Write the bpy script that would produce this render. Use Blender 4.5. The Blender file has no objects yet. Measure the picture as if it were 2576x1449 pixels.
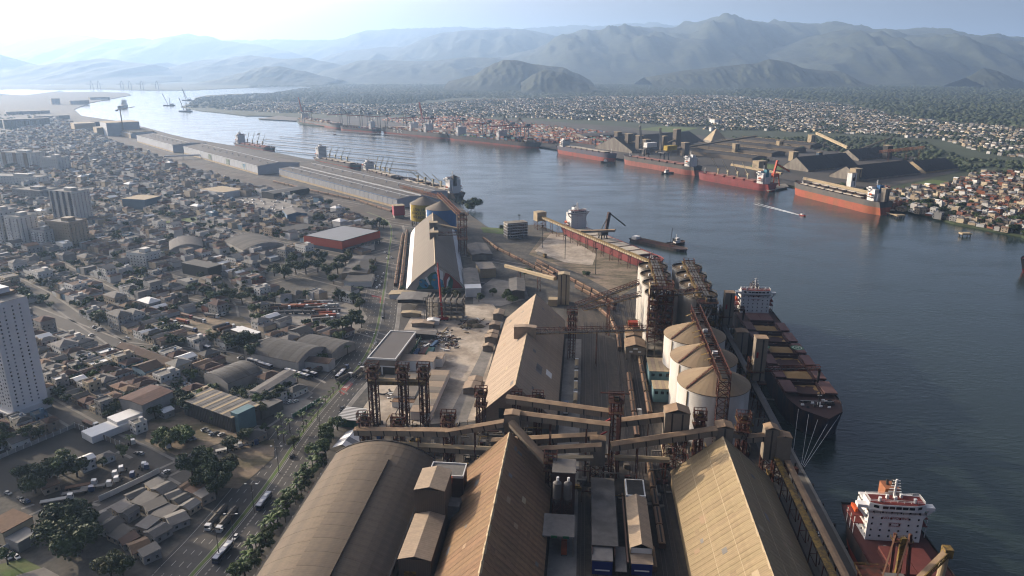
import bpy, bmesh, math, random
from mathutils import Vector, Matrix, noise
R = math.radians
random.seed(7)
SC = bpy.context.scene
COL = SC.collection
# ------------------------------------------------------------------ camera
F, CX, CY, CH = 1820.0, 1288.0, 724.5, 200.0      # focal length and centre in photo units, drone height in metres
PITCH = math.atan((CY - 165.0) / F)
SP, CP = math.sin(PITCH), math.cos(PITCH)
cam = bpy.data.cameras.new('camera')
cam.sensor_fit = 'HORIZONTAL'; cam.sensor_width = 36.0; cam.lens = 36.0 * F / 2576.0
cam.clip_start = 1.0; cam.clip_end = 120000.0
cam_ob = bpy.data.objects.new('camera', cam)
cam_ob.location = (0, 0, CH); cam_ob.rotation_euler = (R(90) - PITCH, 0, 0)
COL.objects.link(cam_ob); SC.camera = cam_ob
# ------------------------------------------------------------------ sky and sun
SUN_AZ, SUN_EL = R(-60), R(17.5)                     # azimuth from straight ahead, towards the left
wd = bpy.data.worlds.new('World'); SC.world = wd; wd.use_nodes = True
nt = wd.node_tree; bg = nt.nodes['Background']
sky = nt.nodes.new('ShaderNodeTexSky'); sky.sky_type = 'NISHITA'; sky.sun_disc = False
sky.sun_elevation = SUN_EL; sky.sun_rotation = SUN_AZ % (2 * math.pi)
sky.altitude = 100; sky.air_density = 0.25; sky.dust_density = 8.0; sky.ozone_density = 1.0
nt.links.new(sky.outputs[0], bg.inputs['Color']); bg.inputs['Strength'].default_value = 0.145
sl = bpy.data.lights.new('sun', 'SUN'); sl.energy = 3.6; sl.angle = R(0.6); sl.color = (1.0, 0.82, 0.60)
so = bpy.data.objects.new('sun', sl); COL.objects.link(so)
sv = Vector((math.sin(SUN_AZ) * math.cos(SUN_EL), math.cos(SUN_AZ) * math.cos(SUN_EL), math.sin(SUN_EL)))
so.rotation_euler = (-sv).to_track_quat('-Z', 'Y').to_euler(); so.location = sv * 1000
SC.view_settings.view_transform = 'Standard'; SC.view_settings.look = 'None'
SC.view_settings.exposure = 1.22; SC.view_settings.gamma = 1.0; SC.view_settings.use_curve_mapping = False
cy = SC.cycles
cy.use_denoising = True; cy.max_bounces = 5; cy.diffuse_bounces = 2; cy.glossy_bounces = 2; cy.transmission_bounces = 2
cy.volume_bounces = 0; cy.transparent_max_bounces = 4; cy.sample_clamp_indirect = 4.0; cy.caustics_reflective = False; cy.caustics_refractive = False
cy.pixel_filter_type = 'BLACKMAN_HARRIS'; cy.filter_width = 1.15

# ------------------------------------------------------------------ places: ground points and the terminal's own axes
def G(u, v, h=0.0):
    """The place on level h that the photograph shows at (u, v)."""
    yd = (v - CY) / F
    t = (CH - h) / (SP + yd * CP)
    return ((u - CX) / F * t, (CP - yd * SP) * t)
def up(u, v, dist):
    """x and height of something seen at (u, v) standing dist metres ahead."""
    yd = (v - CY) / F
    t = dist / (CP - yd * SP)
    return ((u - CX) / F * t, CH - (SP + yd * CP) * t)
TH = R(5.7); CT, ST = math.cos(TH), math.sin(TH)
def T(a, b): return (a * CT + b * ST, -a * ST + b * CT)      # terminal axes: a across the quay, b along it
def TL(u, v, h=0.0):
    x, y = G(u, v, h); return (x * CT - y * ST, x * ST + y * CT)
GA = R(-35); GE1 = (math.cos(GA), math.sin(GA)); GE2 = (-math.sin(GA), math.cos(GA))   # street grid of the town

# ------------------------------------------------------------------ materials
MATS = {}
def mat(name, col, rough=0.8, var=0.12, scale=0.25, rnd=0.0, metal=0.0, spec=0.3, stripes=None, bump=0.0, col2=None, mixs=None, streak=None):
    """Procedural surface: base colour broken up by noise, a per-object tint (rnd), sheet stripes, a second colour in patches."""
    if name in MATS: return MATS[name]
    k0 = 0.66 if name.split('_')[0] in ('leaves', 'mown', 'forest', 'mangrove') else 0.28
    deep = lambda c: tuple(x * (k0 + 0.40 * x) for x in c)           # keep to real-world, rather dark surface colours
    col = deep(col); col2 = deep(col2) if col2 is not None else None
    m = bpy.data.materials.new(name); m.use_nodes = True
    N = m.node_tree.nodes; L = m.node_tree.links; b = N['Principled BSDF']
    b.inputs['Roughness'].default_value = rough; b.inputs['Metallic'].default_value = metal
    b.inputs['Specular IOR Level'].default_value = spec
    tc = N.new('ShaderNodeTexCoord'); co = tc.outputs['Object']
    nz = N.new('ShaderNodeTexNoise'); nz.inputs['Scale'].default_value = scale; nz.inputs['Detail'].default_value = 5.0; nz.inputs['Roughness'].default_value = 0.65
    L.new(co, nz.inputs['Vector'])
    cur = None
    if col2 is not None:
        n2 = N.new('ShaderNodeTexNoise'); n2.inputs['Scale'].default_value = mixs or scale * 0.4; n2.inputs['Detail'].default_value = 6.0; n2.inputs['Roughness'].default_value = 0.6
        L.new(co, n2.inputs['Vector'])
        if streak:
            mp = N.new('ShaderNodeMapping'); mp.inputs['Scale'].default_value = streak; L.new(co, mp.inputs['Vector']); L.new(mp.outputs[0], n2.inputs['Vector'])
        rp = N.new('ShaderNodeValToRGB'); rp.color_ramp.elements[0].position = 0.42; rp.color_ramp.elements[1].position = 0.6
        L.new(n2.outputs['Fac'], rp.inputs[0])
        mx = N.new('ShaderNodeMix'); mx.data_type = 'RGBA'
        mx.inputs['A'].default_value = (*col, 1); mx.inputs['B'].default_value = (*col2, 1)
        L.new(rp.outputs[0], mx.inputs['Factor']); cur = mx.outputs['Result']
    hs = N.new('ShaderNodeHueSaturation')
    if cur is None: hs.inputs['Color'].default_value = (*col, 1)
    else: L.new(cur, hs.inputs['Color'])
    mr = N.new('ShaderNodeMapRange'); mr.inputs['From Min'].default_value = 0.25; mr.inputs['From Max'].default_value = 0.75
    mr.inputs['To Min'].default_value = 1 - var; mr.inputs['To Max'].default_value = 1 + var
    L.new(nz.outputs['Fac'], mr.inputs['Value']); val = mr.outputs[0]
    if rnd:
        oi = N.new('ShaderNodeObjectInfo'); r2 = N.new('ShaderNodeMapRange')
        r2.inputs['To Min'].default_value = 1 - rnd; r2.inputs['To Max'].default_value = 1 + rnd
        L.new(oi.outputs['Random'], r2.inputs['Value'])
        mm = N.new('ShaderNodeMath'); mm.operation = 'MULTIPLY'; L.new(val, mm.inputs[0]); L.new(r2.outputs[0], mm.inputs[1]); val = mm.outputs[0]
        r3 = N.new('ShaderNodeMapRange'); r3.inputs['To Min'].default_value = 0.5 - rnd * 0.06; r3.inputs['To Max'].default_value = 0.5 + rnd * 0.06
        mo = N.new('ShaderNodeMath'); mo.operation = 'FRACT'; m7 = N.new('ShaderNodeMath'); m7.operation = 'MULTIPLY'; m7.inputs[1].default_value = 7.31
        L.new(oi.outputs['Random'], m7.inputs[0]); L.new(m7.outputs[0], mo.inputs[0]); L.new(mo.outputs[0], r3.inputs['Value']); L.new(r3.outputs[0], hs.inputs['Hue'])
    if stripes:                                        # (axis, pitch in metres, strength): profiled sheet
        ax, pitch, st = stripes
        sx = N.new('ShaderNodeSeparateXYZ'); L.new(co, sx.inputs[0])
        ml = N.new('ShaderNodeMath'); ml.operation = 'MULTIPLY'; ml.inputs[1].default_value = 2 * math.pi / pitch; L.new(sx.outputs[ax], ml.inputs[0])
        sn = N.new('ShaderNodeMath'); sn.operation = 'SINE'; L.new(ml.outputs[0], sn.inputs[0])
        r4 = N.new('ShaderNodeMapRange'); r4.inputs['From Min'].default_value = -1; r4.inputs['To Min'].default_value = 1 - st; r4.inputs['To Max'].default_value = 1 + st
        L.new(sn.outputs[0], r4.inputs['Value'])
        m3 = N.new('ShaderNodeMath'); m3.operation = 'MULTIPLY'; L.new(val, m3.inputs[0]); L.new(r4.outputs[0], m3.inputs[1]); val = m3.outputs[0]
    L.new(val, hs.inputs['Value']); L.new(hs.outputs[0], b.inputs['Base Color'])
    if bump:
        bp = N.new('ShaderNodeBump'); bp.inputs['Strength'].default_value = bump; bp.inputs['Distance'].default_value = 0.3
        L.new(nz.outputs['Fac'], bp.inputs['Height']); L.new(bp.outputs[0], b.inputs['Normal'])
    MATS[name] = m
    return m

# ------------------------------------------------------------------ mesh builder
class MB:
    def __init__(s): s.v = []; s.f = []; s.m = []; s.cur = 0
    def add(s, vs, fs):
        o = len(s.v); s.v.extend(vs); s.f.extend([tuple(i + o for i in f) for f in fs]); s.m.extend([s.cur] * len(fs)); return s
    def box(s, x0, x1, y0, y1, z0, z1):
        return s.add([(x0, y0, z0), (x1, y0, z0), (x1, y1, z0), (x0, y1, z0), (x0, y0, z1), (x1, y0, z1), (x1, y1, z1), (x0, y1, z1)],
                     [(0, 3, 2, 1), (4, 5, 6, 7), (0, 1, 5, 4), (1, 2, 6, 5), (2, 3, 7, 6), (3, 0, 4, 7)])
    def cb(s, cx, cy, w, d, z0, z1): return s.box(cx - w / 2, cx + w / 2, cy - d / 2, cy + d / 2, z0, z1)
    def bar(s, p, q, w=0.3, h=None):
        p = Vector(p); q = Vector(q); d = q - p
        if d.length < 1e-6: return s
        d.normalize(); h = h or w
        a = d.cross(Vector((0, 0, 1)))
        a = Vector((1, 0, 0)) if a.length < 1e-4 else a.normalized()
        b = a.cross(d).normalized(); a = a * w / 2; b = b * h / 2
        vs = [tuple(x) for x in (p - a - b, p + a - b, p + a + b, p - a + b, q - a - b, q + a - b, q + a + b, q - a + b)]
        return s.add(vs, [(0, 3, 2, 1), (4, 5, 6, 7), (0, 1, 5, 4), (1, 2, 6, 5), (2, 3, 7, 6), (3, 0, 4, 7)])
    def cyl(s, p, q, r, n=10, r2=None, cap=True):
        p = Vector(p); q = Vector(q); d = (q - p).normalized(); r2 = r if r2 is None else r2
        a = d.cross(Vector((0, 0, 1))); a = Vector((1, 0, 0)) if a.length < 1e-4 else a.normalized(); b = d.cross(a)
        vs = []
        for k in range(n):
            t = 2 * math.pi * k / n; e = a * math.cos(t) + b * math.sin(t)
            vs.append(tuple(p + e * r)); vs.append(tuple(q + e * r2))
        fs = [(2 * k, 2 * k + 1, (2 * k + 3) % (2 * n), (2 * k + 2) % (2 * n)) for k in range(n)]
        if cap: fs += [tuple(range(0, 2 * n, 2)), tuple(range(2 * n - 1, 0, -2))]
        return s.add(vs, fs)
    def prism(s, pts, z0, z1):
        n = len(pts); vs = [(x, y, z0) for x, y in pts] + [(x, y, z1) for x, y in pts]
        return s.add(vs, [tuple(reversed(range(n))), tuple(range(n, 2 * n))] + [(i, (i + 1) % n, n + (i + 1) % n, n + i) for i in range(n)])
    def sweep(s, prof, y0, y1):
        """Cross-section prof (x, z) carried along y."""
        n = len(prof); vs = [(x, y0, z) for x, z in prof] + [(x, y1, z) for x, z in prof]
        return s.add(vs, [tuple(range(n)), tuple(reversed(range(n, 2 * n)))] + [(i, n + i, n + (i + 1) % n, (i + 1) % n) for i in range(n)])
    def gable(s, x0, x1, y0, y1, z0, z1, ov=0.4, th=0.25):
        """Two roof slopes with ridge along y, as a thin shell."""
        xm = (x0 + x1) / 2; k = (z1 - z0) / (xm - x0); x0 -= ov; x1 += ov; ze = z0 - ov * k
        return s.sweep([(x0, ze), (xm, z1), (x1, ze), (x1, ze + th), (xm, z1 + th * 1.2), (x0, ze + th)], y0 - ov, y1 + ov)
    def hip(s, x0, x1, y0, y1, z0, z1, ov=0.4):
        x0 -= ov; x1 += ov; y0 -= ov; y1 += ov; w = min(x1 - x0, y1 - y0) / 2
        if x1 - x0 < y1 - y0: r = [((x0 + x1) / 2, y0 + w, z1), ((x0 + x1) / 2, y1 - w, z1)]
        else: r = [(x0 + w, (y0 + y1) / 2, z1), (x1 - w, (y0 + y1) / 2, z1)]
        vs = [(x0, y0, z0), (x1, y0, z0), (x1, y1, z0), (x0, y1, z0)] + r
        if x1 - x0 < y1 - y0: fs = [(0, 1, 4), (1, 2, 5, 4), (2, 3, 5), (3, 0, 4, 5), (3, 2, 1, 0)]
        else: fs = [(0, 1, 5, 4), (1, 2, 5), (2, 3, 4, 5), (3, 0, 4), (3, 2, 1, 0)]
        return s.add(vs, fs)
    def mesh(s, name, mats):
        me = bpy.data.meshes.new(name); me.from_pydata(s.v, [], s.f)
        if not isinstance(mats, (list, tuple)): mats = [mats]
        for m in mats: me.materials.append(m)
        if len(mats) > 1: me.polygons.foreach_set('material_index', s.m)
        me.update(); return me

def smooth(me):
    me.polygons.foreach_set('use_smooth', [True] * len(me.polygons)); return me
def part(name, mb, mats, parent=None, loc=None, rot=None, scale=None, kind=None, label=None):
    """One mesh object; mb is a builder or mesh data already made (shared between alike pieces)."""
    me = mb.mesh(name, mats) if isinstance(mb, MB) else mb
    o = bpy.data.objects.new(name, me); COL.objects.link(o)
    if not isinstance(mb, MB) and mats is not None and len(me.materials):
        o.material_slots[0].link = 'OBJECT'; o.material_slots[0].material = mats
    if parent is not None: o.parent = parent
    if loc is not None: o.location = loc
    if rot is not None: o.rotation_euler = rot if isinstance(rot, (tuple, list)) else (0, 0, rot)
    if scale is not None: o.scale = scale
    if kind: o['kind'] = kind
    if label: o['label'] = label
    return o
def tag(o, label, cat, group=None):
    o['label'] = label; o['category'] = cat
    if group: o['group'] = group
    return o
def thing(name, label, cat, loc=(0, 0, 0), rz=0.0, group=None, scale=None):
    o = bpy.data.objects.new(name, None); COL.objects.link(o); o.empty_display_size = 0.5
    o.location = loc if len(loc) == 3 else (*loc, 0); o.rotation_euler = (0, 0, rz)
    if scale: o.scale = scale
    return tag(o, label, cat, group)
def tthing(name, label, cat, a, b, z=0.0, rz=0.0, group=None):
    """A thing placed in the terminal's axes."""
    return thing(name, label, cat, (*T(a, b), z), rz - TH, group)
def struct(name, mb, mats, **k):
    o = part(name, mb, mats, **k); o['kind'] = 'structure'; return o
def inside(p, poly):
    x, y = p; c = False; j = len(poly) - 1
    for i in range(len(poly)):
        xi, yi = poly[i]; xj, yj = poly[j]
        if (yi > y) != (yj > y) and x < (xj - xi) * (y - yi) / (yj - yi) + xi: c = not c
        j = i
    return c
def seg_dist(p, a, b):
    ax, ay = a; bx, by = b; dx, dy = bx - ax, by - ay; l = dx * dx + dy * dy
    t = 0 if l == 0 else max(0, min(1, ((p[0] - ax) * dx + (p[1] - ay) * dy) / l))
    return math.hypot(p[0] - ax - t * dx, p[1] - ay - t * dy)
def line_dist(p, pl): return min(seg_dist(p, pl[i], pl[i + 1]) for i in range(len(pl) - 1))
def ribbon(pl, w0, w1=None, z=0.0, off=0.0):
    """A flat strip along a polyline, from off-w0/2 to off+w0/2 to its right."""
    mb = MB(); n = len(pl); L, Rr = [], []
    for i in range(n):
        a = Vector(pl[max(0, i - 1)]); b = Vector(pl[min(n - 1, i + 1)]); d = (b - a).normalized(); nr = Vector((d.y, -d.x)); p = Vector(pl[i])
        w = w0 if w1 is None else w0 + (w1 - w0) * i / (n - 1)
        L.append(p + nr * (off - w / 2)); Rr.append(p + nr * (off + w / 2))
    mb.add([(q.x, q.y, z) for q in L] + [(q.x, q.y, z) for q in Rr], [(i, n + i, n + i + 1, i + 1) for i in range(n - 1)])
    return mb
def dense(pl, step):
    out = [Vector(pl[0])]
    for i in range(len(pl) - 1):
        a, b = Vector(pl[i]), Vector(pl[i + 1]); k = max(1, int((b - a).length / step))
        out += [a.lerp(b, (j + 1) / k) for j in range(k)]
    return [(p.x, p.y) for p in out]
def smooth_line(pl, it=2):
    for _ in range(it):
        q = [pl[0]]
        for i in range(len(pl) - 1):
            (x0, y0), (x1, y1) = pl[i], pl[i + 1]
            q += [(x0 * .75 + x1 * .25, y0 * .75 + y1 * .25), (x0 * .25 + x1 * .75, y0 * .25 + y1 * .75)]
        pl = q + [pl[-1]]
    return pl
# ------------------------------------------------------------------ water, land, mountains
def water_mat():
    m = bpy.data.materials.new('channel_water'); m.use_nodes = True
    N = m.node_tree.nodes; L = m.node_tree.links; b = N['Principled BSDF']
    b.inputs['Base Color'].default_value = (0.016, 0.026, 0.025, 1); b.inputs['Roughness'].default_value = 0.12; b.inputs['IOR'].default_value = 1.33
    tc = N.new('ShaderNodeTexCoord')
    def nz(sc, det, stretch=1.0, rot=0.6):
        mp = N.new('ShaderNodeMapping'); mp.inputs['Scale'].default_value = (1, stretch, 1); mp.inputs['Rotation'].default_value = (0, 0, rot)
        n = N.new('ShaderNodeTexNoise'); n.inputs['Scale'].default_value = sc; n.inputs['Detail'].default_value = det; n.inputs['Roughness'].default_value = 0.6
        L.new(tc.outputs['Object'], mp.inputs['Vector']); L.new(mp.outputs[0], n.inputs['Vector']); return n.outputs['Fac']
    a = nz(0.16, 4.0, 2.2, 0.25); c = nz(0.012, 3.0, 2.5, 0.5)
    bp = N.new('ShaderNodeBump'); bp.inputs['Strength'].default_value = 0.55; bp.inputs['Distance'].default_value = 0.7
    mr = N.new('ShaderNodeMapRange'); mr.inputs['From Min'].default_value = 0.35; mr.inputs['From Max'].default_value = 0.7; mr.inputs['To Min'].default_value = 0.25; mr.inputs['To Max'].default_value = 0.7
    L.new(c, mr.inputs['Value']); L.new(mr.outputs[0], bp.inputs['Strength'])
    L.new(a, bp.inputs['Height']); L.new(bp.outputs[0], b.inputs['Normal'])
    r2 = N.new('ShaderNodeMapRange'); r2.inputs['From Min'].default_value = 0.35; r2.inputs['From Max'].default_value = 0.7; r2.inputs['To Min'].default_value = 0.08; r2.inputs['To Max'].default_value = 0.22
    L.new(c, r2.inputs['Value']); L.new(r2.outputs[0], b.inputs['Roughness'])
    return m
WATER = water_mat()
ZW = -2.5
struct('channel_water', MB().add([(-45000, -300, ZW), (45000, -300, ZW), (45000, 45000, ZW), (-45000, 45000, ZW)], [(0, 1, 2, 3)]), WATER)

CITY = mat('city_ground', (0.115, 0.112, 0.106), 0.9, 0.5, 0.35, col2=(0.19, 0.175, 0.15), mixs=0.06)
QUAYC = mat('quay_concrete', (0.24, 0.225, 0.205), 0.9, 0.2, 0.12)
PLAIN = mat('mangrove_floor', (0.032, 0.046, 0.022), 0.95, 0.35, 0.01, col2=(0.042, 0.058, 0.028), mixs=0.0012)
HILL = mat('slope_forest', (0.05, 0.065, 0.035), 0.95, 0.6, 0.012, col2=(0.085, 0.10, 0.05), mixs=0.003)

# left bank: quay edge from the near berth round the basin and up the channel
W_SHORE = [T(117, -50), T(117, 640), (172, 640), (44, 915), (36, 935), G(1300, 566), G(1255, 580), G(1225, 570), G(1186, 543), G(1137, 503)]
W_SHORE += [G(860, 418), G(700, 385), G(560, 362), G(455, 345), G(372, 322), G(300, 305), G(205, 291), G(186, 275), G(225, 259), G(330, 239), G(318, 233), G(240, 231)]
WLAND = W_SHORE + [G(120, 232), G(60, 238), G(-200, 242), (-9000, 3000), (-9000, -300), (300, -300)]
E_SHORE = [(900, 420), G(2660, 640), G(2570, 592), G(2480, 575), G(2400, 560), G(2330, 540), G(2290, 532), G(2215, 527), G(2195, 508), G(2080, 484), G(1975, 463), G(1855, 443), G(1740, 424),
           G(1640, 412), G(1540, 396), G(1440, 380), G(1340, 366), G(1230, 352), G(1140, 340), G(1040, 332), G(950, 325), G(850, 320), G(755, 312), G(745, 302), G(655, 300), G(650, 297), G(740, 292), G(620, 291), G(570, 285), G(500, 278), G(455, 268),
           G(485, 258), G(490, 246), G(520, 240), G(590, 236), G(660, 236), G(700, 232), G(760, 222), G(800, 219), G(700, 217), G(560, 223.5)]
ELAND = E_SHORE + [G(480, 227), G(380, 227.5), G(300, 226), G(250, 224), G(60, 226), G(-300, 224), (-9000, 12500), (15000, 12500), (15000, 420)]
def land(name, poly, m, z, skirt=-7.0):
    bm = bmesh.new(); vs = [bm.verts.new((x, y, z)) for x, y in poly]
    f = bm.faces.new(vs); bm.normal_update()
    if f.normal.z < 0: f.normal_flip()
    bmesh.ops.triangulate(bm, faces=[f])
    lo = [bm.verts.new((x, y, skirt)) for x, y in poly]
    for i in range(len(vs)):
        j = (i + 1) % len(vs); bm.faces.new((vs[i], vs[j], lo[j], lo[i]))
    me = bpy.data.meshes.new(name); bm.to_mesh(me); bm.free(); me.materials.append(m)
    o = bpy.data.objects.new(name, me); COL.objects.link(o); o['kind'] = 'structure'; return o
land('city_ground', WLAND, CITY, 0.0)
land('far_bank_ground', ELAND, PLAIN, 0.0)
def px_poly(name, pts, m, z, h=0.0): 
    return struct(name, MB().add([(*G(u, v, h), z) for u, v in pts], [tuple(range(len(pts)))]), m)
# still lagoons in the far mangrove
for pts in ([(1048, 211), (1085, 213), (1122, 213.5), (1126, 211), (1090, 210.2)], [(2130, 203), (2160, 205.5), (2200, 205), (2206, 203.2)],
            [(2500, 192), (2530, 200), (2640, 204), (2640, 190), (2560, 189)], [(1500, 208), (1530, 209), (1556, 207.6), (1530, 206.8)], [(30, 212), (120, 215), (235, 211), (150, 209.5)],
            [(-40, 235), (60, 240), (120, 233), (165, 228), (60, 225), (-40, 226)], [(815, 205), (830, 206.6), (850, 203), (846, 202.4)]):
    px_poly('lagoon_water', pts, WATER, 0.8)

def ridge(name, pts, dist, front, back, rough=0.16, step=1.0, z0=0.0, seed=0.0):
    """A mountain range: crest heights read along the skyline, spurs and gullies running down both flanks."""
    crest = [up(u, v, dist) for u, v in pts]
    x0, x1 = crest[0][0], crest[-1][0]; n = max(24, int((x1 - x0) / (dist * 0.0022) / step)); rows_f, rows_b = 34, 5
    hs = []; k = 0
    for i in range(n + 1):
        x = x0 + (x1 - x0) * i / n
        while k < len(crest) - 2 and crest[k + 1][0] < x: k += 1
        (xa, za), (xb, zb) = crest[k], crest[k + 1]; t = max(0, min(1, (x - xa) / (xb - xa))); t = t * t * (3 - 2 * t) * 0.5 + t * 0.5
        h = za + (zb - za) * t
        hs.append((x, max(1.0, h + noise.fractal((x / 420 + seed, seed, 0), 0.7, 2.1, 5) * 0.034 * max(h, 60))))
    mb = MB(); vs = []
    for i, (x, h) in enumerate(hs):
        for j in range(rows_f + rows_b + 1):
            if j <= rows_f: s = j / rows_f; y = dist - front * (1 - s); prof = s ** 1.25
            else: s = (j - rows_f) / rows_b; y = dist + back * s; prof = 1 - s
            w = front / 2.6
            rg = 1 - abs(noise.noise((x / w + seed, y / (w * 2.4), seed))) * 2.2
            rg2 = 1 - abs(noise.noise((x / w * 3.1 + seed, y / (w * 1.1), seed + 4))) * 2.2
            m = 4 * prof * (1 - prof) if j <= rows_f else 0
            rg3 = noise.fractal((x / w * 5 + seed, y / w * 3, seed), 0.7, 2.1, 4)
            z = h * (prof + m * rough * (rg * 0.85 + rg2 * 0.5 + rg3 * 0.3))
            vs.append((x, y, z0 + (z if 0 < j < rows_f + rows_b else -8)))
    c = rows_f + rows_b + 1
    mb.add(vs, [(i * c + j, (i + 1) * c + j, (i + 1) * c + j + 1, i * c + j + 1) for i in range(n) for j in range(c - 1)])
    me = mb.mesh(name, HILL); smooth(me); o = part(name, me, None); o['kind'] = 'structure'; return o
ridge('mountain_range', [(-500, 120), (-200, 95), (0, 80), (30, 84), (80, 76), (140, 80), (200, 88), (260, 96), (300, 100), (400, 101), (560, 101), (700, 99), (830, 101), (860, 95), (920, 77), (1000, 72), (1090, 69), (1150, 67), (1200, 70), (1330, 71), (1400, 66), (1450, 63), (1500, 66), (1560, 60), (1600, 58), (1635, 56), (1700, 64), (1800, 80), (2000, 92), (2200, 92), (2400, 97), (2576, 100), (2900, 110)], 21500, 5500, 4000, 0.14, seed=1)
ridge('mountain_range', [(20, 172), (60, 155), (110, 142), (150, 124), (180, 110), (210, 102), (250, 96), (300, 101), (350, 95), (372, 97), (390, 101), (430, 92), (475, 84), (500, 89), (520, 91), (560, 101), (640, 112), (720, 128), (800, 152), (880, 180)], 17500, 4500, 3000, 0.16, seed=2)
ridge('mountain_range', [(730, 180), (809, 152), (850, 134), (900, 125), (944, 120), (1008, 117), (1050, 105), (1094, 88), (1116, 81), (1199, 74), (1289, 73), (1323, 75), (1400, 90), (1500, 120), (1600, 150)], 16500, 4500, 3000, 0.18, seed=3)
ridge('mountain_range', [(1180, 172), (1244, 147), (1338, 126), (1371, 113), (1398, 94), (1430, 84), (1461, 77), (1536, 78), (1581, 66), (1642, 67), (1698, 67), (1726, 55), (1750, 56), (1786, 47), (1866, 50), (1930, 56), (1940, 52), (1946, 46.5), (1952, 51), (1962, 55), (2034, 64), (2066, 72), (2114, 70), (2154, 74), (2170, 71), (2206, 78), (2266, 78), (2370, 86), (2406, 96), (2486, 98), (2576, 101), (2800, 110), (3000, 125)], 13500, 4600, 2500, 0.3, seed=4)
ridge('mountain_range', [(1700, 182), (1850, 150), (1960, 118), (2040, 92), (2122, 76), (2154, 88), (2218, 104), (2250, 98), (2290, 90), (2330, 85), (2382, 100), (2414, 96), (2482, 112), (2526, 124), (2576, 134), (2700, 150), (2900, 180)], 11000, 3000, 2200, 0.3, seed=5)
ridge('mountain_range', [(-250, 110), (-100, 118), (0, 136), (25, 147), (70, 162), (107, 165), (150, 156), (225, 152), (255, 147), (287, 149), (325, 157), (387, 162), (412, 178), (475, 188), (510, 199)], 10500, 2300, 2000, 0.16, seed=6)
ridge('mountain_range', [(370, 180), (390, 163), (420, 157), (457, 167), (475, 162), (520, 148), (562, 149), (595, 143), (630, 139), (644, 141), (719, 148), (775, 145), (805, 152), (870, 165), (950, 185)], 12000, 2300, 2000, 0.16, seed=7)
ridge('mountain_range', [(800, 196), (831, 180), (861, 167), (906, 152), (966, 150), (1041, 155), (1094, 152), (1169, 144), (1244, 145), (1330, 163), (1400, 180), (1450, 195)], 11300, 2200, 2000, 0.16, seed=8)
ridge('wooded_hill', [(540, 200), (610, 183), (644, 171), (666, 167), (704, 168), (756, 177), (824, 193), (850, 200)], 8800, 800, 800, 0.14, 0.6, seed=9)
ridge('wooded_hill', [(1130, 203), (1191, 190), (1225, 169), (1250, 157), (1266, 151), (1300, 151), (1349, 161), (1413, 169), (1450, 184), (1485, 201)], 7000, 700, 700, 0.16, 0.6, seed=10)
ridge('wooded_hill', [(1310, 207), (1349, 184), (1371, 175), (1413, 182), (1450, 196), (1476, 207)], 6100, 450, 450, 0.16, 0.6, seed=11)
ridge('wooded_hill', [(1620, 194), (1745, 174), (1825, 166), (1898, 160), (1934, 149), (1978, 156), (2026, 172), (2078, 178), (2106, 178), (2140, 198)], 7600, 650, 700, 0.16, 0.6, seed=12)
ridge('wooded_hill', [(2430, 195), (2446, 188), (2474, 172), (2506, 177), (2526, 188), (2545, 197)], 6900, 400, 400, 0.16, 0.6, seed=13)
# ------------------------------------------------------------------ shared materials
RUST = mat('rust_red_steel', (0.19, 0.058, 0.034), 0.75, 0.35, 0.6, col2=(0.10, 0.055, 0.038), mixs=0.35, spec=0.2)
YELS = mat('dusty_yellow_steel', (0.34, 0.24, 0.06), 0.8, 0.35, 0.8, col2=(0.16, 0.11, 0.05), mixs=0.5)
DUSTR = mat('dusty_brown_sheet', (0.35, 0.235, 0.135), 0.9, 0.22, 0.5, rnd=0.09, col2=(0.265, 0.175, 0.105), mixs=0.16, streak=(0.35, 2.4, 0.35), stripes=('Y', 0.9, 0.06))
BEIGER = mat('beige_sheet', (0.42, 0.34, 0.215), 0.85, 0.16, 0.6, rnd=0.07, col2=(0.345, 0.27, 0.165), mixs=0.16, streak=(0.3, 2.6, 0.3), stripes=('Y', 1.05, 0.10))
PALER = mat('pale_dust_sheet', (0.48, 0.395, 0.305), 0.88, 0.16, 0.5, rnd=0.06, col2=(0.45, 0.37, 0.285), mixs=0.14, streak=(0.35, 2.4, 0.35), stripes=('Y', 1.2, 0.05))
ARCHR = mat('weathered_arch_sheet', (0.27, 0.215, 0.155), 0.85, 0.22, 0.3, rnd=0.03, col2=(0.21, 0.17, 0.13), mixs=0.03, streak=(2.5, 0.6, 1), stripes=('Y', 1.1, 0.05))
MURALR = mat('grey_dust_sheet', (0.34, 0.30, 0.25), 0.88, 0.14, 0.08, rnd=0.04, col2=(0.26, 0.23, 0.195), mixs=0.035, streak=(0.4, 3, 0.4))
GALW = mat('gallery_sheet', (0.34, 0.295, 0.235), 0.85, 0.14, 0.3, rnd=0.05, stripes=('Y', 0.9, 0.05))
GALR = mat('gallery_roof', (0.46, 0.35, 0.24), 0.88, 0.16, 0.25, col2=(0.38, 0.28, 0.19), mixs=0.15)
BAND = mat('dark_band', (0.10, 0.085, 0.07), 0.8, 0.2, 0.5)
CONC = mat('concrete', (0.40, 0.37, 0.32), 0.9, 0.16, 0.15, rnd=0.06, col2=(0.31, 0.28, 0.24), mixs=0.1, streak=(1, 1, 0.25))
CREAM = mat('cream_sheet', (0.52, 0.44, 0.31), 0.85, 0.12, 0.3)
SILOW = mat('white_silo_wall', (0.78, 0.76, 0.72), 0.8, 0.09, 0.12, col2=(0.66, 0.63, 0.58), mixs=0.09, streak=(1, 1, 0.22), stripes=('Z', 1.3, 0.02))
CSILO = mat('concrete_silo_wall', (0.62, 0.59, 0.54), 0.85, 0.1, 0.1, col2=(0.47, 0.44, 0.40), mixs=0.06, streak=(1, 1, 0.12))
DARKM = mat('dark_machinery', (0.055, 0.05, 0.045), 0.75, 0.3, 0.6)
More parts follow.
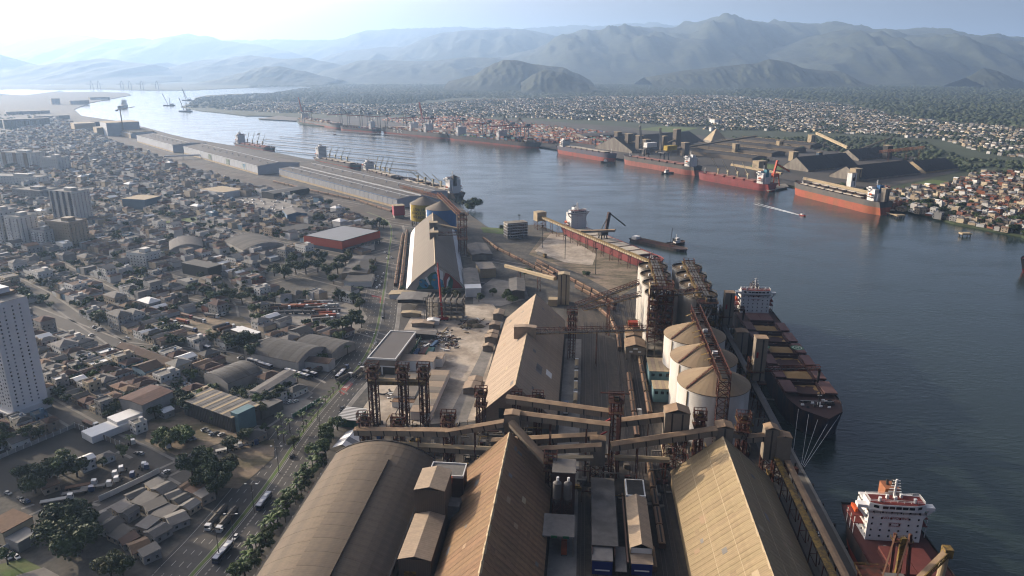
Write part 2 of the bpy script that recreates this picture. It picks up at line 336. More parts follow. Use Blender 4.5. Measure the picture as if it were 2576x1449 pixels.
GREYM = mat('grey_machinery', (0.20, 0.19, 0.18), 0.7, 0.25, 0.5)
BLUEC = mat('blue_cladding', (0.06, 0.12, 0.20), 0.7, 0.15, 0.3)
TEALC = mat('pale_teal_cladding', (0.20, 0.33, 0.36), 0.7, 0.15, 0.3)
ORANGE = mat('orange_paint', (0.62, 0.14, 0.03), 0.6, 0.12, 0.4, rnd=0.1)
REDP = mat('red_paint', (0.45, 0.04, 0.03), 0.6, 0.15, 0.4)
WHITE = mat('white_paint', (0.88, 0.88, 0.87), 0.6, 0.06, 0.3)
WHITEC = mat('white_sheet', (0.82, 0.82, 0.81), 0.7, 0.08, 0.2, rnd=0.06)
BLACKG = mat('dark_glass', (0.02, 0.025, 0.03), 0.15, 0.1, 0.3, spec=0.6)
GREEND = mat('green_paint', (0.03, 0.20, 0.09), 0.7, 0.15, 0.4)
FIBRE = mat('fibre_cement', (0.30, 0.285, 0.27), 0.9, 0.28, 0.12, rnd=0.25, col2=(0.21, 0.20, 0.19), mixs=0.1)
ASPH = mat('asphalt', (0.115, 0.108, 0.102), 0.9, 0.28, 0.3, col2=(0.135, 0.126, 0.116), mixs=0.03, streak=(2.5, 0.4, 1))
YARD = mat('rail_yard_ground', (0.15, 0.125, 0.10), 0.92, 0.4, 0.35, col2=(0.085, 0.075, 0.065), mixs=0.05, streak=(4, 0.3, 1))
SAND = mat('dusty_yard', (0.62, 0.56, 0.48), 0.95, 0.25, 0.25, col2=(0.45, 0.39, 0.32), mixs=0.05)
PAVE = mat('paved_lot', (0.38, 0.36, 0.335), 0.92, 0.22, 0.25, col2=(0.29, 0.275, 0.25), mixs=0.05)
DIRT = mat('bare_earth', (0.38, 0.31, 0.235), 0.95, 0.35, 0.3, col2=(0.19, 0.165, 0.095), mixs=0.06, streak=(.5, 1.6, 1))
STEELR = mat('rail_steel', (0.20, 0.17, 0.14), 0.5, 0.15, 0.3, metal=0.3)
LINEW = mat('road_paint_white', (0.62, 0.61, 0.58), 0.8, 0.2, 0.6)
LINER = mat('road_paint_red', (0.42, 0.10, 0.08), 0.85, 0.2, 0.5)
GRASS = mat('mown_grass', (0.075, 0.125, 0.022), 0.95, 0.35, 0.25, col2=(0.10, 0.12, 0.04), mixs=0.1)
KERB = mat('kerb_stone', (0.40, 0.385, 0.355), 0.9, 0.1, 0.4)
GRAIN = mat('soy_cargo', (0.42, 0.30, 0.15), 0.95, 0.12, 0.3, bump=0.3)
WAGB = mat('wagon_brown', (0.20, 0.125, 0.085), 0.85, 0.2, 0.3, rnd=0.28)
WAGT = mat('wagon_top', (0.36, 0.25, 0.165), 0.9, 0.22, 0.3, rnd=0.2)

def shear(mb, L, dz):
    mb.v = [(x, y, z + dz * y / L) for x, y, z in mb.v]; return mb
def rail_rect(mb, x0, x1, y0, y1, z, h=1.1, w=0.09, n=3):
    for (p, q) in (((x0, y0), (x1, y0)), ((x1, y0), (x1, y1)), ((x1, y1), (x0, y1)), ((x0, y1), (x0, y0))):
        for k in (0.5, 1.0): mb.bar((*p, z + h * k), (*q, z + h * k), w)
        for i in range(n):
            t = i / n; x = p[0] + (q[0] - p[0]) * t; y = p[1] + (q[1] - p[1]) * t; mb.bar((x, y, z), (x, y, z + h), w)
    return mb
def brace_face(mb, p, q, z0, z1, n, w, x=True):
    for i in range(n):
        a = z0 + (z1 - z0) * i / n; b = z0 + (z1 - z0) * (i + 1) / n
        mb.bar((*p, b), (*q, b), w)
        mb.bar((*p, a), (*q, b), w) if i % 2 == 0 or x else mb.bar((*q, a), (*p, b), w)
        if x: mb.bar((*q, a), (*p, b), w)
def lattice(par, x, y, w, d, z0, z1, n=5, leg=0.45, br=0.2, m=None, x2=False):
    """Four legs and bracing of a lattice tower, in the parent's axes."""
    m = m or RUST; c = [(x - w / 2, y - d / 2), (x + w / 2, y - d / 2), (x + w / 2, y + d / 2), (x - w / 2, y + d / 2)]
    for p in c: part('leg', MB().bar((*p, z0), (*p, z1), leg), m, par)
    for i in range(4):
        mb = MB(); brace_face(mb, c[i], c[(i + 1) % 4], z0, z1, n, br, x2); part('cross_bracing', mb, m, par)
def platform(par, x, y, w, d, z, m=None, rm=None):
    p = part('platform', MB().cb(x, y, w, d, z - 0.3, z), m or RUST, par)
    part('railing', rail_rect(MB(), x - w / 2, x + w / 2, y - d / 2, y + d / 2, z), rm or YELS, p)
    return p
def gallery(label, pa, pb, w=3.4, h=3.4, legs=(), bands=6, open_=False, mw=None, mr=None, legw=3.0, name='conveyor_gallery', lm=None, world=False, z0=0.0, group=None):
    """A covered belt conveyor between two places (a, b, z of its floor), on lattice trestles."""
    P = pa if world else (*T(pa[0], pa[1]), pa[2]); Q = pb if world else (*T(pb[0], pb[1]), pb[2])
    dx, dy = Q[0] - P[0], Q[1] - P[1]; L = math.hypot(dx, dy); rz = math.atan2(dy, dx) - math.pi / 2; dz = Q[2] - P[2]
    t = thing(name, label, 'conveyor', P, rz, group)
    if open_:
        mb = MB()
        for s in (-1, 1):
            for z in (0, h): mb.bar((s * w / 2, 0, z), (s * w / 2, L, z + 0), 0.32)
        shear(mb, L, dz); part('truss_chord', mb, mw or RUST, t)
        n = max(3, int(L / 3.2)); mb = MB()
        for s in (-1, 1):
            for i in range(n):
                a, b = L * i / n, L * (i + 1) / n
                mb.bar((s * w / 2, a, 0), (s * w / 2, a, h), 0.2); mb.bar((s * w / 2, a, 0 if i % 2 else h), (s * w / 2, b, h if i % 2 else 0), 0.18)
        for i in range(n + 1): mb.bar((-w / 2, L * i / n, h), (w / 2, L * i / n, h), 0.18)
        shear(mb, L, dz); part('truss_web', mb, mw or RUST, t)
        part('belt', shear(MB().box(-w / 2 + 0.4, w / 2 - 0.4, 0, L, 0.3, 0.6), L, dz), DARKM, t)
        part('walkway', shear(MB().box(w / 2, w / 2 + 0.9, 0, L, 0.0, 0.15), L, dz), mr or YELS, t)
    else:
        part('gallery_wall', shear(MB().sweep([(-w / 2, 0), (w / 2, 0), (w / 2, h * 0.75), (-w / 2, h * 0.75)], 0, L), L, dz), mw or GALW, t)
        part('roof', shear(MB().sweep([(-w / 2 - 0.25, h * 0.75), (w / 2 + 0.25, h * 0.75), (w / 2 + 0.25, h * 0.75 + 0.2), (0, h + 0.2), (-w / 2 - 0.25, h * 0.75 + 0.2)], -0.2, L + 0.2), L, dz), mr or GALR, t)
        for i in range(bands):
            y = L * (i + 0.6) / bands
            part('joint_strip', MB().box(-w / 2 - 0.04, w / 2 + 0.04, -0.35, 0.35, -0.03, h * 0.75 - 0.05), BAND, t, loc=(0, y, dz * y / L), rot=(math.atan2(dz, L), 0, 0))
    for k in legs:
        y = L * k; zt = P[2] + dz * k; zb = z0 - P[2]
        mb = MB()
        for s in (-1, 1): mb.bar((s * legw * 0.6, y, zb), (s * legw * 0.4, y, dz * k), 0.4)
        nn = max(2, int(zt / 5))
        for i in range(nn):
            f0, f1 = i / nn, (i + 1) / nn; e0 = legw * (0.6 - 0.2 * f0); e1 = legw * (0.6 - 0.2 * f1)
            za, zc = zb + (dz * k - zb) * f0, zb + (dz * k - zb) * f1
            mb.bar((-e0, y, za), (e1, y, zc), 0.2); mb.bar((-e1, y, zc), (e1, y, zc), 0.2)
        part('trestle', mb, lm or RUST, t)
    return t
def transfer_house(label, a, b, w, d, z0, z1, ridge=1.6, strips=2, legs=True, mw=None, mr=None, name='transfer_tower', rz=0.0):
    t = tthing(name, label, 'tower', a, b, 0, rz)
    part('cladding', MB().cb(0, 0, w, d, z0, z1), mw or GALW, t)
    part('roof', MB().gable(-w / 2, w / 2, -d / 2, d / 2, z1, z1 + ridge, 0.25, 0.2), mr or GALR, t)
    for i in range(strips):
        x = -w / 2 + w * (i + 0.7) / (strips + 0.4)
        part('joint_strip', MB().cb(x, -d / 2, 0.8, 0.12, z0 + 0.2, z1 - 0.2), BAND, t)
    if legs and z0 > 3: lattice(t, 0, 0, w * 0.9, d * 0.9, 0, z0, max(2, int(z0 / 6)), 0.5, 0.25, x2=True)
    return t
def roof_panels(par, L, n, lo, hi, m, th=0.14, name='roof_panel', x0=0.0):
    """Sheets laid side by side along y between the eave and ridge points lo=(x,z) and hi=(x,z), each its own piece."""
    st = L / n; g = 0.03
    dx, dz = hi[0] - lo[0], hi[1] - lo[1]; l = math.hypot(dx, dz); nx, nz = -dz / l, dx / l
    if nz < 0: nx, nz = -nx, -nz
    mb = MB().sweep([lo, hi, (hi[0] + nx * th, hi[1] + nz * th), (lo[0] + nx * th, lo[1] + nz * th)], g, st - g)
    me = mb.mesh(name, m)
    for i in range(n):
        o = part(name, me, None, par, loc=(nx * 0.03 * ((i * 7) % 3), x0 + i * st, nz * 0.03 * ((i * 7) % 3)))
def gable_shed(name, label, a0, a1, b0, b1, eave, rdg, roofm, wallm, n, group=None):
    w = a1 - a0; L = b1 - b0
    t = tthing(name, label, 'warehouse', (a0 + a1) / 2, b0, 0, 0, group)
    for s in (-1, 1): part('side_wall', MB().box(s * w / 2 - 0.2, s * w / 2 + 0.2, 0.0, L, 0, eave - 0.1), wallm, t)
    for y in (0.2, L - 0.2):
        part('gable_wall', MB().add([(-w / 2 + .25, y, 0), (w / 2 - .25, y, 0), (w / 2 - .25, y, eave - .15), (0, y, rdg - 0.15), (-w / 2 + .25, y, eave - .15)], [(0, 1, 2, 3, 4)]), wallm, t)
    k = (rdg - eave) / (w / 2)
    roof_panels(t, L, n, (-w / 2 - 0.8, eave - 0.8 * k), (0, rdg), roofm)
    roof_panels(t, L, n, (w / 2 + 0.8, eave - 0.8 * k), (0, rdg), roofm)
    part('ridge_cap', MB().sweep([(-0.7, rdg - 0.45), (0, rdg + 0.32), (0.7, rdg - 0.45), (0.0, rdg + 0.1)], 0, L), CREAM, t)
    return t
# ------------------------------------------------------------------ grain terminal: ground
def tquad(name, a0, a1, b0, b1, z, m):
    return struct(name, MB().add([(*T(a0, b0), z), (*T(a1, b0), z), (*T(a1, b1), z), (*T(a0, b1), z)], [(0, 1, 2, 3)]), m)
tquad('terminal_ground', -124, 100, 150, 375, 0.05, YARD)
tquad('rail_yard', -14, 100, 375, 640, 0.054, YARD)
tquad('quay_apron', 99, 117.2, 150, 641, 0.058, QUAYC)
part('quay_edge', MB().add([(*T(116.0, 150), 0.3), (*T(117.4, 150), 0.3), (*T(117.4, 640), 0.3), (*T(116.0, 640), 0.3), (*T(116.0, 150), -3), (*T(117.4, 150), -3), (*T(117.4, 640), -3), (*T(116.0, 640), -3)],
                          [(0, 1, 2, 3), (1, 5, 6, 2), (0, 4, 5, 1), (3, 2, 6, 7), (4, 0, 3, 7)]), KERB)['kind'] = 'structure'
tquad('truck_lane', -10.5, 1.5, 215, 520, 0.07, PAVE)
for i, a in enumerate((4, 9, 14, 19, 28, 33, 38, 43)):
    b0, b1 = (160, 560) if a < 24 else (160, 640)
    t = struct('railway_track', MB().add([(*T(a - 1.3, b0), 0.085), (*T(a + 1.3, b0), 0.085), (*T(a + 1.3, b1), 0.085), (*T(a - 1.3, b1), 0.085)], [(0, 1, 2, 3)]), mat('track_ballast', (0.12, 0.10, 0.085), 0.95, 0.3, 0.4, stripes=('Y', 1.6, 0.10)))
    for s in (-0.8, 0.8): part('rail', MB().bar((*T(a + s, b0), 0.2), (*T(a + s, b1), 0.2), 0.16, 0.2), STEELR, t)
for a in (101.5, 110.5): struct('crane_rail', MB().bar((*T(a, 150), 0.12), (*T(a, 640), 0.12), 0.25, 0.15), STEELR)
for k in range(26): tag(part('quay_fender', MB().cyl((0, 0, -1.6), (0, 0, -0.1), 0.75, 10), DARKM, None, loc=(*T(118.2, 215 + k * 16.5), 0)), 'black rubber fender on the terminal quay wall', 'fender', 'fenders along the terminal quay')

# ------------------------------------------------------------------ warehouses
gable_shed('gabled_warehouse', 'long brown dust-covered gabled warehouse with bright ridge between arch roof and rail yard', -53.5, -12.2, 160, 317, 8, 28, DUSTR, DUSTR, 44)
gable_shed('gabled_warehouse', 'beige gabled warehouse beside the quay with lattice shadow across its sheets', 47.6, 93.6, 160, 323, 8, 28, BEIGER, BEIGER, 52)
mw = gable_shed('gabled_warehouse', 'pale dust-covered gabled warehouse beyond the crossing conveyors, in front of construction yard', -58.5, -12.5, 374, 546, 6, 27, PALER, PALER, 46)
part('gable_door', MB().cb(-7, 0.0, 5, 0.3, 6, 12), DARKM, mw); part('gable_door', MB().cb(7, 0.0, 5, 0.3, 6, 11), DARKM, mw)
part('roof_patch', MB().add([(9, 40, 19.2), (12.5, 40, 15.95), (12.5, 52, 15.95), (9, 52, 19.2)], [(0, 1, 2, 3)]), FIBRE, mw)
part('roof_patch', MB().add([(15, 47, 13.75), (18.5, 47, 10.5), (18.5, 55, 10.5), (15, 55, 13.75)], [(0, 1, 2, 3)]), WHITEC, mw)

def arch_shed():
    a0, a1, b0, b1, eave, crown = -123, -72, 150, 321, 9.0, 17.5
    w = a1 - a0; L = b1 - b0; h = crown - eave; r = (w * w / 4 + h * h) / (2 * h); c = crown - r; ph = math.asin(w / 2 / r)
    t = tthing('arched_warehouse', 'wide arched warehouse with raised curved ridge strip, weathered brown sheets, beside palm-lined avenue', 'warehouse', (a0 + a1) / 2, b0)
    n = 40; st = L / n
    def arcp(f0, f1, dz): 
        k = 7; return [((r + dz) * math.sin(f0 + (f1 - f0) * i / k), c + (r + dz) * math.cos(f0 + (f1 - f0) * i / k)) for i in range(k + 1)]
    for nm, f0, f1, d in (('roof_panel', -ph, 0, 0.0), ('roof_panel', -0.17, 0.17, 1.1), ('roof_panel', 0, ph, 0.0)):
        lo = arcp(f0, f1, d); hi = arcp(f0, f1, d + 0.15)
        me = MB().sweep(lo + hi[::-1], 0.02, st - 0.02).mesh(nm, ARCHR)
        for i in range(n if d == 0 else n - 4): part(nm, me, None, t, loc=(0, i * st, 0.05 if i % 2 else 0))
    for s in (-1, 1):
        part('ridge_vent', MB().box(s * r * math.sin(0.165) - 0.15, s * r * math.sin(0.165) + 0.15, 0, L - 4 * st, c + r * math.cos(0.165), c + (r + 1.0) * math.cos(0.165)), BAND, t)
        part('side_wall', MB().box(s * w / 2 - 0.2, s * w / 2 + 0.2, 0, L, 0, eave - 0.1), CONC, t)
        part('gutter', MB().box(s * (w / 2 + 0.5) - 0.45, s * (w / 2 + 0.5) + 0.45, 0, L, eave - 0.5, eave + 0.25), BAND, t)
        for i in range(22): part('wall_window', MB().cb(s * (w / 2 + 0.22), 0, 0.1, 4.5, 5.2, 7.4), BLACKG, t, loc=(0, 6 + i * 7.6, 0))
    e = arcp(-ph, ph, -0.1); part('end_wall', MB().add([(x, L - 0.3, z) for x, z in e] + [(w / 2, L - .3, 0), (-w / 2, L - .3, 0)], [tuple(range(len(e) + 2))]), CONC, t)
    e0 = arcp(-ph, ph, 0.2); e1 = arcp(-ph, ph, 0.7); part('verge', MB().sweep(e0 + e1[::-1], L - 0.6, L + 0.2), BAND, t)
arch_shed()
# tall clad block and lower annexes between the arch and the brown gable
t = tthing('clad_block', 'tall brown corrugated block with mono-pitch lower annex between arch roof and brown gable', 'building', -62.5, 268)
part('cladding', MB().cb(0, 8, 13, 17, 0, 25), mat('brown_cladding', (0.20, 0.165, 0.13), 0.8, 0.12, 0.2, stripes=('X', 0.9, 0.08)), t)
part('roof', MB().gable(-6.5, 6.5, -0.5, 16.5, 25, 26.6, 0.3, 0.2), PALER, t)
part('annex_wall', MB().cb(0, -16, 13, 30, 0, 13), MATS['brown_cladding'], t)
part('annex_roof', MB().gable(-6.5, 6.5, -31, -1, 13, 14.6, 0.3, 0.2), PALER, t)
part('annex_door', MB().cb(-2, -31.1, 5, 0.2, 3, 7.5), YELS, t)
t = tthing('clad_block', 'dark flat-roofed block with two orange roof vents behind the tall corrugated block', 'building', -59.5, 294)
part('cladding', MB().cb(0, 0, 16, 11, 0, 19), mat('maroon_cladding', (0.12, 0.055, 0.045), 0.8, 0.2, 0.2), t)
part('roof', MB().cb(0, 0, 15.4, 10.4, 19, 19.3), FIBRE, t)
part('parapet', MB().box(-8.2, 8.2, -5.7, -5.3, 18.6, 19.9).box(-8.2, 8.2, 5.3, 5.7, 18.6, 19.9).box(-8.2, -7.8, -5.3, 5.3, 18.6, 19.9).box(7.8, 8.2, -5.3, 5.3, 18.6, 19.9), WHITEC, t)
for x in (-4.5, 2.5): part('roof_vent', MB().cyl((x, -8.2, 17.5), (x, -8.2, 20.6), 0.95, 14, 1.15), ORANGE, t); 
part('annex', MB().cb(6, -16, 5, 7, 0, 13), FIBRE, t)

# ------------------------------------------------------------------ metal silos
def ring(r, n, z): return [(r * math.cos(2 * math.pi * i / n), r * math.sin(2 * math.pi * i / n), z) for i in range(n)]
def drum(r, z0, z1, n=48):
    mb = MB(); mb.add(ring(r, n, z0) + ring(r, n, z1), [(i, (i + 1) % n, n + (i + 1) % n, n + i) for i in range(n)]); return mb
def cone_panel(r0, z0, r1, z1, n, th=0.12):
    a = math.pi / n * 0.985; f = lambda r, z, s: (r * math.cos(s * a), r * math.sin(s * a), z)
    return MB().add([f(r0, z0, -1), f(r0, z0, 1), f(r1, z1, 1), f(r1, z1, -1), f(r0, z0 + th, -1), f(r0, z0 + th, 1), f(r1, z1 + th, 1), f(r1, z1 + th, -1)],
                    [(4, 5, 6, 7), (0, 3, 2, 1), (0, 1, 5, 4), (1, 2, 6, 5), (2, 3, 7, 6), (3, 0, 4, 7)])
CONER = mat('silo_roof_sheet', (0.40, 0.315, 0.215), 0.85, 0.1, 0.25, rnd=0.07)
dm = smooth(drum(19.6, 0, 31, 64).mesh('silo_wall', SILOW)); cp = cone_panel(20.1, 30.9, 1.4, 39.6, 32).mesh('roof_panel', CONER)
for (b, lab) in ((381, 'nearest the crossing conveyors'), (417, 'in the middle of the three'), (456, 'farthest of the three, by concrete silos')):
    t = tthing('metal_silo', 'big white grain silo with conical brown roof, ' + lab, 'silo', 75.3, b, 0, R(17), 'three white grain silos')
    part('silo_wall', dm, None, t)
    for i in range(32): part('roof_panel', cp, None, t, rot=2 * math.pi * i / 32)
    part('eave_ring', drum(19.95, 30.6, 31.1, 64), BAND, t)
    part('apex_cap', MB().cyl((0, 0, 39.2), (0, 0, 40.8), 1.9, 16), CONER, t)
    part('roof_stair', MB().bar((-19.2, -6.0, 31.3), (-1.5, -0.5, 40.4), 1.0, 0.25), RUST, t)
    mb = MB()
    for i in range(9): 
        q = (i + 0.5) / 9; mb.bar((-19.2 + 17.7 * q, -6 + 5.5 * q, 31.3 + 9.1 * q), (-19.2 + 17.7 * q, -6 + 5.5 * q, 32.4 + 9.1 * q), 0.1)
    mb.bar((-19.2, -6, 32.4), (-1.5, -.5, 41.5), 0.1); part('stair_rail', mb, RUST, t)
    for an in (200, 262): part('wall_pipe', MB().cyl((19.9 * math.cos(R(an)), 19.9 * math.sin(R(an)), 0), (19.9 * math.cos(R(an)), 19.9 * math.sin(R(an)), 30), 0.35, 8), CREAM, t)
    part('base_kerb', drum(20.2, 0, 0.9, 48), CONC, t)
# the gantry over the silos and its front lattice tower
t = tthing('silo_gantry', 'rusty open conveyor gantry with yellow chutes running over the white silo roofs', 'conveyor', 71.6, 358)
lattice(t, 5, 2.5, 6, 5, 0, 41, 9, 0.5, 0.28, x2=True)
L = 112
for s in (-1, 1):
    for z in (42, 46): part('truss_chord', MB().bar((5 + s * 3, 0, z), (5 + s * 3, L, z + 1), 0.4), RUST, t)
n = 30; mb = MB()
for i in range(n):
    y0, y1 = L * i / n, L * (i + 1) / n
    for s in (-1, 1): mb.bar((5 + s * 3, y0, 42), (5 + s * 3, y0, 46), 0.25); mb.bar((5 + s * 3, y0, 42), (5 + s * 3, y1, 46), 0.22)
    mb.bar((2, y0, 46), (8, y0, 46), 0.3)
part('truss_web', mb, RUST, t); part('belt', MB().add([(3.5, 0, 43), (6.5, 0, 43), (6.5, L, 44), (3.5, L, 44), (3.5, 0, 43.5), (6.5, 0, 43.5), (6.5, L, 44.5), (3.5, L, 44.5)], [(0, 1, 2, 3), (4, 5, 6, 7), (0, 1, 5, 4), (1, 2, 6, 5), (2, 3, 7, 6), (3, 0, 4, 7)]), DARKM, t)
part('deck', MB().add([(2, 0, 42), (8, 0, 42), (8, L, 42.6), (2, L, 42.6)], [(0, 1, 2, 3)]), mat('grating_deck', (0.17, 0.10, 0.05), 0.85, 0.3, 1.5), t)
for i, y in enumerate((22, 30, 44, 58, 66, 82, 98)):
    part('chute', MB().bar((1.6, y, 45.5), (-1.8, y + 6, 41.5), 1.2, 0.5), YELS, t)
    part('drive_unit', MB().cb(5, y + 2, 2.8, 2.4, 43, 45.6), (GREYM, WHITEC, DARKM)[i % 3], t)
for y in (24, 60, 97): platform(t, 5, y, 9, 7, 42.4)
for y in (24, 60, 97): lattice(t, 5, y, 3, 3, 34 if y < 97 else 34, 42, 2, 0.3, 0.18)

# ------------------------------------------------------------------ concrete silos, two rows of four
cw = smooth(drum(11.7, 0, 45, 40).mesh('silo_wall', CSILO))
tops = mat('silo_top_dust', (0.42, 0.33, 0.22), 0.95, 0.25, 0.2, col2=(0.22, 0.17, 0.12), mixs=0.1)
for row, a in ((0, 57.3), (1, 84.6)):
    for i, b in enumerate((573.5, 549, 525, 501)):
        nm = ('farthest from', 'third nearest', 'second nearest', 'nearest')[i]
        t = tthing('concrete_silo', f'tall pale concrete silo of the {("inland", "quayside")[row]} row, {nm} the white silos', 'silo', a, b, 0, 0, 'eight concrete silos')
        part('silo_wall', cw, None, t)
        part('silo_top', MB().add(ring(11.3, 40, 44.4), [tuple(range(40))]), tops, t)
        part('rim', drum(11.9, 44.2, 45.4, 40), CONC, t); part('rim_inner', drum(11.2, 44.3, 45.4, 40), BAND, t)
        part('railing', drum(11.6, 46.3, 46.5, 30), YELS, t)
        part('vent', MB().cyl((-5, -4, 44.4), (-5, -4, 46.6), 0.8, 10), WHITEC, t); part('vent', MB().cyl((4.5, 5, 44.4), (4.5, 5, 46.0), 0.7, 10), GREYM, t)
for a, lab in ((57.3, 'inland'), (84.6, 'quayside')):
    t = tthing('roof_conveyor', f'yellow-railed twin conveyor along the tops of the {lab} concrete silo row', 'conveyor', a + 1, 488)
    for s in (-1.6, 0.6, 2.4): part('belt_housing', MB().box(s - 0.7, s + 0.7, 0, 96, 46.6, 48.0), GREYM, t)
    part('walkway', MB().box(-4.2, -2.6, 0, 96, 46.4, 46.6), YELS, t)
    mb = MB()
    for x in (-4.2, -2.6, 4.0):
        for z in (47.2, 47.8): mb.bar((x, 0, z), (x, 96, z), 0.12)
        for i in range(25): mb.bar((x, i * 4, 46.4), (x, i * 4, 47.8), 0.12)
    part('railing', mb, YELS, t)
    for y in (10, 34, 58, 84): part('drive_frame', rail_rect(MB(), -3.5, 4.5, y, y + 7, 46.4, 4.5, 0.3, 2), RUST, t); part('support', MB().cb(0, y + 3, 6, 0.6, 44.3, 46.5), RUST, t)
t = tthing('elevator_tower', 'tall dense rusty elevator tower standing in front of the inland concrete silos', 'tower', 55.5, 487)
lattice(t, 0, 0, 16, 9, 14, 53, 9, 0.6, 0.35, x2=True); lattice(t, 0, 0, 6, 9, 14, 53, 9, 0.4, 0.28)
for x in (-8, -2.7, 2.7, 8):
    for y in (-4.5, 4.5): part('concrete_column', MB().cb(x, y, 0.9, 0.9, 0, 14), CONC, t)
for z in (4.5, 9, 14): part('concrete_floor', MB().cb(0, 0, 17, 10, z - 0.5, z), CONC, t)
for i, z in enumerate((20, 26, 31, 36, 42, 48, 53)): platform(t, 0, 0, 17, 10, z, RUST)
rr = random.Random(3)
for i in range(26): part('elevator_duct', MB().bar((rr.uniform(-7, 7), rr.uniform(-4, 4), rr.uniform(12, 28)), (rr.uniform(-7, 7), rr.uniform(-4, 4), rr.uniform(34, 53)), rr.uniform(0.5, 1.1)), rr.choice([DARKM, GREYM, RUST, DARKM, YELS]), t)
for i in range(18): part('machine', MB().cb(rr.uniform(-6.5, 6.5), rr.uniform(-3.5, 3.5), rr.uniform(1.5, 3), rr.uniform(1.5, 3), (20, 26, 31, 36, 42, 48)[i % 6], (20, 26, 31, 36, 42, 48)[i % 6] + rr.uniform(1.5, 3)), rr.choice([DARKM, GREYM, RUST, WHITEC]), t)
part('head_house', MB().cb(-7.4, 0, 1.6, 8.6, 47, 56), CREAM, t)
part('top_frame', rail_rect(MB(), -8, 8, -4.5, 4.5, 53, 4, 0.35, 4), RUST, t)
t = tthing('elevator_tower', 'dark machinery tower with yellow platforms between quayside concrete silos and white silos', 'tower', 86, 481)
lattice(t, 0, 0, 12, 8, 0, 46, 8, 0.5, 0.3, m=DARKM, x2=True)
for z in (30, 38, 46): platform(t, 0, 0, 14, 10, z)
for i in range(16): part('machine', MB().cb(rr.uniform(-5, 5), rr.uniform(-3, 3), rr.uniform(1.5, 3), rr.uniform(1.5, 3), (30, 38, 46)[i % 3], (30, 38, 46)[i % 3] + rr.uniform(1.5, 4)), rr.choice([DARKM, GREYM, YELS]), t)
for s in (-3, 0, 3): part('duct', MB().bar((s, -3.5, 42), (s - 6, -14, 34), 1.0), GREYM, t)

# ------------------------------------------------------------------ conveyors crossing the terminal
gallery('upper covered conveyor from brown gable ridge to the rusty hoist tower', (-37, 345, 30.5), (16, 334, 30.5), 4.2, 4, (0.12,), 6)
gallery('second covered conveyor below the upper one, from ridge junction house to hoist tower', (-29, 330, 29), (16, 321.5, 29.5), 4.2, 4, (0.35, 0.75), 6)
transfer_house('square clad junction house sitting at the far peak of the brown gable', -32.5, 327, 7.5, 6, 24, 33.5, 0.6, 0)
gallery('steep covered conveyor sliding down beside the brown gable right slope to twin hoppers', (-32.2, 320, 30), (-13.5, 304, 18.5), 3.6, 2.6, (), 0)
gallery('covered conveyor descending left from ridge junction house past the red twin-leg tower', (-36.5, 324, 27.5), (-66, 325, 20), 3.6, 3.6, (0.5,), 5)
gallery('low covered conveyor behind the arched warehouse, ending under the hoist towers', (-66, 327, 19), (-118, 338, 11), 4, 4.2, (0.3, 0.7), 7)
gallery('ground-level covered conveyor hugging the far end of the arched warehouse', (-104, 334, 6), (-40, 325, 11), 3.8, 3.6, (0.6,), 8, mr=CREAM)
gallery('covered conveyor sloping under the second one toward the concrete junction block', (-44, 336, 10), (10, 329, 20), 4, 3.6, (0.3, 0.6), 6)
gallery('lower covered conveyor in mottled shadow behind the twin hoppers', (-24, 318, 16), (12, 317, 21), 3.8, 3.4, (0.3,), 5)
gallery('covered conveyor from hoist tower rising right to the tall transfer house', (22, 335, 25), (45, 333, 30.5), 4.5, 4.2, (0.6,), 4)
gallery('long covered conveyor rising right across the rail yard to slim transfer house', (17, 318, 20.5), (68, 327, 27), 4.2, 4.2, (0.25, 0.62), 8)
transfer_house('tall pitched-roof transfer house above the rail yard near the white silos', 49, 331, 12, 8, 22, 37, 2, 2)
transfer_house('slim pitched-roof transfer house at the far peak of the beige gable', 72, 329, 8, 7, 12, 31, 1.2, 1)
gallery('short covered conveyor between slim transfer house and the red quay tower', (76, 331, 24), (84, 333, 22), 3.4, 3.2, (), 1)
gallery('short covered conveyor reaching the quayside transfer houses', (84, 332, 21), (94, 333, 22), 3.6, 3.8, (), 2)
transfer_house('taller of two quayside transfer houses at the shore conveyor head', 96, 334, 6.5, 6, 12, 28.5, 1.2, 1)
transfer_house('shorter flat-fronted quayside transfer house next to the water', 102, 333, 7, 6, 10, 25, 0.8, 0)
transfer_house('dark concrete junction block hanging under the hoist tower', 10.5, 322.5, 7.5, 5, 10, 24, 0.3, 0, mw=CONC)
gallery('cream flat conveyor bridge over the wagons, joining the corner arm', (19, 325, 11.5), (46, 325, 11.5), 2.6, 2.2, (0.05, 0.95), 0, mw=CREAM, mr=CREAM)
gallery('cream corner arm of the conveyor bridge over the wagons', (44.8, 326.5, 11.5), (44.8, 343, 11.5), 2.4, 2.2, (), 0, mw=CREAM, mr=CREAM)
gallery('short cream conveyor on lattice leading to the twin hoppers', (-12, 311, 17), (8, 314, 17), 2.6, 2.0, (), 0, mr=CREAM)
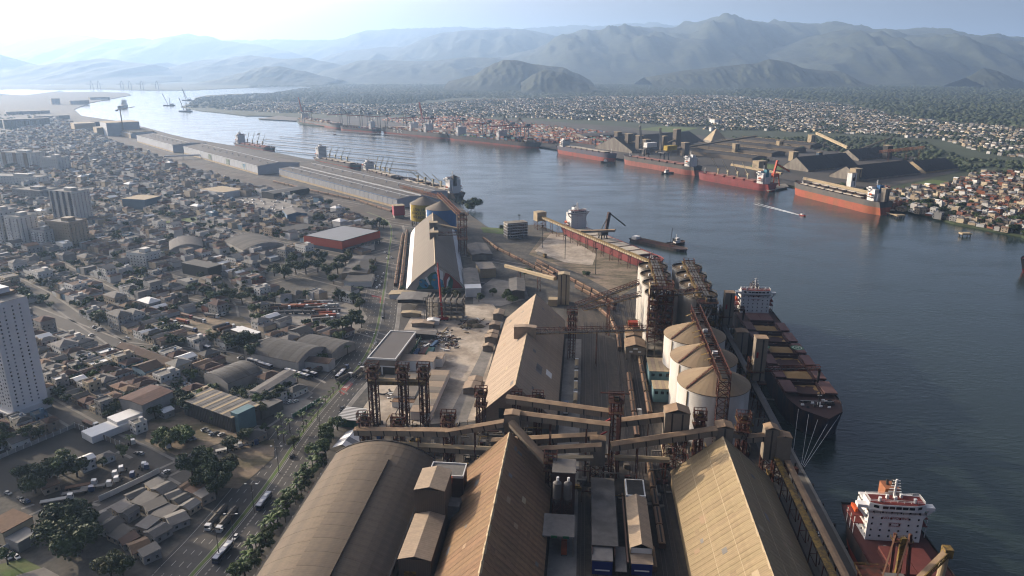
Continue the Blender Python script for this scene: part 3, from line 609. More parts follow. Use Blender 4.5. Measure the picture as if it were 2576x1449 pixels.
# hoist towers
def hoist_tower(label, a, b, w, d, h, plats, head=True, name='hoist_tower'):
    t = tthing(name, label, 'tower', a, b)
    lattice(t, 0, 0, w, d, 0, h, max(3, int(h / 4.5)), 0.5, 0.25, x2=False)
    for z in plats: platform(t, 0, 0, w + 2.4, d + 2.4, z)
    if head:
        part('hoist_frame', rail_rect(MB(), -w * 0.75, w * 0.75, -d * 0.5, d * 0.5, h + 0.2, 3.4, 0.28, 3), RUST, t)
        part('drive_unit', MB().cb(0.4, 0, w * 0.55, d * 0.5, h, h + 2.2), DARKM, t); part('motor', MB().cyl((-1.2, -d * .3, h + 1), (1.2, -d * .3, h + 1), 0.7, 10), YELS, t)
        part('elevator_leg', MB().cb(-w * 0.22, 0, 0.9, 1.1, 0.5, h), RUST, t); part('elevator_leg', MB().cb(w * 0.22, 0, 0.9, 1.1, 0.5, h), RUST, t)
    return t
t = hoist_tower('tall rusty hoist tower with cross-arm platform where the galleries meet', 19, 329, 5, 5, 42, (36, 42))
part('hoist_beam', MB().box(-8, 6.5, -0.3, 0.3, 45.4, 45.9), RUST, t); part('duct', MB().cb(1.2, -3.4, 1.6, 1.2, 6, 34), mat('pink_rust', (0.34, 0.17, 0.12), 0.8, 0.2, 0.5), t)
for s in (-1, 1): part('stay', MB().bar((-2.5, -1, 29 + s * 3), (-7, -1, 26 + s * 3), 0.7), REDP, t)
hoist_tower('red twin-leg elevator tower behind the arched warehouse', -66, 331, 5, 4.5, 27, (21, 25.5))
hoist_tower('red elevator tower in front of the middle of the white silos', 61, 334, 4, 4, 33, (28, 32))
hoist_tower('red elevator tower between slim transfer house and quay', 82, 333, 4.5, 4.5, 33, (27, 32))
hoist_tower('lattice leg tower under the steep conveyor beside brown gable', -12, 304, 4, 4, 22, (17, 21))
hoist_tower('leftmost of three rusty elevator towers joined by a beige beam', -116.5, 369, 4.6, 4.6, 36, (31, 35))
hoist_tower('middle of three rusty elevator towers joined by a beige beam', -99, 369, 4.6, 4.6, 36, (31, 35))
hoist_tower('rightmost of three rusty elevator towers joined by a beige beam', -87.5, 371, 4.6, 4.6, 36, (31, 35))
t = gallery('beige flat beam conveyor tying the three rusty elevator towers', (-119, 369, 26.5), (-85, 371, 26.5), 4, 3.0, (), 0, mw=YELS, mr=mat('beam_beige', (0.42, 0.33, 0.2), 0.85, 0.25, 0.3))
hoist_tower('short rusty elevator head left of the low conveyor, next to avenue trees', -113, 339, 5, 4, 20, (15, 19))
hoist_tower('short rusty elevator head beside the blue drum, above low conveyor', -94, 337, 5, 4, 20, (15, 19))
hoist_tower('rusty elevator frame at the left near corner of the pale gabled warehouse', -54, 366, 4.5, 4.5, 25, (18, 24))
hoist_tower('rusty roof hoist frame against the near gable wall, left', -34, 366, 4, 3, 24, (22,), True)
hoist_tower('rusty roof hoist frame against the near gable wall, right', -22, 366, 4, 3, 24, (22,), True)
gallery('short rusty truss joining the two hoist frames at the gable wall', (-34, 366, 22.5), (-18, 367, 22.5), 1.6, 1.6, (), 0, True)
tag(part('drum', MB().cyl((*T(-104, 335), 10), (*T(-104, 335), 16.5), 1.7, 14), mat('blue_drum_paint', (0.03, 0.13, 0.32), 0.6), None), 'upright bright blue drum beside the low conveyor', 'drum')
# twin hoppers and loading shed beside the brown gable
for i, (a, lab) in enumerate(((-8, 'left'), (-3.2, 'right'))):
    t = tthing('hopper', f'{lab} one of two upright dusty steel hoppers over the truck loading shed', 'hopper', a, 283)
    part('barrel', smooth(drum(1.9, 15, 22.5, 18).mesh('barrel', GREYM)), None, t); part('cone', MB().cyl((0, 0, 11.5), (0, 0, 15), 0.4, 18, 1.9, False), GREYM, t); part('dome', MB().cyl((0, 0, 22.5), (0, 0, 23.4), 1.9, 18, 0.5), GREYM, t); part('filter', MB().cyl((0.2, 0.6, 23.3), (0.2, 0.6, 25), 0.6, 10), WHITEC, t)
    lattice(t, 0, 0, 3.4, 3.4, 0, 15, 3, 0.3, 0.18)
t = tthing('loading_shed', 'flat dark truck loading shed with green signs under the twin hoppers', 'shed', -6.5, 270)
part('roof', MB().cb(0, 0, 13.5, 16, 9.4, 9.9), FIBRE, t)
for x in (-6.4, 6.4):
    for y in (-7.6, 0, 7.6): part('post', MB().cb(x, y, 0.5, 0.5, 0, 9.4), CONC, t)
for x in (-1.8, 3.2): part('sign', MB().cb(x, -8.1, 2.6, 0.2, 9.0, 10.2), GREEND, t)
t = tthing('clad_block', 'windowless dark clad block behind the twin hoppers', 'building', -5.3, 298)
part('cladding', MB().cb(0, 0, 10.5, 12, 0, 22), MATS['maroon_cladding'], t); part('roof', MB().cb(0, 0, 10.9, 12.4, 22, 22.4), FIBRE, t)
# rail unloading sheds
t = tthing('unloading_shed', 'long flat-roofed grey unloading shed with blue curtain end, left of two', 'shed', 12.5, 258)
part('roof', MB().cb(0.6, 27, 11, 52, 8.5, 9), FIBRE, t); part('annex_roof', MB().cb(-0.6, -3, 8.6, 9, 7.6, 8), FIBRE, t)
for s in (-1, 1): part('side_wall', MB().cb(s * 4.6, 26, 0.3, 60, 0, 8.5), MATS['maroon_cladding'], t)
part('curtain', MB().cb(-0.6, -7.4, 8.2, 0.3, 1.2, 7.4), mat('blue_tarp', (0.02, 0.05, 0.26), 0.6, 0.1), t); part('curtain_bar', MB().cb(-0.6, -7.65, 6, 0.2, 3.2, 3.7), WHITE, t)
part('side_canopy', MB().cb(7, -2, 4.5, 16, 5, 5.3), FIBRE, t)
t = tthing('unloading_shed', 'narrow gabled unloading shed with rounded far section and blue curtain, right of two', 'shed', 28, 260)
for s in (-1, 1): part('side_wall', MB().cb(s * 4.4, 23, 0.3, 52, 0, 9.5), GALW, t)
part('roof', MB().gable(-4.5, 4.5, -2, 34, 9.5, 11.6, 0.3, 0.25), PALER, t); part('far_roof', MB().cb(0, 42, 9, 14, 9.6, 10.4), WHITEC, t); part('tank_roof', MB().cb(0, 42, 7.6, 12.6, 10.4, 10.6), DARKM, t)
part('front_wall', MB().cb(0, -2, 8.8, 0.3, 6.5, 9.5), WHITEC, t); part('canopy', MB().add([(-4.5, -8, 6.4), (4.5, -8, 6.4), (4.5, -2.2, 7.2), (-4.5, -2.2, 7.2)], [(0, 1, 2, 3)]), PALER, t)
part('curtain', MB().cb(0, -8, 8.4, 0.3, 1.0, 6.2), MATS['blue_tarp'], t); part('curtain_bar', MB().cb(0, -8.25, 6, 0.2, 3.0, 3.5), WHITE, t)
for k in range(7): part('pipe', MB().bar((-5.6, -6 + k * 7.2, 5.2), (-5.6, 1.2 + k * 7.2, 5.2), 0.7), mat('pipe_pinkish', (0.40, 0.27, 0.2), 0.7), t)
# conveyors and towers beyond the pale warehouse
gallery('rusty open conveyor bridge from pale warehouse roof to the elevator tower', (-30, 463, 25), (46, 476, 25), 3.6, 3.4, (0.55,), 0, True)
transfer_house('pale box head house straddling the ridge of the pale gabled warehouse', -37, 461, 15, 5, 22, 30.5, 0.6, 0, False, PALER, PALER)
hoist_tower('rusty lattice tower beside the pale warehouse right eave, carrying the bridge', -5.5, 482, 5, 6, 34, (24, 29, 34))
gallery('upper rusty truss conveyor climbing from lattice tower to concrete silos', (-3, 508, 30), (46, 553, 36), 3, 3, (0.5,), 0, True)
gallery('lower rusty truss conveyor climbing to concrete silos', (2, 524, 22), (46, 540, 30), 3, 3, (0.45,), 0, True)
gallery('rusty truss conveyor between the inland and quayside silo tops', (62, 489, 47), (84, 494, 48), 3, 3, (), 0, True)
t = transfer_house('octagonal-looking tall concrete transfer tower by the freight trains', -15, 607, 10, 9, 0, 27, 0.8, 2, False, CREAM, CREAM)
part('annex', MB().cb(-9, -6, 8, 8, 0, 6), CREAM, t)
t = tthing('rail_hopper_house', 'low grey hopper house with orange machine on its roof, by the lattice tower', 'building', 40, 517)
part('wall', MB().cb(0, 0, 12, 22, 0, 9), CONC, t); part('roof', MB().gable(-6, 6, -11, 11, 9, 10.5), GALR, t); part('machine', MB().cb(0, 5, 7, 6, 12, 15), ORANGE, t); part('railing', rail_rect(MB(), -4.5, 4.5, 1, 9, 12, 3.5, 0.2, 4), YELS, t)
t = tthing('rail_hopper_house', 'grey pitched wagon shed at the foot of the elevator tower', 'building', 39.5, 490)
part('wall', MB().cb(0, 0, 14, 16, 4.5, 10), GALW, t); part('roof', MB().gable(-7, 7, -8, 8, 10, 12, 0.4), GALR, t)
for x in (-6, 0, 6): part('post', MB().cb(x, -7.6, 0.8, 0.8, 0, 4.5), CONC, t)
for x in (-3, 3): part('window', MB().cb(x, -8.1, 2.2, 0.15, 6, 7.2), WHITEC, t)
part('window', MB().cb(0, -8.1, 3, 0.15, 8.2, 9.4), WHITEC, t)
for (a, b, w, d, h, lab) in ((53, 452, 14, 22, 10, 'larger teal-walled office with tan striped roof under the white silos'), (52, 422, 11, 12, 9, 'smaller teal-walled office with tan striped roof beside the wagons')):
    t = tthing('site_office', lab, 'building', a, b)
    part('wall', MB().cb(0, 0, w, d, 0, h), TEALC, t)
    k = 6; 
    for i in range(k): part('roof_panel', MB().box(-w / 2 - .4 + (w + .8) * i / k + .04, -w / 2 - .4 + (w + .8) * (i + 1) / k - .04, -d / 2 - .4, d / 2 + .4, h, h + 0.3), (CREAM, PALER)[i % 2], t)
    for i in range(3): part('window', MB().cb(-w / 3 + i * w / 3, -d / 2, 2, 0.2, h - 3.5, h - 1.6), BLACKG, t)
    part('stair', MB().bar((w / 2 + 0.6, -d / 2 + 1, 0.5), (w / 2 + 0.6, d / 2 - 2, h - 2), 1.2, 0.3), YELS, t)
t = tthing('fan_drum', 'round yellow-rimmed fan housing by the tall transfer house', 'fan', 54, 366)
part('rim', MB().cyl((0, 0, 0), (0, 0, 3.2), 4.4, 24), YELS, t); part('hub', MB().cyl((0, 0, 3.2), (0, 0, 3.7), 0.8, 12), RUST, t)
for i in range(8): part('blade', MB().bar((0.6 * math.cos(i * .785), 0.6 * math.sin(i * .785), 3.35), (4 * math.cos(i * .785), 4 * math.sin(i * .785), 3.35), 0.5, 0.15), CREAM, t)
# quay conveyors and ship loaders
gallery('long dusty conveyor running along the quay beside the beige gable, water side', (104.3, 338, 11.5), (104.3, 165, 11.5), 2.6, 1.4, tuple((k + .5) / 11 for k in range(11)), 0, mr=GALR)
gallery('long dark conveyor running along the quay beside the beige gable, land side', (99.2, 336, 12.5), (99.2, 165, 12.5), 2.6, 1.4, tuple((k + .5) / 11 for k in range(11)), 0, mw=DARKM, mr=YELS)
gallery('covered quay conveyor feeding the ship loaders behind the white silos', (106, 345, 14), (106, 630, 14), 3.2, 2.8, tuple((k + .5) / 16 for k in range(16)), 16, mw=DARKM, mr=GREYM)
def ship_loader(label, b, top, boom, out):
    t = tthing('ship_loader', label, 'ship loader', 107, b)
    for sx in (-1, 1):
        for sy in (-1, 1): part('portal_leg', MB().bar((sx * 5, sy * 6, 0.2), (sx * 4, sy * 5, 16), 0.9), DARKM, t)
    platform(t, 0, 0, 12, 13, 16, RUST); platform(t, -1, -3, 9, 9, 24, RUST)
    lattice(t, -1, 0, 6, 6, 16, 30, 3, 0.4, 0.25, m=RUST, x2=True)
    part('tower_cladding', MB().cb(1, -3, 7, 6.5, 18, top), GALW, t); part('tower_roof', MB().cb(1, -3, 7.4, 6.9, top, top + 0.4), GALR, t); part('joint_strip', MB().cb(1.8, -6.3, 0.9, 0.12, 18, top - .5), BAND, t); part('sign_panel', MB().cb(-1, -6.3, 1.1, 0.14, top - 12, top - 8.5), REDP, t)
    mb = MB(); 
    for s in (-1, 1):
        for z in (0, 2.4): mb.bar((4, boom + s * 1.4, 25 + z), (4 + out, boom + s * 1.4, 27 + z), 0.35)
        for i in range(12): mb.bar((4 + out * i / 12, boom + s * 1.4, 25 + 2 * i / 12), (4 + out * (i + 1) / 12, boom + s * 1.4, 27.4 + 2 * i / 12), 0.22)
    part('boom', mb, RUST, t); part('belt', MB().bar((4, boom, 25.5), (4 + out, boom, 27.5), 1.6, 0.5), DARKM, t); part('spout', MB().cyl((4 + out, boom, 27), (3.6 + out, boom, 18.5), 0.9, 10, 0.6), DARKM, t)
    for s in (-2, 2): part('chute', MB().bar((-3, s, 27), (-4.5, s - 4, 17), 1.0), YELS, t)
ship_loader('tall grey ship loader tower with red panel, its boom over the open holds', 420, 45, -6, 32)
ship_loader('grey ship loader tower nearer the ship superstructure, boom raised inland', 520, 42, 3, 10)
t = transfer_house('grey drum-topped loader house behind the farthest white silo', 112, 485, 8, 8, 8, 24, 0.6, 1, True)
# ship loader over the nearest ship
t = tthing('ship_loader', 'orange ship loader with A-frame mast over the nearest ship hold', 'ship loader', 114.5, 244)
for x in (-2.7, 2.7): part('mast_leg', MB().bar((x * 1.2 + 8.5, -1, 12), (x + 8.5, 2, 32), 1.0), RUST, t)
platform(t, 8.5, 2, 7, 3.4, 29, RUST); part('mast_ladder', MB().box(7.6, 9.4, .2, 1.6, 13, 31), YELS, t); part('machine_house', MB().cb(4, -8, 7, 6, 14, 19), ORANGE, t); part('house_roof', MB().cb(4, -8, 7.6, 6.6, 19, 19.4), FIBRE, t); part('machine_house', MB().cb(-2, -11, 6, 6, 14, 17), WHITEC, t)
mb = MB(); A0, B0 = Vector((10, -8, 15)), Vector((26, 3, 23))
for s in (-1.3, 1.3):
    for z in (0, 2.4): mb.bar(A0 + Vector((0, s, z)), B0 + Vector((0, s, z)), .4)
    for k in range(11): mb.bar(A0.lerp(B0, k / 11) + Vector((0, s, 0)), A0.lerp(B0, (k + 1) / 11) + Vector((0, s, 2.4)), .25)
part('boom', mb, MATS['dusty_yellow_steel'], t); part('belt_cover', MB().bar(A0 + Vector((0, 0, 2.7)), B0 + Vector((0, 0, 2.7)), 2.0, .35), GALR, t); part('boom_head', MB().cb(26, 3, 3, 3.4, 22.6, 26.4), YELS, t); part('spout', MB().cyl((25.4, 2.6, 22.6), (24, 1, 10), 1.4, 12), CREAM, t)
for x in (6, 11): part('stay', MB().bar((x, 2, 32), (x - 12, -16, 14), .55), mat('stay_tan', (0.30, 0.17, 0.1), 0.8), t)
for x in (-4, 4):
    for y in (-12, 4): part('portal_leg', MB().bar((x, y, .1), (x, y, 14), .9), RUST, t)
platform(t, 1, -4, 13, 20, 14, RUST)
# roof detail: battens, patches, ridge vents on the big roofs
rr = random.Random(61)
for (a, b0, b1, w, ev, rg, m) in ((70.6, 162, 322, 46, 8, 28, BEIGER), (-32.85, 162, 316, 41.3, 8, 28, DUSTR), (-35.5, 376, 545, 46, 6, 27, PALER)):
    o = [x for x in COL.objects if x.name.startswith('gabled_warehouse') and x.parent is None and abs(x.location.x - T(a, 160 if b0 < 200 else 374)[0]) < 3 and abs(x.location.y - T(a, 160 if b0 < 200 else 374)[1]) < 3][0]
    k = (rg - ev) / (w / 2); L = b1 - b0
    for s_ in (-1, 1):
        for f in (0.33, 0.66) if a == 70.6 else (): part('roof_batten', MB().box(-.12, .12, 2, L, -.03, .09), CREAM, o, loc=(s_ * w / 2 * f, 0, rg - k * w / 2 * f + .24), rot=(0, s_ * math.atan(k), 0))
        for i in range(16):
            f = rr.uniform(.1, .9); y = rr.uniform(4, L - 8); part('patch_sheet', MB().box(-rr.uniform(.6, 1.6), rr.uniform(.6, 1.6), 0, rr.uniform(2, 6), .02, .06), rr.choice([FIBRE, m, m, CREAM, GALR]), o, loc=(s_ * w / 2 * f, y, rg - k * w / 2 * f + .22), rot=(0, s_ * math.atan(k), 0))
    for i in range(int(L / 9)): part('ridge_post', MB().cb(0, 4 + i * 9, .12, .12, rg, rg + 1.5), RUST, o)
# pipes, cabinets and clutter on the ground between the conveyors
jk = MB()
for i in range(520):
    a, b = rr.choice([(rr.uniform(-118, -62), rr.uniform(324, 372)), (rr.uniform(-58, -14), rr.uniform(322, 366)), (rr.uniform(-10, 46), rr.uniform(300, 345)), (rr.uniform(46, 100), rr.uniform(324, 358)), (rr.uniform(100, 114), rr.uniform(340, 620))]); x, y = T(a, b); jk.cur = rr.randrange(6)
    if rr.random() < .6: w, d, h = rr.uniform(.6, 3), rr.uniform(.6, 3), rr.uniform(.6, 3.4); jk.cb(x, y, w, d, .05, h)
    else: q = rr.uniform(3, 12); z = rr.uniform(.5, 9); th = rr.choice([TH, TH + 1.57]); jk.bar((x, y, z), (x + q * math.sin(th), y + q * math.cos(th), z), rr.uniform(.25, .6)); jk.bar((x, y, 0), (x, y, z), .25)
o = part('plant_clutter', jk, [RUST, GREYM, GALW, DARKM, YELS, CONC], None, kind='stuff'); o['label'] = 'pipes, cabinets and small machinery on the terminal ground'; o['category'] = 'machinery'
# ------------------------------------------------------------------ ships
def paint(name, col, **k):
    if name.split('_')[0] in ('hull', 'boot') : k.setdefault('col2', tuple(a * .6 + b * .4 for a, b in zip(col, (.20, .10, .06)))); k.setdefault('mixs', .22); k.setdefault('streak', (1.2, 1.2, .22))
    return mat(name, col, k.pop('rough', 0.7), k.pop('var', 0.2), k.pop('scale', 0.3), **k)
HRED = paint('boot_red', (0.40, 0.085, 0.05), col2=(0.30, 0.09, 0.05), mixs=0.05); HNAVY = paint('hull_navy', (0.018, 0.035, 0.07)); HBLACK = paint('hull_black', (0.016, 0.017, 0.02))
HGREY = paint('hull_grey', (0.125, 0.125, 0.125), col2=(0.17, 0.15, 0.13), mixs=0.06); HPURP = paint('hull_slate_blue', (0.09, 0.10, 0.17)); HCRIM = paint('hull_crimson', (0.33, 0.055, 0.055), col2=(0.26, 0.05, 0.045), mixs=0.05)
DRED = paint('deck_red', (0.27, 0.055, 0.045), rough=0.8); DBROWN = paint('deck_maroon', (0.10, 0.05, 0.045), rough=0.85); SHIPW = paint('ship_white', (0.80, 0.79, 0.77), var=0.05, rough=0.5)
HATB = paint('hatch_maroon', (0.19, 0.105, 0.10), rough=0.75, rnd=0.08); HATC = paint('hatch_cream', (0.60, 0.55, 0.47), rough=0.75, rnd=0.06); HATP = paint('hatch_pink', (0.42, 0.23, 0.18), rough=0.75, rnd=0.06)
CRANEW = paint('crane_cream', (0.62, 0.57, 0.42), rough=0.6); FBLUE = paint('funnel_blue', (0.03, 0.16, 0.34)); ORB = paint('lifeboat_orange', (0.65, 0.16, 0.03))
def hull_lines(L, B, fine=0.14, stern=0.80):
    out = []; n = 26
    for i in range(n + 1):
        s = i / n; y = L * s
        if s < 0.1: k = stern + (1 - stern) * math.sin(s / 0.1 * math.pi / 2); kw = k * (0.55 + 0.45 * s / 0.1)
        elif s > 1 - fine: q = (s - 1 + fine) / fine; k = math.sqrt(max(0, 1 - q ** 2.3)); kw = math.sqrt(max(0, 1 - q ** 1.45))
        else: k = kw = 1
        out.append((y, k * B / 2, kw * B / 2, s))
    return out
def ship_hull(t, L, B, D, boot, top, low, deckm, fc=3.0):
    ln = hull_lines(L, B); zd = lambda s: D + (max(0, (s - 0.86) / 0.14) ** 1.2) * fc * 0.6
    def strip(z0f, z1f, w0, w1):
        vs = []; fs = []; m = len(ln)
        for sg in (-1, 1):
            for (y, k, kw, s) in ln:
                f0 = w0(k, kw); f1 = w1(k, kw); push = 0.028 * L * (s > 0.93) * (s - 0.93) / 0.07
                vs.append((sg * f0, y + push * (z0f(s) / max(D, 1)), z0f(s))); vs.append((sg * f1, y + push * (z1f(s) / max(D, 1)), z1f(s)))
        for sd in (0, 1):
            o = sd * 2 * m
            for i in range(m - 1):
                q = (o + 2 * i, o + 2 * i + 1, o + 2 * i + 3, o + 2 * i + 2); fs.append(q if sd else q[::-1])
        fs.append((0, 2 * m, 2 * m + 1, 1))
        return MB().add(vs, fs)
    zb = boot; mix = lambda k, kw, f: kw + (k - kw) * f
    me = strip(lambda s: -2.0, lambda s: zb, lambda k, kw: kw * 0.97, lambda k, kw: mix(k, kw, zb / D)).mesh('lower_hull', low); smooth(me); part('lower_hull', me, None, t)
    me = strip(lambda s: zb, zd, lambda k, kw: mix(k, kw, zb / D), lambda k, kw: k).mesh('topsides', top); smooth(me); part('topsides', me, None, t)
    mb = MB(); vs = []; m = len(ln)
    for (y, k, kw, s) in ln: p = 0.028 * L * (s > 0.93) * (s - 0.93) / 0.07; vs += [(-k * 0.985, y + p, zd(s) - 0.9), (k * 0.985, y + p, zd(s) - 0.9)]
    mb.add(vs, [(2 * i, 2 * i + 1, 2 * i + 3, 2 * i + 2) for i in range(m - 1)]); part('deck', mb, deckm, t)
    return zd
def ship_house(t, y0, w, d, z0, z1, B, det, name='', deckm=None, funnel=None, face=1, redtop=True):
    """Superstructure: stepped block, bridge with wings, mast, funnel, lifeboats. face=1 looks to the bow (+y)."""
    deckm = deckm or DRED
    h = part('deckhouse', MB().box(-w / 2, w / 2, y0 - d, y0, z0, z1 - 3), SHIPW, t)
    part('boat_deck', MB().box(-B / 2 + 0.5, B / 2 - 0.5, y0 - d, y0 - d * 0.25, z0 + 5.4, z0 + 5.8), deckm, t)
    br = part('bridge', MB().prism([(-w / 2 - 0.3, y0 - d * 0.55), (w / 2 + 0.3, y0 - d * 0.55), (w / 2 + 0.3, y0 - 0.3), (w * 0.3, y0 + 1.2), (-w * 0.3, y0 + 1.2), (-w / 2 - .3, y0 - 0.3)], z1 - 3, z1), SHIPW, t)
    part('bridge_deck', MB().prism([(-w / 2, y0 - d * 0.5), (w / 2, y0 - d * 0.5), (w / 2, y0 - 0.5), (w * 0.3, y0 + 0.9), (-w * .3, y0 + .9), (-w / 2, y0 - .5)], z1, z1 + 0.15), deckm if redtop else SHIPW, t)
    for s in (-1, 1):
        part('bridge_wing', MB().add([(s * w / 2, y0 - 4, z1 - 3.0), (s * B / 2, y0 - 4, z1 - 3.0), (s * B / 2, y0 - 1, z1 - 3.0), (s * w / 2, y0 - 0.6, z1 - 3.0), (s * w / 2, y0 - 4, z1 - 1.6), (s * B / 2, y0 - 4, z1 - 1.6), (s * B / 2, y0 - 1, z1 - 1.6), (s * w / 2, y0 - .6, z1 - 1.6)],
                               [(0, 1, 2, 3), (4, 5, 6, 7), (0, 1, 5, 4), (1, 2, 6, 5), (2, 3, 7, 6), (3, 0, 4, 7)]), SHIPW, t)
        part('wing_brace', MB().bar((s * w / 2, y0 - 2, z1 - 8), (s * B / 2 * 0.97, y0 - 2, z1 - 3), 0.5, 1.2), SHIPW, t)
        part('side_deck', MB().cb(s * (w / 2 + (B - w) / 4), y0 - d * .62, (B - w) / 2 - 0.4, d * 0.55, z0 + 8.4, z0 + 8.7), deckm, t)
        part('lifeboat', MB().prism([(s * (B / 2 - 2.6), y0 - d * .8), (s * (B / 2 - 1.3), y0 - d * .85), (s * (B / 2 - 1.3), y0 - d * 0.45), (s * (B / 2 - 2.6), y0 - d * 0.5)], z0 + 9.2, z0 + 10.8), ORB, t)
        for k in (0.3, 0.6, 0.9): part('deck_post', MB().bar((s * (B / 2 - 0.8), y0 - d * k, z0), (s * (B / 2 - 0.8), y0 - d * k, z0 + 8.4), 0.3), SHIPW, t)
    if det > 1:
        wn = MB().cb(0, 0, 0.7, 0.12, -0.45, 0.45).mesh('window', BLACKG); bw = MB().cb(0, 0, 2.2, 0.12, -0.6, 0.6).mesh('bridge_window', BLACKG)
        nl = int((z1 - 3 - z0) / 2.9)
        for i in range(nl):
            for k in range(6): part('window', wn, None, h, loc=(-w * 0.42 + w * 0.84 * k / 5, y0 + 0.04, z0 + 2.2 + i * 2.9))
            for s in (-1, 1):
                for k in range(4): part('window', wn, None, h, loc=(s * (w / 2 + .04), y0 - d * 0.9 + d * .8 * k / 3, z0 + 2.2 + i * 2.9), rot=math.pi / 2)
        for k in range(5): part('bridge_window', bw, None, br, loc=(-w * 0.24 + w * 0.48 * k / 4, y0 + 1.22, z1 - 1.2))
        for s in (-1, 1): part('bridge_window', bw, None, br, loc=(s * w * 0.4, y0 + 0.5, z1 - 1.2), rot=-s * 0.38)
        part('railing', rail_rect(MB(), -w / 2, w / 2, y0 - d * 0.5, y0 - 0.6, z1 + .15, 1.2, 0.12, 8), SHIPW, br)
        for (x, y) in ((-3, -5), (3, -4), (0, -3)): part('deck_box', MB().cb(x, y0 + y, 1.0, 1.0, z1 + .15, z1 + 1.8), SHIPW, t)
        for s in (-1, 1): part('dome', MB().cyl((s * w * .32, y0 - 1.2, z1 + .15), (s * w * .32, y0 - 1.2, z1 + 2.2), 0.5, 10, 0.7), SHIPW, t)
        part('rail_row', rail_rect(MB(), -w / 2 - 0.5, w / 2 + .5, y0 - d * 0.9, y0 + 0.9, z1 - 4.4, 1.0, 0.12, 10), BAND, t)
    else:
        part('window_band', MB().cb(0, y0 + 1.22, w * 0.56, 0.1, z1 - 1.9, z1 - 0.8), BLACKG, br)
        for i in range(int((z1 - 4 - z0) / 2.9)): part('window_band', MB().cb(0, y0 + 0.04, w * 0.8, 0.1, z0 + 1.9 + i * 2.9, z0 + 2.5 + i * 2.9), mat('pale_window_row', (0.35, 0.36, 0.38), 0.5), h)
    ms = part('mast', MB().bar((0, y0 - d * 0.35, z1), (0, y0 - d * 0.35, z1 + 9), 0.7), SHIPW, t)
    for i in range(5): part('mast_arm', MB().cb(0, y0 - d * .35, 5.2 - i * 0.6, 0.35, z1 + 3 + i * 1.3, z1 + 3.3 + i * 1.3), SHIPW, ms)
    f = part('funnel', MB().prism([(-3.4, y0 - d - 1), (2.6, y0 - d - 1), (2.6, y0 - d + 5.5), (-3.4, y0 - d + 5.5)], z0 + 8, z1 + 2.5), funnel or SHIPW, t)
    part('casing', MB().cb(-.4, y0 - d + 1.5, w * 0.6, 9, z0, z0 + 11), SHIPW, t)
    for x in (-1.8, 0.6): part('exhaust', MB().cyl((x, y0 - d + 2, z1 + 2.5), (x, y0 - d + 1.2, z1 + 4.6), 0.6, 8), DARKM, f)
def ship_crane(t, y, z, h, reach, ang, lift):
    c = part('deck_crane', MB().cyl((0, y, z), (0, y, z + h), 1.3, 10, 1.1), CRANEW, t)
    part('crane_cab', MB().cb(0, y, 3.2, 3.4, z + h - 4, z + h), CRANEW, c)
    q = Vector((math.cos(ang) * math.cos(lift), math.sin(ang) * math.cos(lift), math.sin(lift))) * reach
    mb = MB(); n = Vector((-math.sin(ang), math.cos(ang), 0))
    for s in (-1, 1): mb.bar(Vector((0, y, z + h - 4)) + n * s * 1.1, Vector((0, y, z + h - 4)) + q + n * s * 0.4, 0.45)
    for k in range(1, 8): p = Vector((0, y, z + h - 4)) + q * k / 8; mb.bar(p - n * 1.0, p + n * 1.0, 0.25)
    part('jib', mb, CRANEW, c); part('hoist_wire', MB().bar((0, y, z + h), Vector((0, y, z + h - 4)) + q, 0.12), DARKM, c)
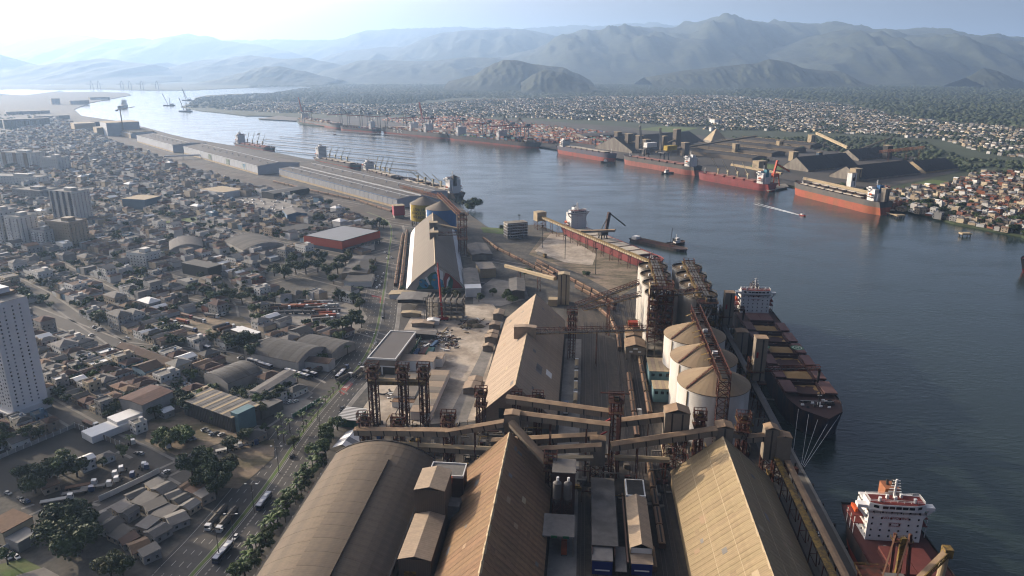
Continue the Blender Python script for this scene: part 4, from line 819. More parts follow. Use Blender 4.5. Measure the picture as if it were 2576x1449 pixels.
def bulk(label, stern, bow, B=30, D=13, boot=5, top=None, low=None, deckm=None, hatch=None, nh=7, house=None, state='closed', cranes=0, det=1, funnel=None, hz=33, group=None, name='bulk_carrier', lift=1.0, fwd=0):
    dx, dy = bow[0] - stern[0], bow[1] - stern[1]; L = math.hypot(dx, dy)
    t = thing(name, label, 'ship', (*stern, ZW), math.atan2(dy, dx) - math.pi / 2, group)
    low = low or HRED; top = top or HNAVY; deckm = deckm or DBROWN; hatch = hatch or HATB
    zd = ship_hull(t, L, B, D, boot, top, low, deckm); hl = 26
    ship_house(t, hl, min(B - 9, 23), 13, D - 0.9, hz, B, det, deckm=DRED if det > 1 else deckm, funnel=funnel)
    y0, y1 = hl + 6, L * 0.88; st = (y1 - y0) / nh
    for i in range(nh):
        a, b = y0 + i * st + st * 0.12, y0 + (i + 1) * st - st * 0.12; w = B * 0.54 if i < nh - 1 else B * 0.46
        c = part('hatch_coaming', MB().box(-w / 2 - .5, w / 2 + .5, a - .5, a, D - 1, D + 1.3).box(-w / 2 - .5, w / 2 + .5, b, b + .5, D - 1, D + 1.3).box(-w / 2 - .5, -w / 2, a, b, D - 1, D + 1.3).box(w / 2, w / 2 + .5, a, b, D - 1, D + 1.3), deckm, t)
        if state == 'closed' or (state == 'mixed' and i in (0,)):
            for s in (-1, 1): part('hatch_cover', MB().box(min(s * w / 2 * 1.05, s * .1), max(s * w / 2 * 1.05, s * .1), a - .4, b + .4, D + 1.32, D + 2.2), hatch, t)
        else:
            n = 8; vs = []; rr = random.Random(i)
            for p in range(n + 1):
                for q in range(n + 1):
                    e = min(p, n - p, q, n - q) / (n / 2); vs.append((-w / 2 + w * p / n, a + (b - a) * q / n, D - .6 + (1.9 if i % 2 else -1.6) * e + rr.uniform(-.35, .35)))
            me = MB().add(vs, [(p * (n + 1) + q, (p + 1) * (n + 1) + q, (p + 1) * (n + 1) + q + 1, p * (n + 1) + q + 1) for p in range(n) for q in range(n)]).mesh('cargo', GRAIN); smooth(me); part('cargo', me, None, c)
            for s in (-1, 1):
                hc = part('hatch_cover', MB().box(min(s * (w / 2 + .8), s * (B / 2 - .2)), max(s * (w / 2 + .8), s * (B / 2 - .2)), a - .4, b + .4, D + 1.32, D + 2.2), hatch, t)
                if det > 1 and i == 3:
                    part('helipad_mark', MB().cyl((s * B * .365, (a + b) / 2, D + 2.2), (s * B * .365, (a + b) / 2, D + 2.23), 4.3, 24), GREEND, hc)
                    part('helipad_ring', drum(3.2, 0, 0.03, 24).add(ring(3.2, 24, .03) + ring(2.6, 24, .03), [(k, (k + 1) % 24, 24 + (k + 1) % 24, 24 + k) for k in range(24)]), LINEW, hc, loc=(s * B * .365, (a + b) / 2, D + 2.23))
                    part('helipad_letter', MB().box(-1.0, -.6, -1.2, 1.2, 0, .03).box(.6, 1.0, -1.2, 1.2, 0, .03).box(-.6, .6, -.2, .2, 0, .03), LINEW, hc, loc=(s * B * .365, (a + b) / 2, D + 2.23))
        if det > 1:
            rr = random.Random(i + 50)
            for k in range(5): part('deck_fitting', MB().cb(rr.uniform(-8, 8), a - st * 0.1, 1, 1, D - .9, D + rr.uniform(0, 1)), rr.choice([DARKM, GREYM, DRED]), t)
    if cranes:
        for i in range(cranes): ship_crane(t, y0 + (i + 1) * (y1 - y0) / (cranes + 1) - st * 0.0, D - 1, 13, 24, 1.9 + 0.15 * i, lift)
    zb = zd(0.97) - 0.9
    part('foremast', MB().bar((0, L * 0.94, zb), (0, L * .94, zb + 9), 0.5), SHIPW if det < 2 else DARKM, t); part('crosstree', MB().cb(0, L * .94, 2.4, .3, zb + 6.5, zb + 6.9), SHIPW, t)
    rr = random.Random(11)
    for k in range(26 if det > 1 else 5):
        x = rr.uniform(-B * .3, B * .3) * (1 if det > 1 else .6); y = L * rr.uniform(.9, .955); part('winch', MB().cyl((x - .8, y, zb + .6), (x + .8, y, zb + .6), rr.uniform(.5, .9), 8), rr.choice([DARKM, DARKM, GREYM, SHIPW]), t)
    if det > 1: part('bow_rail', MB().bar((-B * .3, L * .925, zb + 1.6), (B * .3, L * .925, zb + 1.6), .12), SHIPW, t)
    return t
def words3(txt, size, m, parent, loc, rot, name='lettering', depth=0.02):
    cu = bpy.data.curves.new(name, 'FONT'); cu.body = txt; cu.size = size; cu.align_x = 'CENTER'; cu.align_y = 'CENTER'; cu.extrude = depth; cu.materials.append(m)
    o = bpy.data.objects.new(name, cu); 
    me = bpy.data.meshes.new_from_object(o); bpy.data.objects.remove(o)
    return part(name, me, None, parent, loc, rot)
s1 = bulk('navy bulk carrier loading at the terminal quay, holds open on golden grain', T(138.5, 590), T(138.5, 383), 31, 14, 3, HNAVY, HNAVY, DBROWN, HATB, 7, state='mixed', det=2, hz=32, funnel=HNAVY)
words3('NO SMOKING', 1.5, REDP, s1, (0, 26.12, 27.2), (R(90), 0, math.pi)); words3('SAFETY FIRST', 1.2, REDP, s1, (0, 26.12, 24.6), (R(90), 0, math.pi))
for k, (x, a, b) in enumerate(((-12, 117.6, 364), (-8, 117.8, 349), (-2, 118, 348), (5, 118.2, 347), (9, 118.4, 346))):
    tag(part('mooring_line', MB().bar((*T(138.5 + x, 392 if k == 0 else 386), ZW + 13.8), (*T(a, b), 0.3), 0.13), WHITEC, None), ('inland-most', 'second', 'third', 'fourth', 'outermost')[k] + ' pale mooring rope from the navy carrier bow to the quay', 'rope', 'bow mooring ropes')
s2 = bulk('white-housed bulk carrier with red decks berthed nearest the viewer', T(134, 302), T(134, 95), 31, 11, 4, HBLACK, HRED, paint('deck_shaded_red', (0.17, 0.06, 0.05), rough=.85), paint('hatch_red', (0.24, 0.075, 0.06)), 7, state='mixed', det=2, hz=28, funnel=paint('funnel_orange', (0.42, 0.20, 0.10)))  # warehouse shade is put into the dark deck and hull colours
words3('NO SMOKING', 1.7, REDP, s2, (0, 26.12, 21.2), (R(90), 0, math.pi)); words3('NO SMOKING', 0.8, REDP, s2, (0, 26.12, 18.8), (R(90), 0, math.pi)); words3('SAFETY FIRST', 0.8, REDP, s2, (0, 26.12, 17.4), (R(90), 0, math.pi))
part('funnel_badge', MB().box(-3.5, -3.45, 14.5, 16.5, 26, 29), SHIPW, s2)
dq = Vector((122, -275)).normalized(); nq = Vector((-dq.y, dq.x)); nq = nq if nq.x > 0 else -nq
p6 = Vector((44, 915)) + nq * 17.5
s6 = bulk('red-hulled bulk carrier at the bare storage quay, beside the long slim conveyor', tuple(p6 + dq * 28), tuple(p6 + dq * 222), 30, 10, 4, HCRIM, HCRIM, DRED, HATC, 7, state='closed', det=2, hz=33)
words3('NO SMOKING', 1.6, REDP, s6, (0, 26.12, 27), (R(90), 0, math.pi))
wp = lambda u, v: G(u, v, ZW)
def off(p, q, d):
    """Move a near-side waterline to the ship's centre line."""
    v = Vector(q) - Vector(p); n = Vector((-v.y, v.x)).normalized(); n = n if n.y > 0 else -n
    return tuple(Vector(p) + n * d), tuple(Vector(q) + n * d)
b_, a_ = off(wp(1985, 487), wp(2203, 543), 15)
e1 = bulk('grey and rust-orange empty bulk carrier with cream hatches beside the hillside shanties', a_, b_, 30, 19, 11, HGREY, paint('boot_orange_rust', (0.45, 0.13, 0.06), col2=(0.38, 0.15, 0.06), mixs=0.04), DBROWN, HATC, 7, funnel=FBLUE, hz=38, state='open')
for ch in list(e1.children):
    if ch.name.startswith('hatch_coaming'):
        for c in ch.children: c.hide_render = False
b_, a_ = off(wp(1748, 450), wp(1927, 483), 14)
bulk('all-crimson bulk carrier with four cream deck cranes', a_, b_, 28, 12, 5, HCRIM, HCRIM, DRED, HATP, 5, cranes=4, hz=32, funnel=paint('funnel_teal', (0.10, 0.33, 0.40)), lift=1.05)
b_, a_ = off(wp(1560, 412), wp(1740, 443), 15)
bulk('grey-topped red bulk carrier with pink hatches under the two dark loader masts', a_, b_, 30, 17, 10, HGREY, paint('boot_faded_red', (0.42, 0.15, 0.11)), DBROWN, HATP, 7, hz=36)
a_, b_ = off(wp(1396, 385), wp(1532, 409), 15)
bulk('slate-blue over red bulk carrier moored below the four grey elevator towers', a_, b_, 30, 18, 9, HPURP, HRED, DBROWN, HATC, 7, hz=33)
CC = [paint('box_' + n, c, rnd=0.12, rough=0.7) for n, c in (('rust', (0.30, 0.085, 0.05)), ('maroon', (0.20, 0.06, 0.05)), ('tan', (0.42, 0.30, 0.17)), ('grey', (0.45, 0.45, 0.45)), ('white', (0.66, 0.66, 0.64)), ('blue', (0.06, 0.16, 0.30)), ('teal', (0.09, 0.24, 0.26)), ('brown', (0.24, 0.13, 0.08)), ('green', (0.06, 0.22, 0.12)), ('orange', (0.48, 0.17, 0.05)))]
CBOX = MB().box(-6.1, 6.1, -1.22, 1.22, 0, 2.6).mesh('container', CC[0]); CBOX20 = MB().box(-1.22, 1.22, -6.1, 6.1, 0, 2.6).mesh('container', CC[0])
def box_ship(label, a, b, B, D, house_at, top, fill, word=None, two=False, wts=None, seed=0):
    L = math.hypot(b[0] - a[0], b[1] - a[1]); t = thing('container_ship', label, 'ship', (*a, ZW), math.atan2(b[1] - a[1], b[0] - a[0]) - math.pi / 2)
    ship_hull(t, L, B, D, 4.5, top, HRED, DBROWN); rr = random.Random(seed)
    hy = [L * k for k in house_at]
    for k, y in enumerate(hy): ship_house(t, y, B - 10, 10, D - .9, D + 24, B, 1, deckm=SHIPW, redtop=False)
    y = 12
    while y < L * 0.9:
        if not any(h - 20 < y < h + 8 for h in hy):
            nb = max(1, int(fill * rr.uniform(0.3, 1.25)))
            for r in range(nb):
                cols = []
                for c in range(int(B / 2.6) - 1):
                    if r and rr.random() < 0.12: continue
                    x = (c - (int(B / 2.6) - 2) / 2) * 2.55
                    if y > L * .8 and abs(x) > B * .34: continue
                    m = rr.choices(CC, wts or [5, 4, 2, 2, 3, 3, 2, 2, 1, 1])[0]
                    if c < 4 or c > int(B / 2.6) - 5 or r == nb - 1: part('container', CBOX20, m, t, loc=(x, y, D + .4 + r * 2.65))
            part('lashing_bridge', MB().cb(0, y + 6.7, B * .94, .6, D - 1, D + 5), CREAM, t)
        y += 13.6
    if word: words3(word, 11, SHIPW, t, (B / 2 + .12, L * .62, D * .6), (R(90), 0, R(90)), depth=0.05)
    part('foremast', MB().bar((0, L * .95, D), (0, L * .95, D + 11), .5), SHIPW, t)
    return t
b_, a_ = off(wp(955, 334), wp(1122, 351), 19)
o = box_ship('grey container ship with big white letters and tan and white boxes, stern to us', a_, b_, 38, 15, (0.33, 0.55), HGREY, 3.2, None, wts=[3, 2, 4, 1, 5, 0, 0, 3, 0, 1], seed=5)
LL = math.dist(a_, b_)
for k, ch in enumerate('MSC'): words3(ch, 12, SHIPW, o, (-19.15, LL * (0.76 - 0.055 * k), 9.4), (R(90), 0, R(-90)), depth=0.05)
a_, b_ = off(wp(1122, 351), wp(1342, 375), 20)
box_ship('long black container ship piled with mixed coloured boxes, red and white funnel', a_, b_, 40, 14, (0.14, 0.62), HBLACK, 3.8, None, wts=[4, 5, 1, 1, 1, 3, 3, 2, 3, 1], seed=6)
b_, a_ = off(wp(852, 327), wp(945, 335), 14)
box_ship('small dark container ship with white house aft, beyond the lettered ship', a_, b_, 28, 11, (0.2,), HBLACK, 2.2, None, wts=[5, 4, 1, 2, 1, 1, 1, 3, 0, 1], seed=7)
a_, b_ = off(wp(748, 307), wp(850, 325), 16)
box_ship('distant grey-green container ship at the pier end with tan boxes', a_, b_, 32, 12, (0.12,), HGREY, 3, None, wts=[4, 3, 4, 2, 2, 0, 0, 4, 0, 1], seed=8)
# ships along the long sheds
q1 = [G(1137, 500), G(860, 418), G(700, 385), G(455, 345)]
def along(i, d0, L, offn=17, rev=False):
    a, b = Vector(q1[i]), Vector(q1[i + 1]); d = (b - a).normalized(); n = Vector((d.y, -d.x)); n = n if n.x > 0 else -n
    p = a + d * d0 + n * offn; q = p + d * L; return (tuple(q), tuple(p)) if rev else (tuple(p), tuple(q))
p, q = along(0, 6, 195); bulk('black bulk carrier stern-on at the shed corner, white house and dark hull', p, q, 29, 8.5, 2, HBLACK, HBLACK, DBROWN, HATC, 5, cranes=4, hz=32, state='mixed', lift=0.6, funnel=HBLACK)
p, q = along(0, 225, 160, rev=True); bulk('black geared bulk carrier behind the middle of the long sheds, lattice jibs raised', p, q, 26, 6.5, 2, HBLACK, HBLACK, DBROWN, HATC, 5, cranes=4, hz=21, lift=1.15)
p, q = along(1, -40, 185, 18, rev=True); bulk('pale-cranes bulk carrier with tall white house behind the grey panelled shed', p, q, 28, 7.5, 3, HGREY, HRED, DBROWN, HATC, 5, cranes=4, hz=32, lift=1.1)
p, q = along(2, 60, 190, 18, rev=True); bulk('dark-red geared bulk carrier past the ribbed sheds', p, q, 28, 9, 4, HBLACK, HRED, DRED, HATP, 5, cranes=4, hz=32, lift=1.2)
p = wp(302, 274); bulk('lone cargo ship steaming up the glaring far reach', (p[0] - 60, p[1] + 170), p, 28, 12, 3, HGREY, HGREY, DBROWN, HATC, 4, cranes=3, hz=34, lift=1.3)
tag(part('ship_stern_glimpse', MB().box(0, 14, 0, 22, -2, 4).box(0, 14, 0, 22, 4, 9), HCRIM, None), 'red ship end cut by the picture edge', 'ship')
bpy.data.objects.remove(bpy.data.objects['ship_stern_glimpse'])
u0 = wp(2572, 690); bulk('rust-red ship end just entering at the right edge of the channel', (u0[0] + 190, u0[1] + 30), (u0[0] + 3, u0[1] + 4), 28, 14, 5, HGREY, HCRIM, DRED, HATC, 5, hz=34)
# tugs, barge, launches
def tug(label, u, v, hd, s=1.0):
    t = thing('tugboat', label, 'boat', (*wp(u, v), ZW), hd, 'harbour tugs', (s, s, s))
    ship_hull(t, 26, 9, 2.6, 0.6, HBLACK, HBLACK, DBROWN, 1.5); part('wheelhouse', MB().cb(0, 15, 5, 7, 1.6, 5).cb(0, 15.5, 3.6, 4, 5, 7.6), SHIPW, t); part('window_band', MB().cb(0, 15.5, 3.7, 4.1, 6, 7), BLACKG, t); part('funnel', MB().cb(-1.4, 10.5, 1, 1.4, 4, 7.5).cb(1.4, 10.5, 1, 1.4, 4, 7.5), DARKM, t); part('mast', MB().bar((0, 14, 7.6), (0, 14, 12), .3), SHIPW, t)
tug('black-hulled harbour tug between the slate-blue and grey-topped carriers', 1540, 410, R(70)); tug('black-hulled harbour tug nudging the stern quarter of the grey-topped carrier', 1693, 436, R(110)); tug('small white tug at the far end of the coal barge', 1678, 618, R(-60))
ba = wp(1590, 604); bb = wp(1672, 622); t = thing('bunker_barge', 'low black flat barge alongside the red-hulled carrier, piping on deck', 'boat', (*ba, ZW), math.atan2(bb[1] - ba[1], bb[0] - ba[0]) - math.pi / 2)
ship_hull(t, 78, 16, 3.2, .4, HBLACK, HBLACK, DBROWN, .5)
for x in (-4, -1.5, 1.5, 4): part('deck_pipe', MB().bar((x, 8, 2.9), (x, 60, 2.9), .4), RUST, t)
part('pump_house', MB().cb(0, 6, 8, 7, 2.3, 6), SHIPW, t); part('boom', MB().bar((3, 58, 2.5), (-8, 52, 22), .5), DARKM, t)
foam = mat('wake_foam', (0.85, 0.87, 0.87), 0.7, 0.3, 0.15)
def launch(label, u, v, trail, w=3.2):
    a = wp(u, v); b = wp(*trail); hd = math.atan2(a[1] - b[1], a[0] - b[0]) - math.pi / 2; t = thing('launch', label, 'boat', (*a, ZW), hd)
    ship_hull(t, 11, 3.6, 1.3, .3, REDP, HBLACK, SHIPW, .5); part('cabin', MB().cb(0, 4, 2.4, 3.6, .8, 2.6), SHIPW, t)
    Lt = math.dist(a, b); vs = []; fs = []; n = 60; rr = random.Random(int(u))
    for side in (-1, 1):
        o = len(vs)
        for i in range(n + 1):
            s = i / n; y = -Lt * s; x = side * (0.8 + 0.035 * Lt * s + rr.uniform(-.3, .3)); ww = w * (0.5 + .5 * s) * (1 - s) ** .6 * rr.uniform(.6, 1.3) * .5
            vs += [(x - ww, y, .06), (x + ww, y, .06)]
        fs += [(o + 2 * i, o + 2 * i + 1, o + 2 * i + 3, o + 2 * i + 2) for i in range(n)]
    ob = part('wake_foam', MB().add(vs, fs), foam, None, loc=(*a, ZW), rot=hd, kind='stuff')
launch('small red launch racing across mid-channel with long white wake', 2012, 541, (1900, 512), 6); launch('tiny launch with a wake in front of the lettered container ship', 846, 338, (1010, 346), 6)
launch('small white motorboat heading up the far channel', 652, 337, (655, 336.5), 1)
def platf(label, u, v, w, d, h):
    t = thing('mooring_dolphin', label, 'dolphin', (*wp(u, v), ZW)); part('cap', MB().cb(0, 0, w, d, h, h + 1.8), CREAM, t)
    for x in (-.4, .4):
        for y in (-.38, .38): part('pile', MB().cyl((x * w, y * d, -3), (x * w, y * d, h), .55, 8), DARKM, t)
platf('lone flat-topped concrete dolphin standing in open water by the shanty shore', 2427, 594, 12, 8, 2.6); platf('concrete dolphin at the end of the walkway behind the rust-orange carrier', 2262, 548, 12, 9, 3); platf('small dolphin below the shanty shore, near walkway', 2240, 535, 9, 7, 3)
for i, (u, v, lab) in enumerate(((425, 266, 'crane barge with slanted boom anchored in the far reach'), (466, 281, 'low dredging barge with two derricks in the far reach'), (470, 253, 'tall A-frame crane barge by the far wooded point'))):
    t = thing('crane_barge', lab, 'boat', (*wp(u, v), ZW), R(80)); part('hull', MB().prism([(-12, -30), (12, -30), (12, 24), (0, 34), (-12, 24)], -1, 5), HBLACK, t); part('deckhouse', MB().cb(0, -18, 12, 14, 5, 12), SHIPW, t)
    part('boom', MB().bar((0, 5, 6), (14 if i == 0 else 4, 40 if i == 0 else 26, 62 if i < 2 else 75), 2.2), DARKM, t); part('strut', MB().bar((0, -6, 6), (4, 26, 75) if i == 2 else (0, -10, 40), 1.8), DARKM, t)
# ------------------------------------------------------------------ roads of the left bank
AVE = smooth_line([G(u, v) for u, v in [(440, 1500), (480, 1449), (551, 1373), (645, 1256), (700, 1180), (745, 1110), (800, 1038), (845, 985), (896, 933), (931, 878), (949, 828), (957, 785), (966, 730), (973, 680), (979, 630), (985, 595), (985, 570), (969, 551), (930, 536), (880, 520), (800, 500), (700, 475), (600, 453), (500, 425), (400, 390), (300, 355), (230, 330)]], 2)
NEAR = [p for p in AVE if p[1] < 1020]
px_poly('junction_pavement', [(690, 1090), (740, 1040), (860, 960), (960, 800), (1030, 760), (1060, 800), (960, 900), (900, 1000), (760, 1180), (690, 1250)], ASPH, 0.012)
struct('avenue', ribbon(AVE, 34, z=0.02, off=-0.5), ASPH)
struct('avenue_verge', ribbon(NEAR, 3.2, z=0.03, off=15.6), PAVE)
kb = struct('median_strip', ribbon(NEAR, 1.9, z=0.14), GRASS)
for s in (-1, 1): part('kerb', MB().add(*(lambda r: (r.v, r.f))(ribbon(NEAR, 0.35, z=0.16, off=s * 1.05))), KERB, kb)
def dashes(pl, offs, w, dl, gap, z=0.032, m=None, name='lane_marking', y1=700):
    mb = MB(); pts = dense(pl, 0.6); acc = 0.0; seg = []
    for i in range(len(pts) - 1):
        a, b = Vector(pts[i]), Vector(pts[i + 1]); d = (b - a)
        if d.length < 1e-6: continue
        if a.y > y1: break
        ph = acc % (dl + gap); acc += d.length
        if ph < dl:
            n = Vector((d.y, -d.x)).normalized(); p0, p1 = a + n * offs, b + n * offs
            mb.add([(p0.x - n.x * w / 2, p0.y - n.y * w / 2, z), (p0.x + n.x * w / 2, p0.y + n.y * w / 2, z), (p1.x + n.x * w / 2, p1.y + n.y * w / 2, z), (p1.x - n.x * w / 2, p1.y - n.y * w / 2, z)], [(0, 1, 2, 3)])
    return part(name, mb, m or LINEW, None, kind='structure')
for o in (-4.8, -8.4, -12.0): dashes(NEAR, o, 0.22, 3, 5)
dashes(NEAR, 8.6, 0.22, 3, 5); dashes(NEAR, 12.2, 0.22, 3, 5); dashes(NEAR, 5.2, 0.7, 1.6, 1.0, z=0.05, name='kerb_block', m=KERB, y1=470); dashes(NEAR, -16, 0.18, 500, 0.1); dashes(NEAR, 14.2, 0.18, 500, 0.1); dashes(NEAR, 1.8, .25, 500, .1)
px_poly('red_bus_bay', [(852, 985), (878, 958), (888, 966), (864, 994)], LINER, 0.04); px_poly('red_crossing', [(934, 742), (962, 744), (962, 749), (936, 747)], LINER, 0.04); px_poly('red_crossing', [(956, 744), (968, 745), (966, 762), (955, 762)], LINER, 0.044)
def zebra(u0, v0, u1, v1, n, w, l):
    a, b = Vector(G(u0, v0)), Vector(G(u1, v1)); d = (b - a); e = d.normalized(); nn = Vector((-e.y, e.x)); st = struct('zebra_crossing', MB(), LINEW)
    me = MB().box(-w / 2, w / 2, -l / 2, l / 2, 0, .004).mesh('crossing_bar', LINEW)
    for i in range(n): p = a + d * (i / max(1, n - 1)); part('crossing_bar', me, None, st, loc=(p.x, p.y, .045), rot=math.atan2(e.y, e.x))
    return st
zebra(798, 990, 815, 975, 9, .7, 5); zebra(630, 1093, 655, 1072, 9, .7, 5); zebra(868, 975, 895, 945, 12, .8, 3)
STREETS = []
def street(pts, w, name='street', world=False, z=0.008):
    pl = pts if world else [G(u, v) for u, v in pts]; STREETS.append((pl, w)); struct(name, ribbon(pl, w, z=z + 0.0001 * len(STREETS)), ASPH)
    for s in (-1, 1):
        r = ribbon(pl, 1.8, z=.13, off=s * (w / 2 + .9)); struct('pavement', r, PAVE)
street([(0, 765), (60, 775), (300, 870), (560, 895), (640, 912), (760, 955), (850, 1000)][1:], 13)
street([(110, 1012), (150, 1035), (275, 1105), (350, 1137), (437, 1182), (480, 1205)], 10)
street([(215, 1290), (250, 1272), (400, 1195), (560, 1120), (640, 1080), (700, 1040)], 9)
street([(60, 1290), (140, 1260), (230, 1285)], 7)
street([(640, 905), (610, 770), (560, 700)], 8); street([(300, 868), (180, 790), (110, 740), (30, 700)], 9); street([(640, 770), (760, 740), (930, 745)], 8); street([(330, 760), (470, 745), (640, 770)], 8)
street([(0, 690), (130, 655), (330, 760)], 8)
P0 = Vector((-182, 473))
def gp(p, q): return (p * GE1[0] + q * GE2[0], p * GE1[1] + q * GE2[1])
for q in range(370, 1900, 78): street([gp(-1500 - (q - 370) * .3, q), gp(-290 - (q - 370) * .45 if q < 620 else 40 - q * .95, q)], 8, world=True)
for p in range(-1400, -300, 118):
    pl = [gp(p, q) for q in range(330, 1800, 20)]; pl = [a for a in pl if inside(a, WLAND) and line_dist(a, AVE) > 16 and a[0] < -120]
    if len(pl) > 3: street([pl[0], pl[-1]], 8, world=True)

# ------------------------------------------------------------------ open lots
LOTS = []
def lot(name, pts, m, z=0.16, excl=True):
    pl = [G(u, v) for u, v in pts]
    if excl: LOTS.append(pl)
    struct(name, MB().add([(x, y, z) for x, y in pl], [tuple(range(len(pl)))]), m)
lot('truck_yard', [(668, 778), (790, 752), (905, 766), (925, 800), (895, 838), (800, 828), (690, 812)], PAVE)
lot('truck_yard', [(392, 800), (480, 786), (610, 798), (645, 828), (600, 868), (500, 862), (440, 835)], DIRT)
lot('sports_court', [(-40, 1150), (182, 1076), (312, 1128), (210, 1180), (-40, 1265)], mat('dark_shaded_court', (0.055, 0.055, 0.055), 0.9, 0.2, .1))  # dark asphalt court; the towers' shade is put into its colour too
lot('lorry_park', [(70, 1258), (250, 1180), (340, 1150), (408, 1188), (310, 1236), (130, 1300)], YARD)
lot('gravel_lot', [(375, 1062), (480, 1028), (610, 1072), (600, 1100), (450, 1150), (365, 1110)], DIRT)
lot('trailer_lot', [(520, 1185), (600, 1120), (690, 1105), (690, 1150), (600, 1230), (540, 1225)], DIRT)
lot('corner_lawn', [(-40, 1430), (60, 1405), (125, 1440), (80, 1500), (-60, 1500)], GRASS); lot('corner_terrace', [(40, 1449), (110, 1428), (150, 1449), (100, 1490)], PAVE, .2)
lot('forecourt', [(690, 1015), (770, 985), (800, 1000), (740, 1050), (690, 1050)], PAVE); lot('forecourt', [(770, 1005), (835, 950), (870, 940), (850, 980), (800, 1012)], ASPH, .17)
lot('construction_yard', [(955, 1075), (905, 1040), (985, 920), (1010, 840), (1050, 770), (1240, 765), (1265, 800), (1195, 1060)], SAND)
lot('yard_lane', [(1115, 1075), (1175, 1060), (1270, 800), (1250, 790), (1205, 900)], PAVE, .18, False)
lot('green_field', [(1210, 572), (1290, 575), (1275, 590), (1215, 585)], GRASS); lot('bare_quay_yard', [(1330, 640), (1370, 585), (1420, 585), (1600, 672), (1640, 700), (1560, 745), (1460, 690)], DIRT, .1)
lot('pale_concrete_pad', [(1345, 632), (1385, 588), (1420, 592), (1500, 640), (1490, 668), (1420, 660)], SAND, .16, False)
lot('station_forecourt', [(1190, 735), (1240, 700), (1320, 715), (1330, 750), (1260, 770), (1190, 765)], PAVE, .06)
lot('car_pound', [(560, 505), (640, 490), (770, 520), (700, 545)], PAVE); lot('car_pound_field', [(390, 560), (500, 545), (520, 552), (410, 572)], GRASS, .16)
EXCL = [[G(u, v) for u, v in [(660, 700), (690, 655), (890, 640), (960, 650), (960, 735), (700, 738)]]] + LOTS

# ------------------------------------------------------------------ long sheds up the channel
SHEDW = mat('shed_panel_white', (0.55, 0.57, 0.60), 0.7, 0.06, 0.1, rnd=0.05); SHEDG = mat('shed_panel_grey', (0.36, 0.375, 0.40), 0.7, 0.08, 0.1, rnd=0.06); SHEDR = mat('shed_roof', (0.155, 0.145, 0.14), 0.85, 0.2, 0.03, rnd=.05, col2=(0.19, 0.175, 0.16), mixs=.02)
def long_shed(label, p0, L, secs, npan, wallm, roofm, stripe=True, adverts=(), name='port_shed'):
    """p0: near corner on the town side; the shed runs up the channel, secs = (depth, eave, ridge) side by side."""
    t = thing(name, label, 'warehouse', (*p0, 0), R(40)); x = 0
    for k, (dp, ev, rg) in enumerate(secs):
        part('end_wall', MB().add([(x, 0, 0), (x + dp, 0, 0), (x + dp, 0, ev), (x + dp / 2, 0, rg), (x, 0, ev)], [(0, 1, 2, 3, 4)]), SHEDW, t); part('far_wall', MB().box(x, x + dp, L - .3, L, 0, ev), SHEDW, t)
        n = max(6, int(L / 16)); st = L / n
        for (xa, za, xb, zb) in ((x - .6, ev, x + dp / 2, rg), (x + dp / 2, rg, x + dp + .6, ev)):
            me = MB().add([(xa, .05, za), (xb, .05, zb), (xb, st - .05, zb), (xa, st - .05, za), (xa, .05, za - .3), (xb, .05, zb - .3), (xb, st - .05, zb - .3), (xa, st - .05, za - .3)], [(0, 1, 2, 3), (4, 7, 6, 5), (0, 4, 5, 1), (1, 5, 6, 2), (2, 6, 7, 3), (3, 7, 4, 0)]).mesh('roof_panel', roofm)
            for i in range(n): part('roof_panel', me, None, t, loc=(0, i * st, .12 if i % 2 else 0))
        part('ridge_cap', MB().box(x + dp / 2 - .8, x + dp / 2 + .8, 0, L, rg, rg + .35), SHEDW, t)
        for i in range(int(L / 38)): part('roof_vent', MB().cyl((x + dp * .3, 12 + i * 38, ev), (x + dp * .3, 12 + i * 38, rg + 1.3), 1.0, 8), SHEDW, t)
        if k == 0:
            st = L / npan; me = MB().box(-.2, .1, .25, st - .25, 3.2, ev - 1.2).mesh('wall_panel', wallm); cm = MB().box(-.45, .15, -.3, .3, 0, ev).mesh('column', SHEDW)
            for i in range(npan): part('wall_panel', me, None, t, loc=(0, i * st, 0)); part('column', cm, None, t, loc=(0, i * st, 0))
            part('plinth', MB().box(-.6, .2, 0, L, 0, 3), CREAM, t); part('fascia', MB().box(-.7, .2, 0, L, ev - 1.1, ev + .2), mat('blue_fascia', (0.16, 0.24, 0.36), 0.7) if stripe else SHEDW, t)
        else: part('side_wall', MB().box(x, x + .4, 0, L, 0, ev), SHEDW, t)
        x += dp
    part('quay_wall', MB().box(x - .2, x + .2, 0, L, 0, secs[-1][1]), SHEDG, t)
    for (y, w, z0, z1, m) in adverts: part('advert_panel', MB().box(-.75, -.5, y, y + w, z0, z1), m, t)
    return t
ADG = mat('advert_green', (0.07, 0.16, 0.06), 0.7, 0.5, .12, col2=(0.30, 0.36, 0.34), mixs=.1); ADB = mat('advert_blue', (0.12, 0.30, 0.42), 0.7, 0.4, .1, col2=(0.55, 0.58, 0.55), mixs=.08)
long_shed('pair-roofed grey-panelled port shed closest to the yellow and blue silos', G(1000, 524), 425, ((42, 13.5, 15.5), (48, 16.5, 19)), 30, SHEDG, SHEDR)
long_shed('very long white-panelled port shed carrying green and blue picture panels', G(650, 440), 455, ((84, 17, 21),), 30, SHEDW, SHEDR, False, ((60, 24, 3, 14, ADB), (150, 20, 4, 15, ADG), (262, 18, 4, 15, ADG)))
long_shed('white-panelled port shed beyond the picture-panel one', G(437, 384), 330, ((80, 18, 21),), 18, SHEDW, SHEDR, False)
t = long_shed('low shed with cream ribbed roof monitors', G(330, 348), 190, ((70, 13, 15),), 10, CREAM, SHEDG, False)
for i in range(9): part('roof_monitor', MB().box(4, 66, 6 + i * 20, 13 + i * 20, 13.5, 17), CREAM, t)
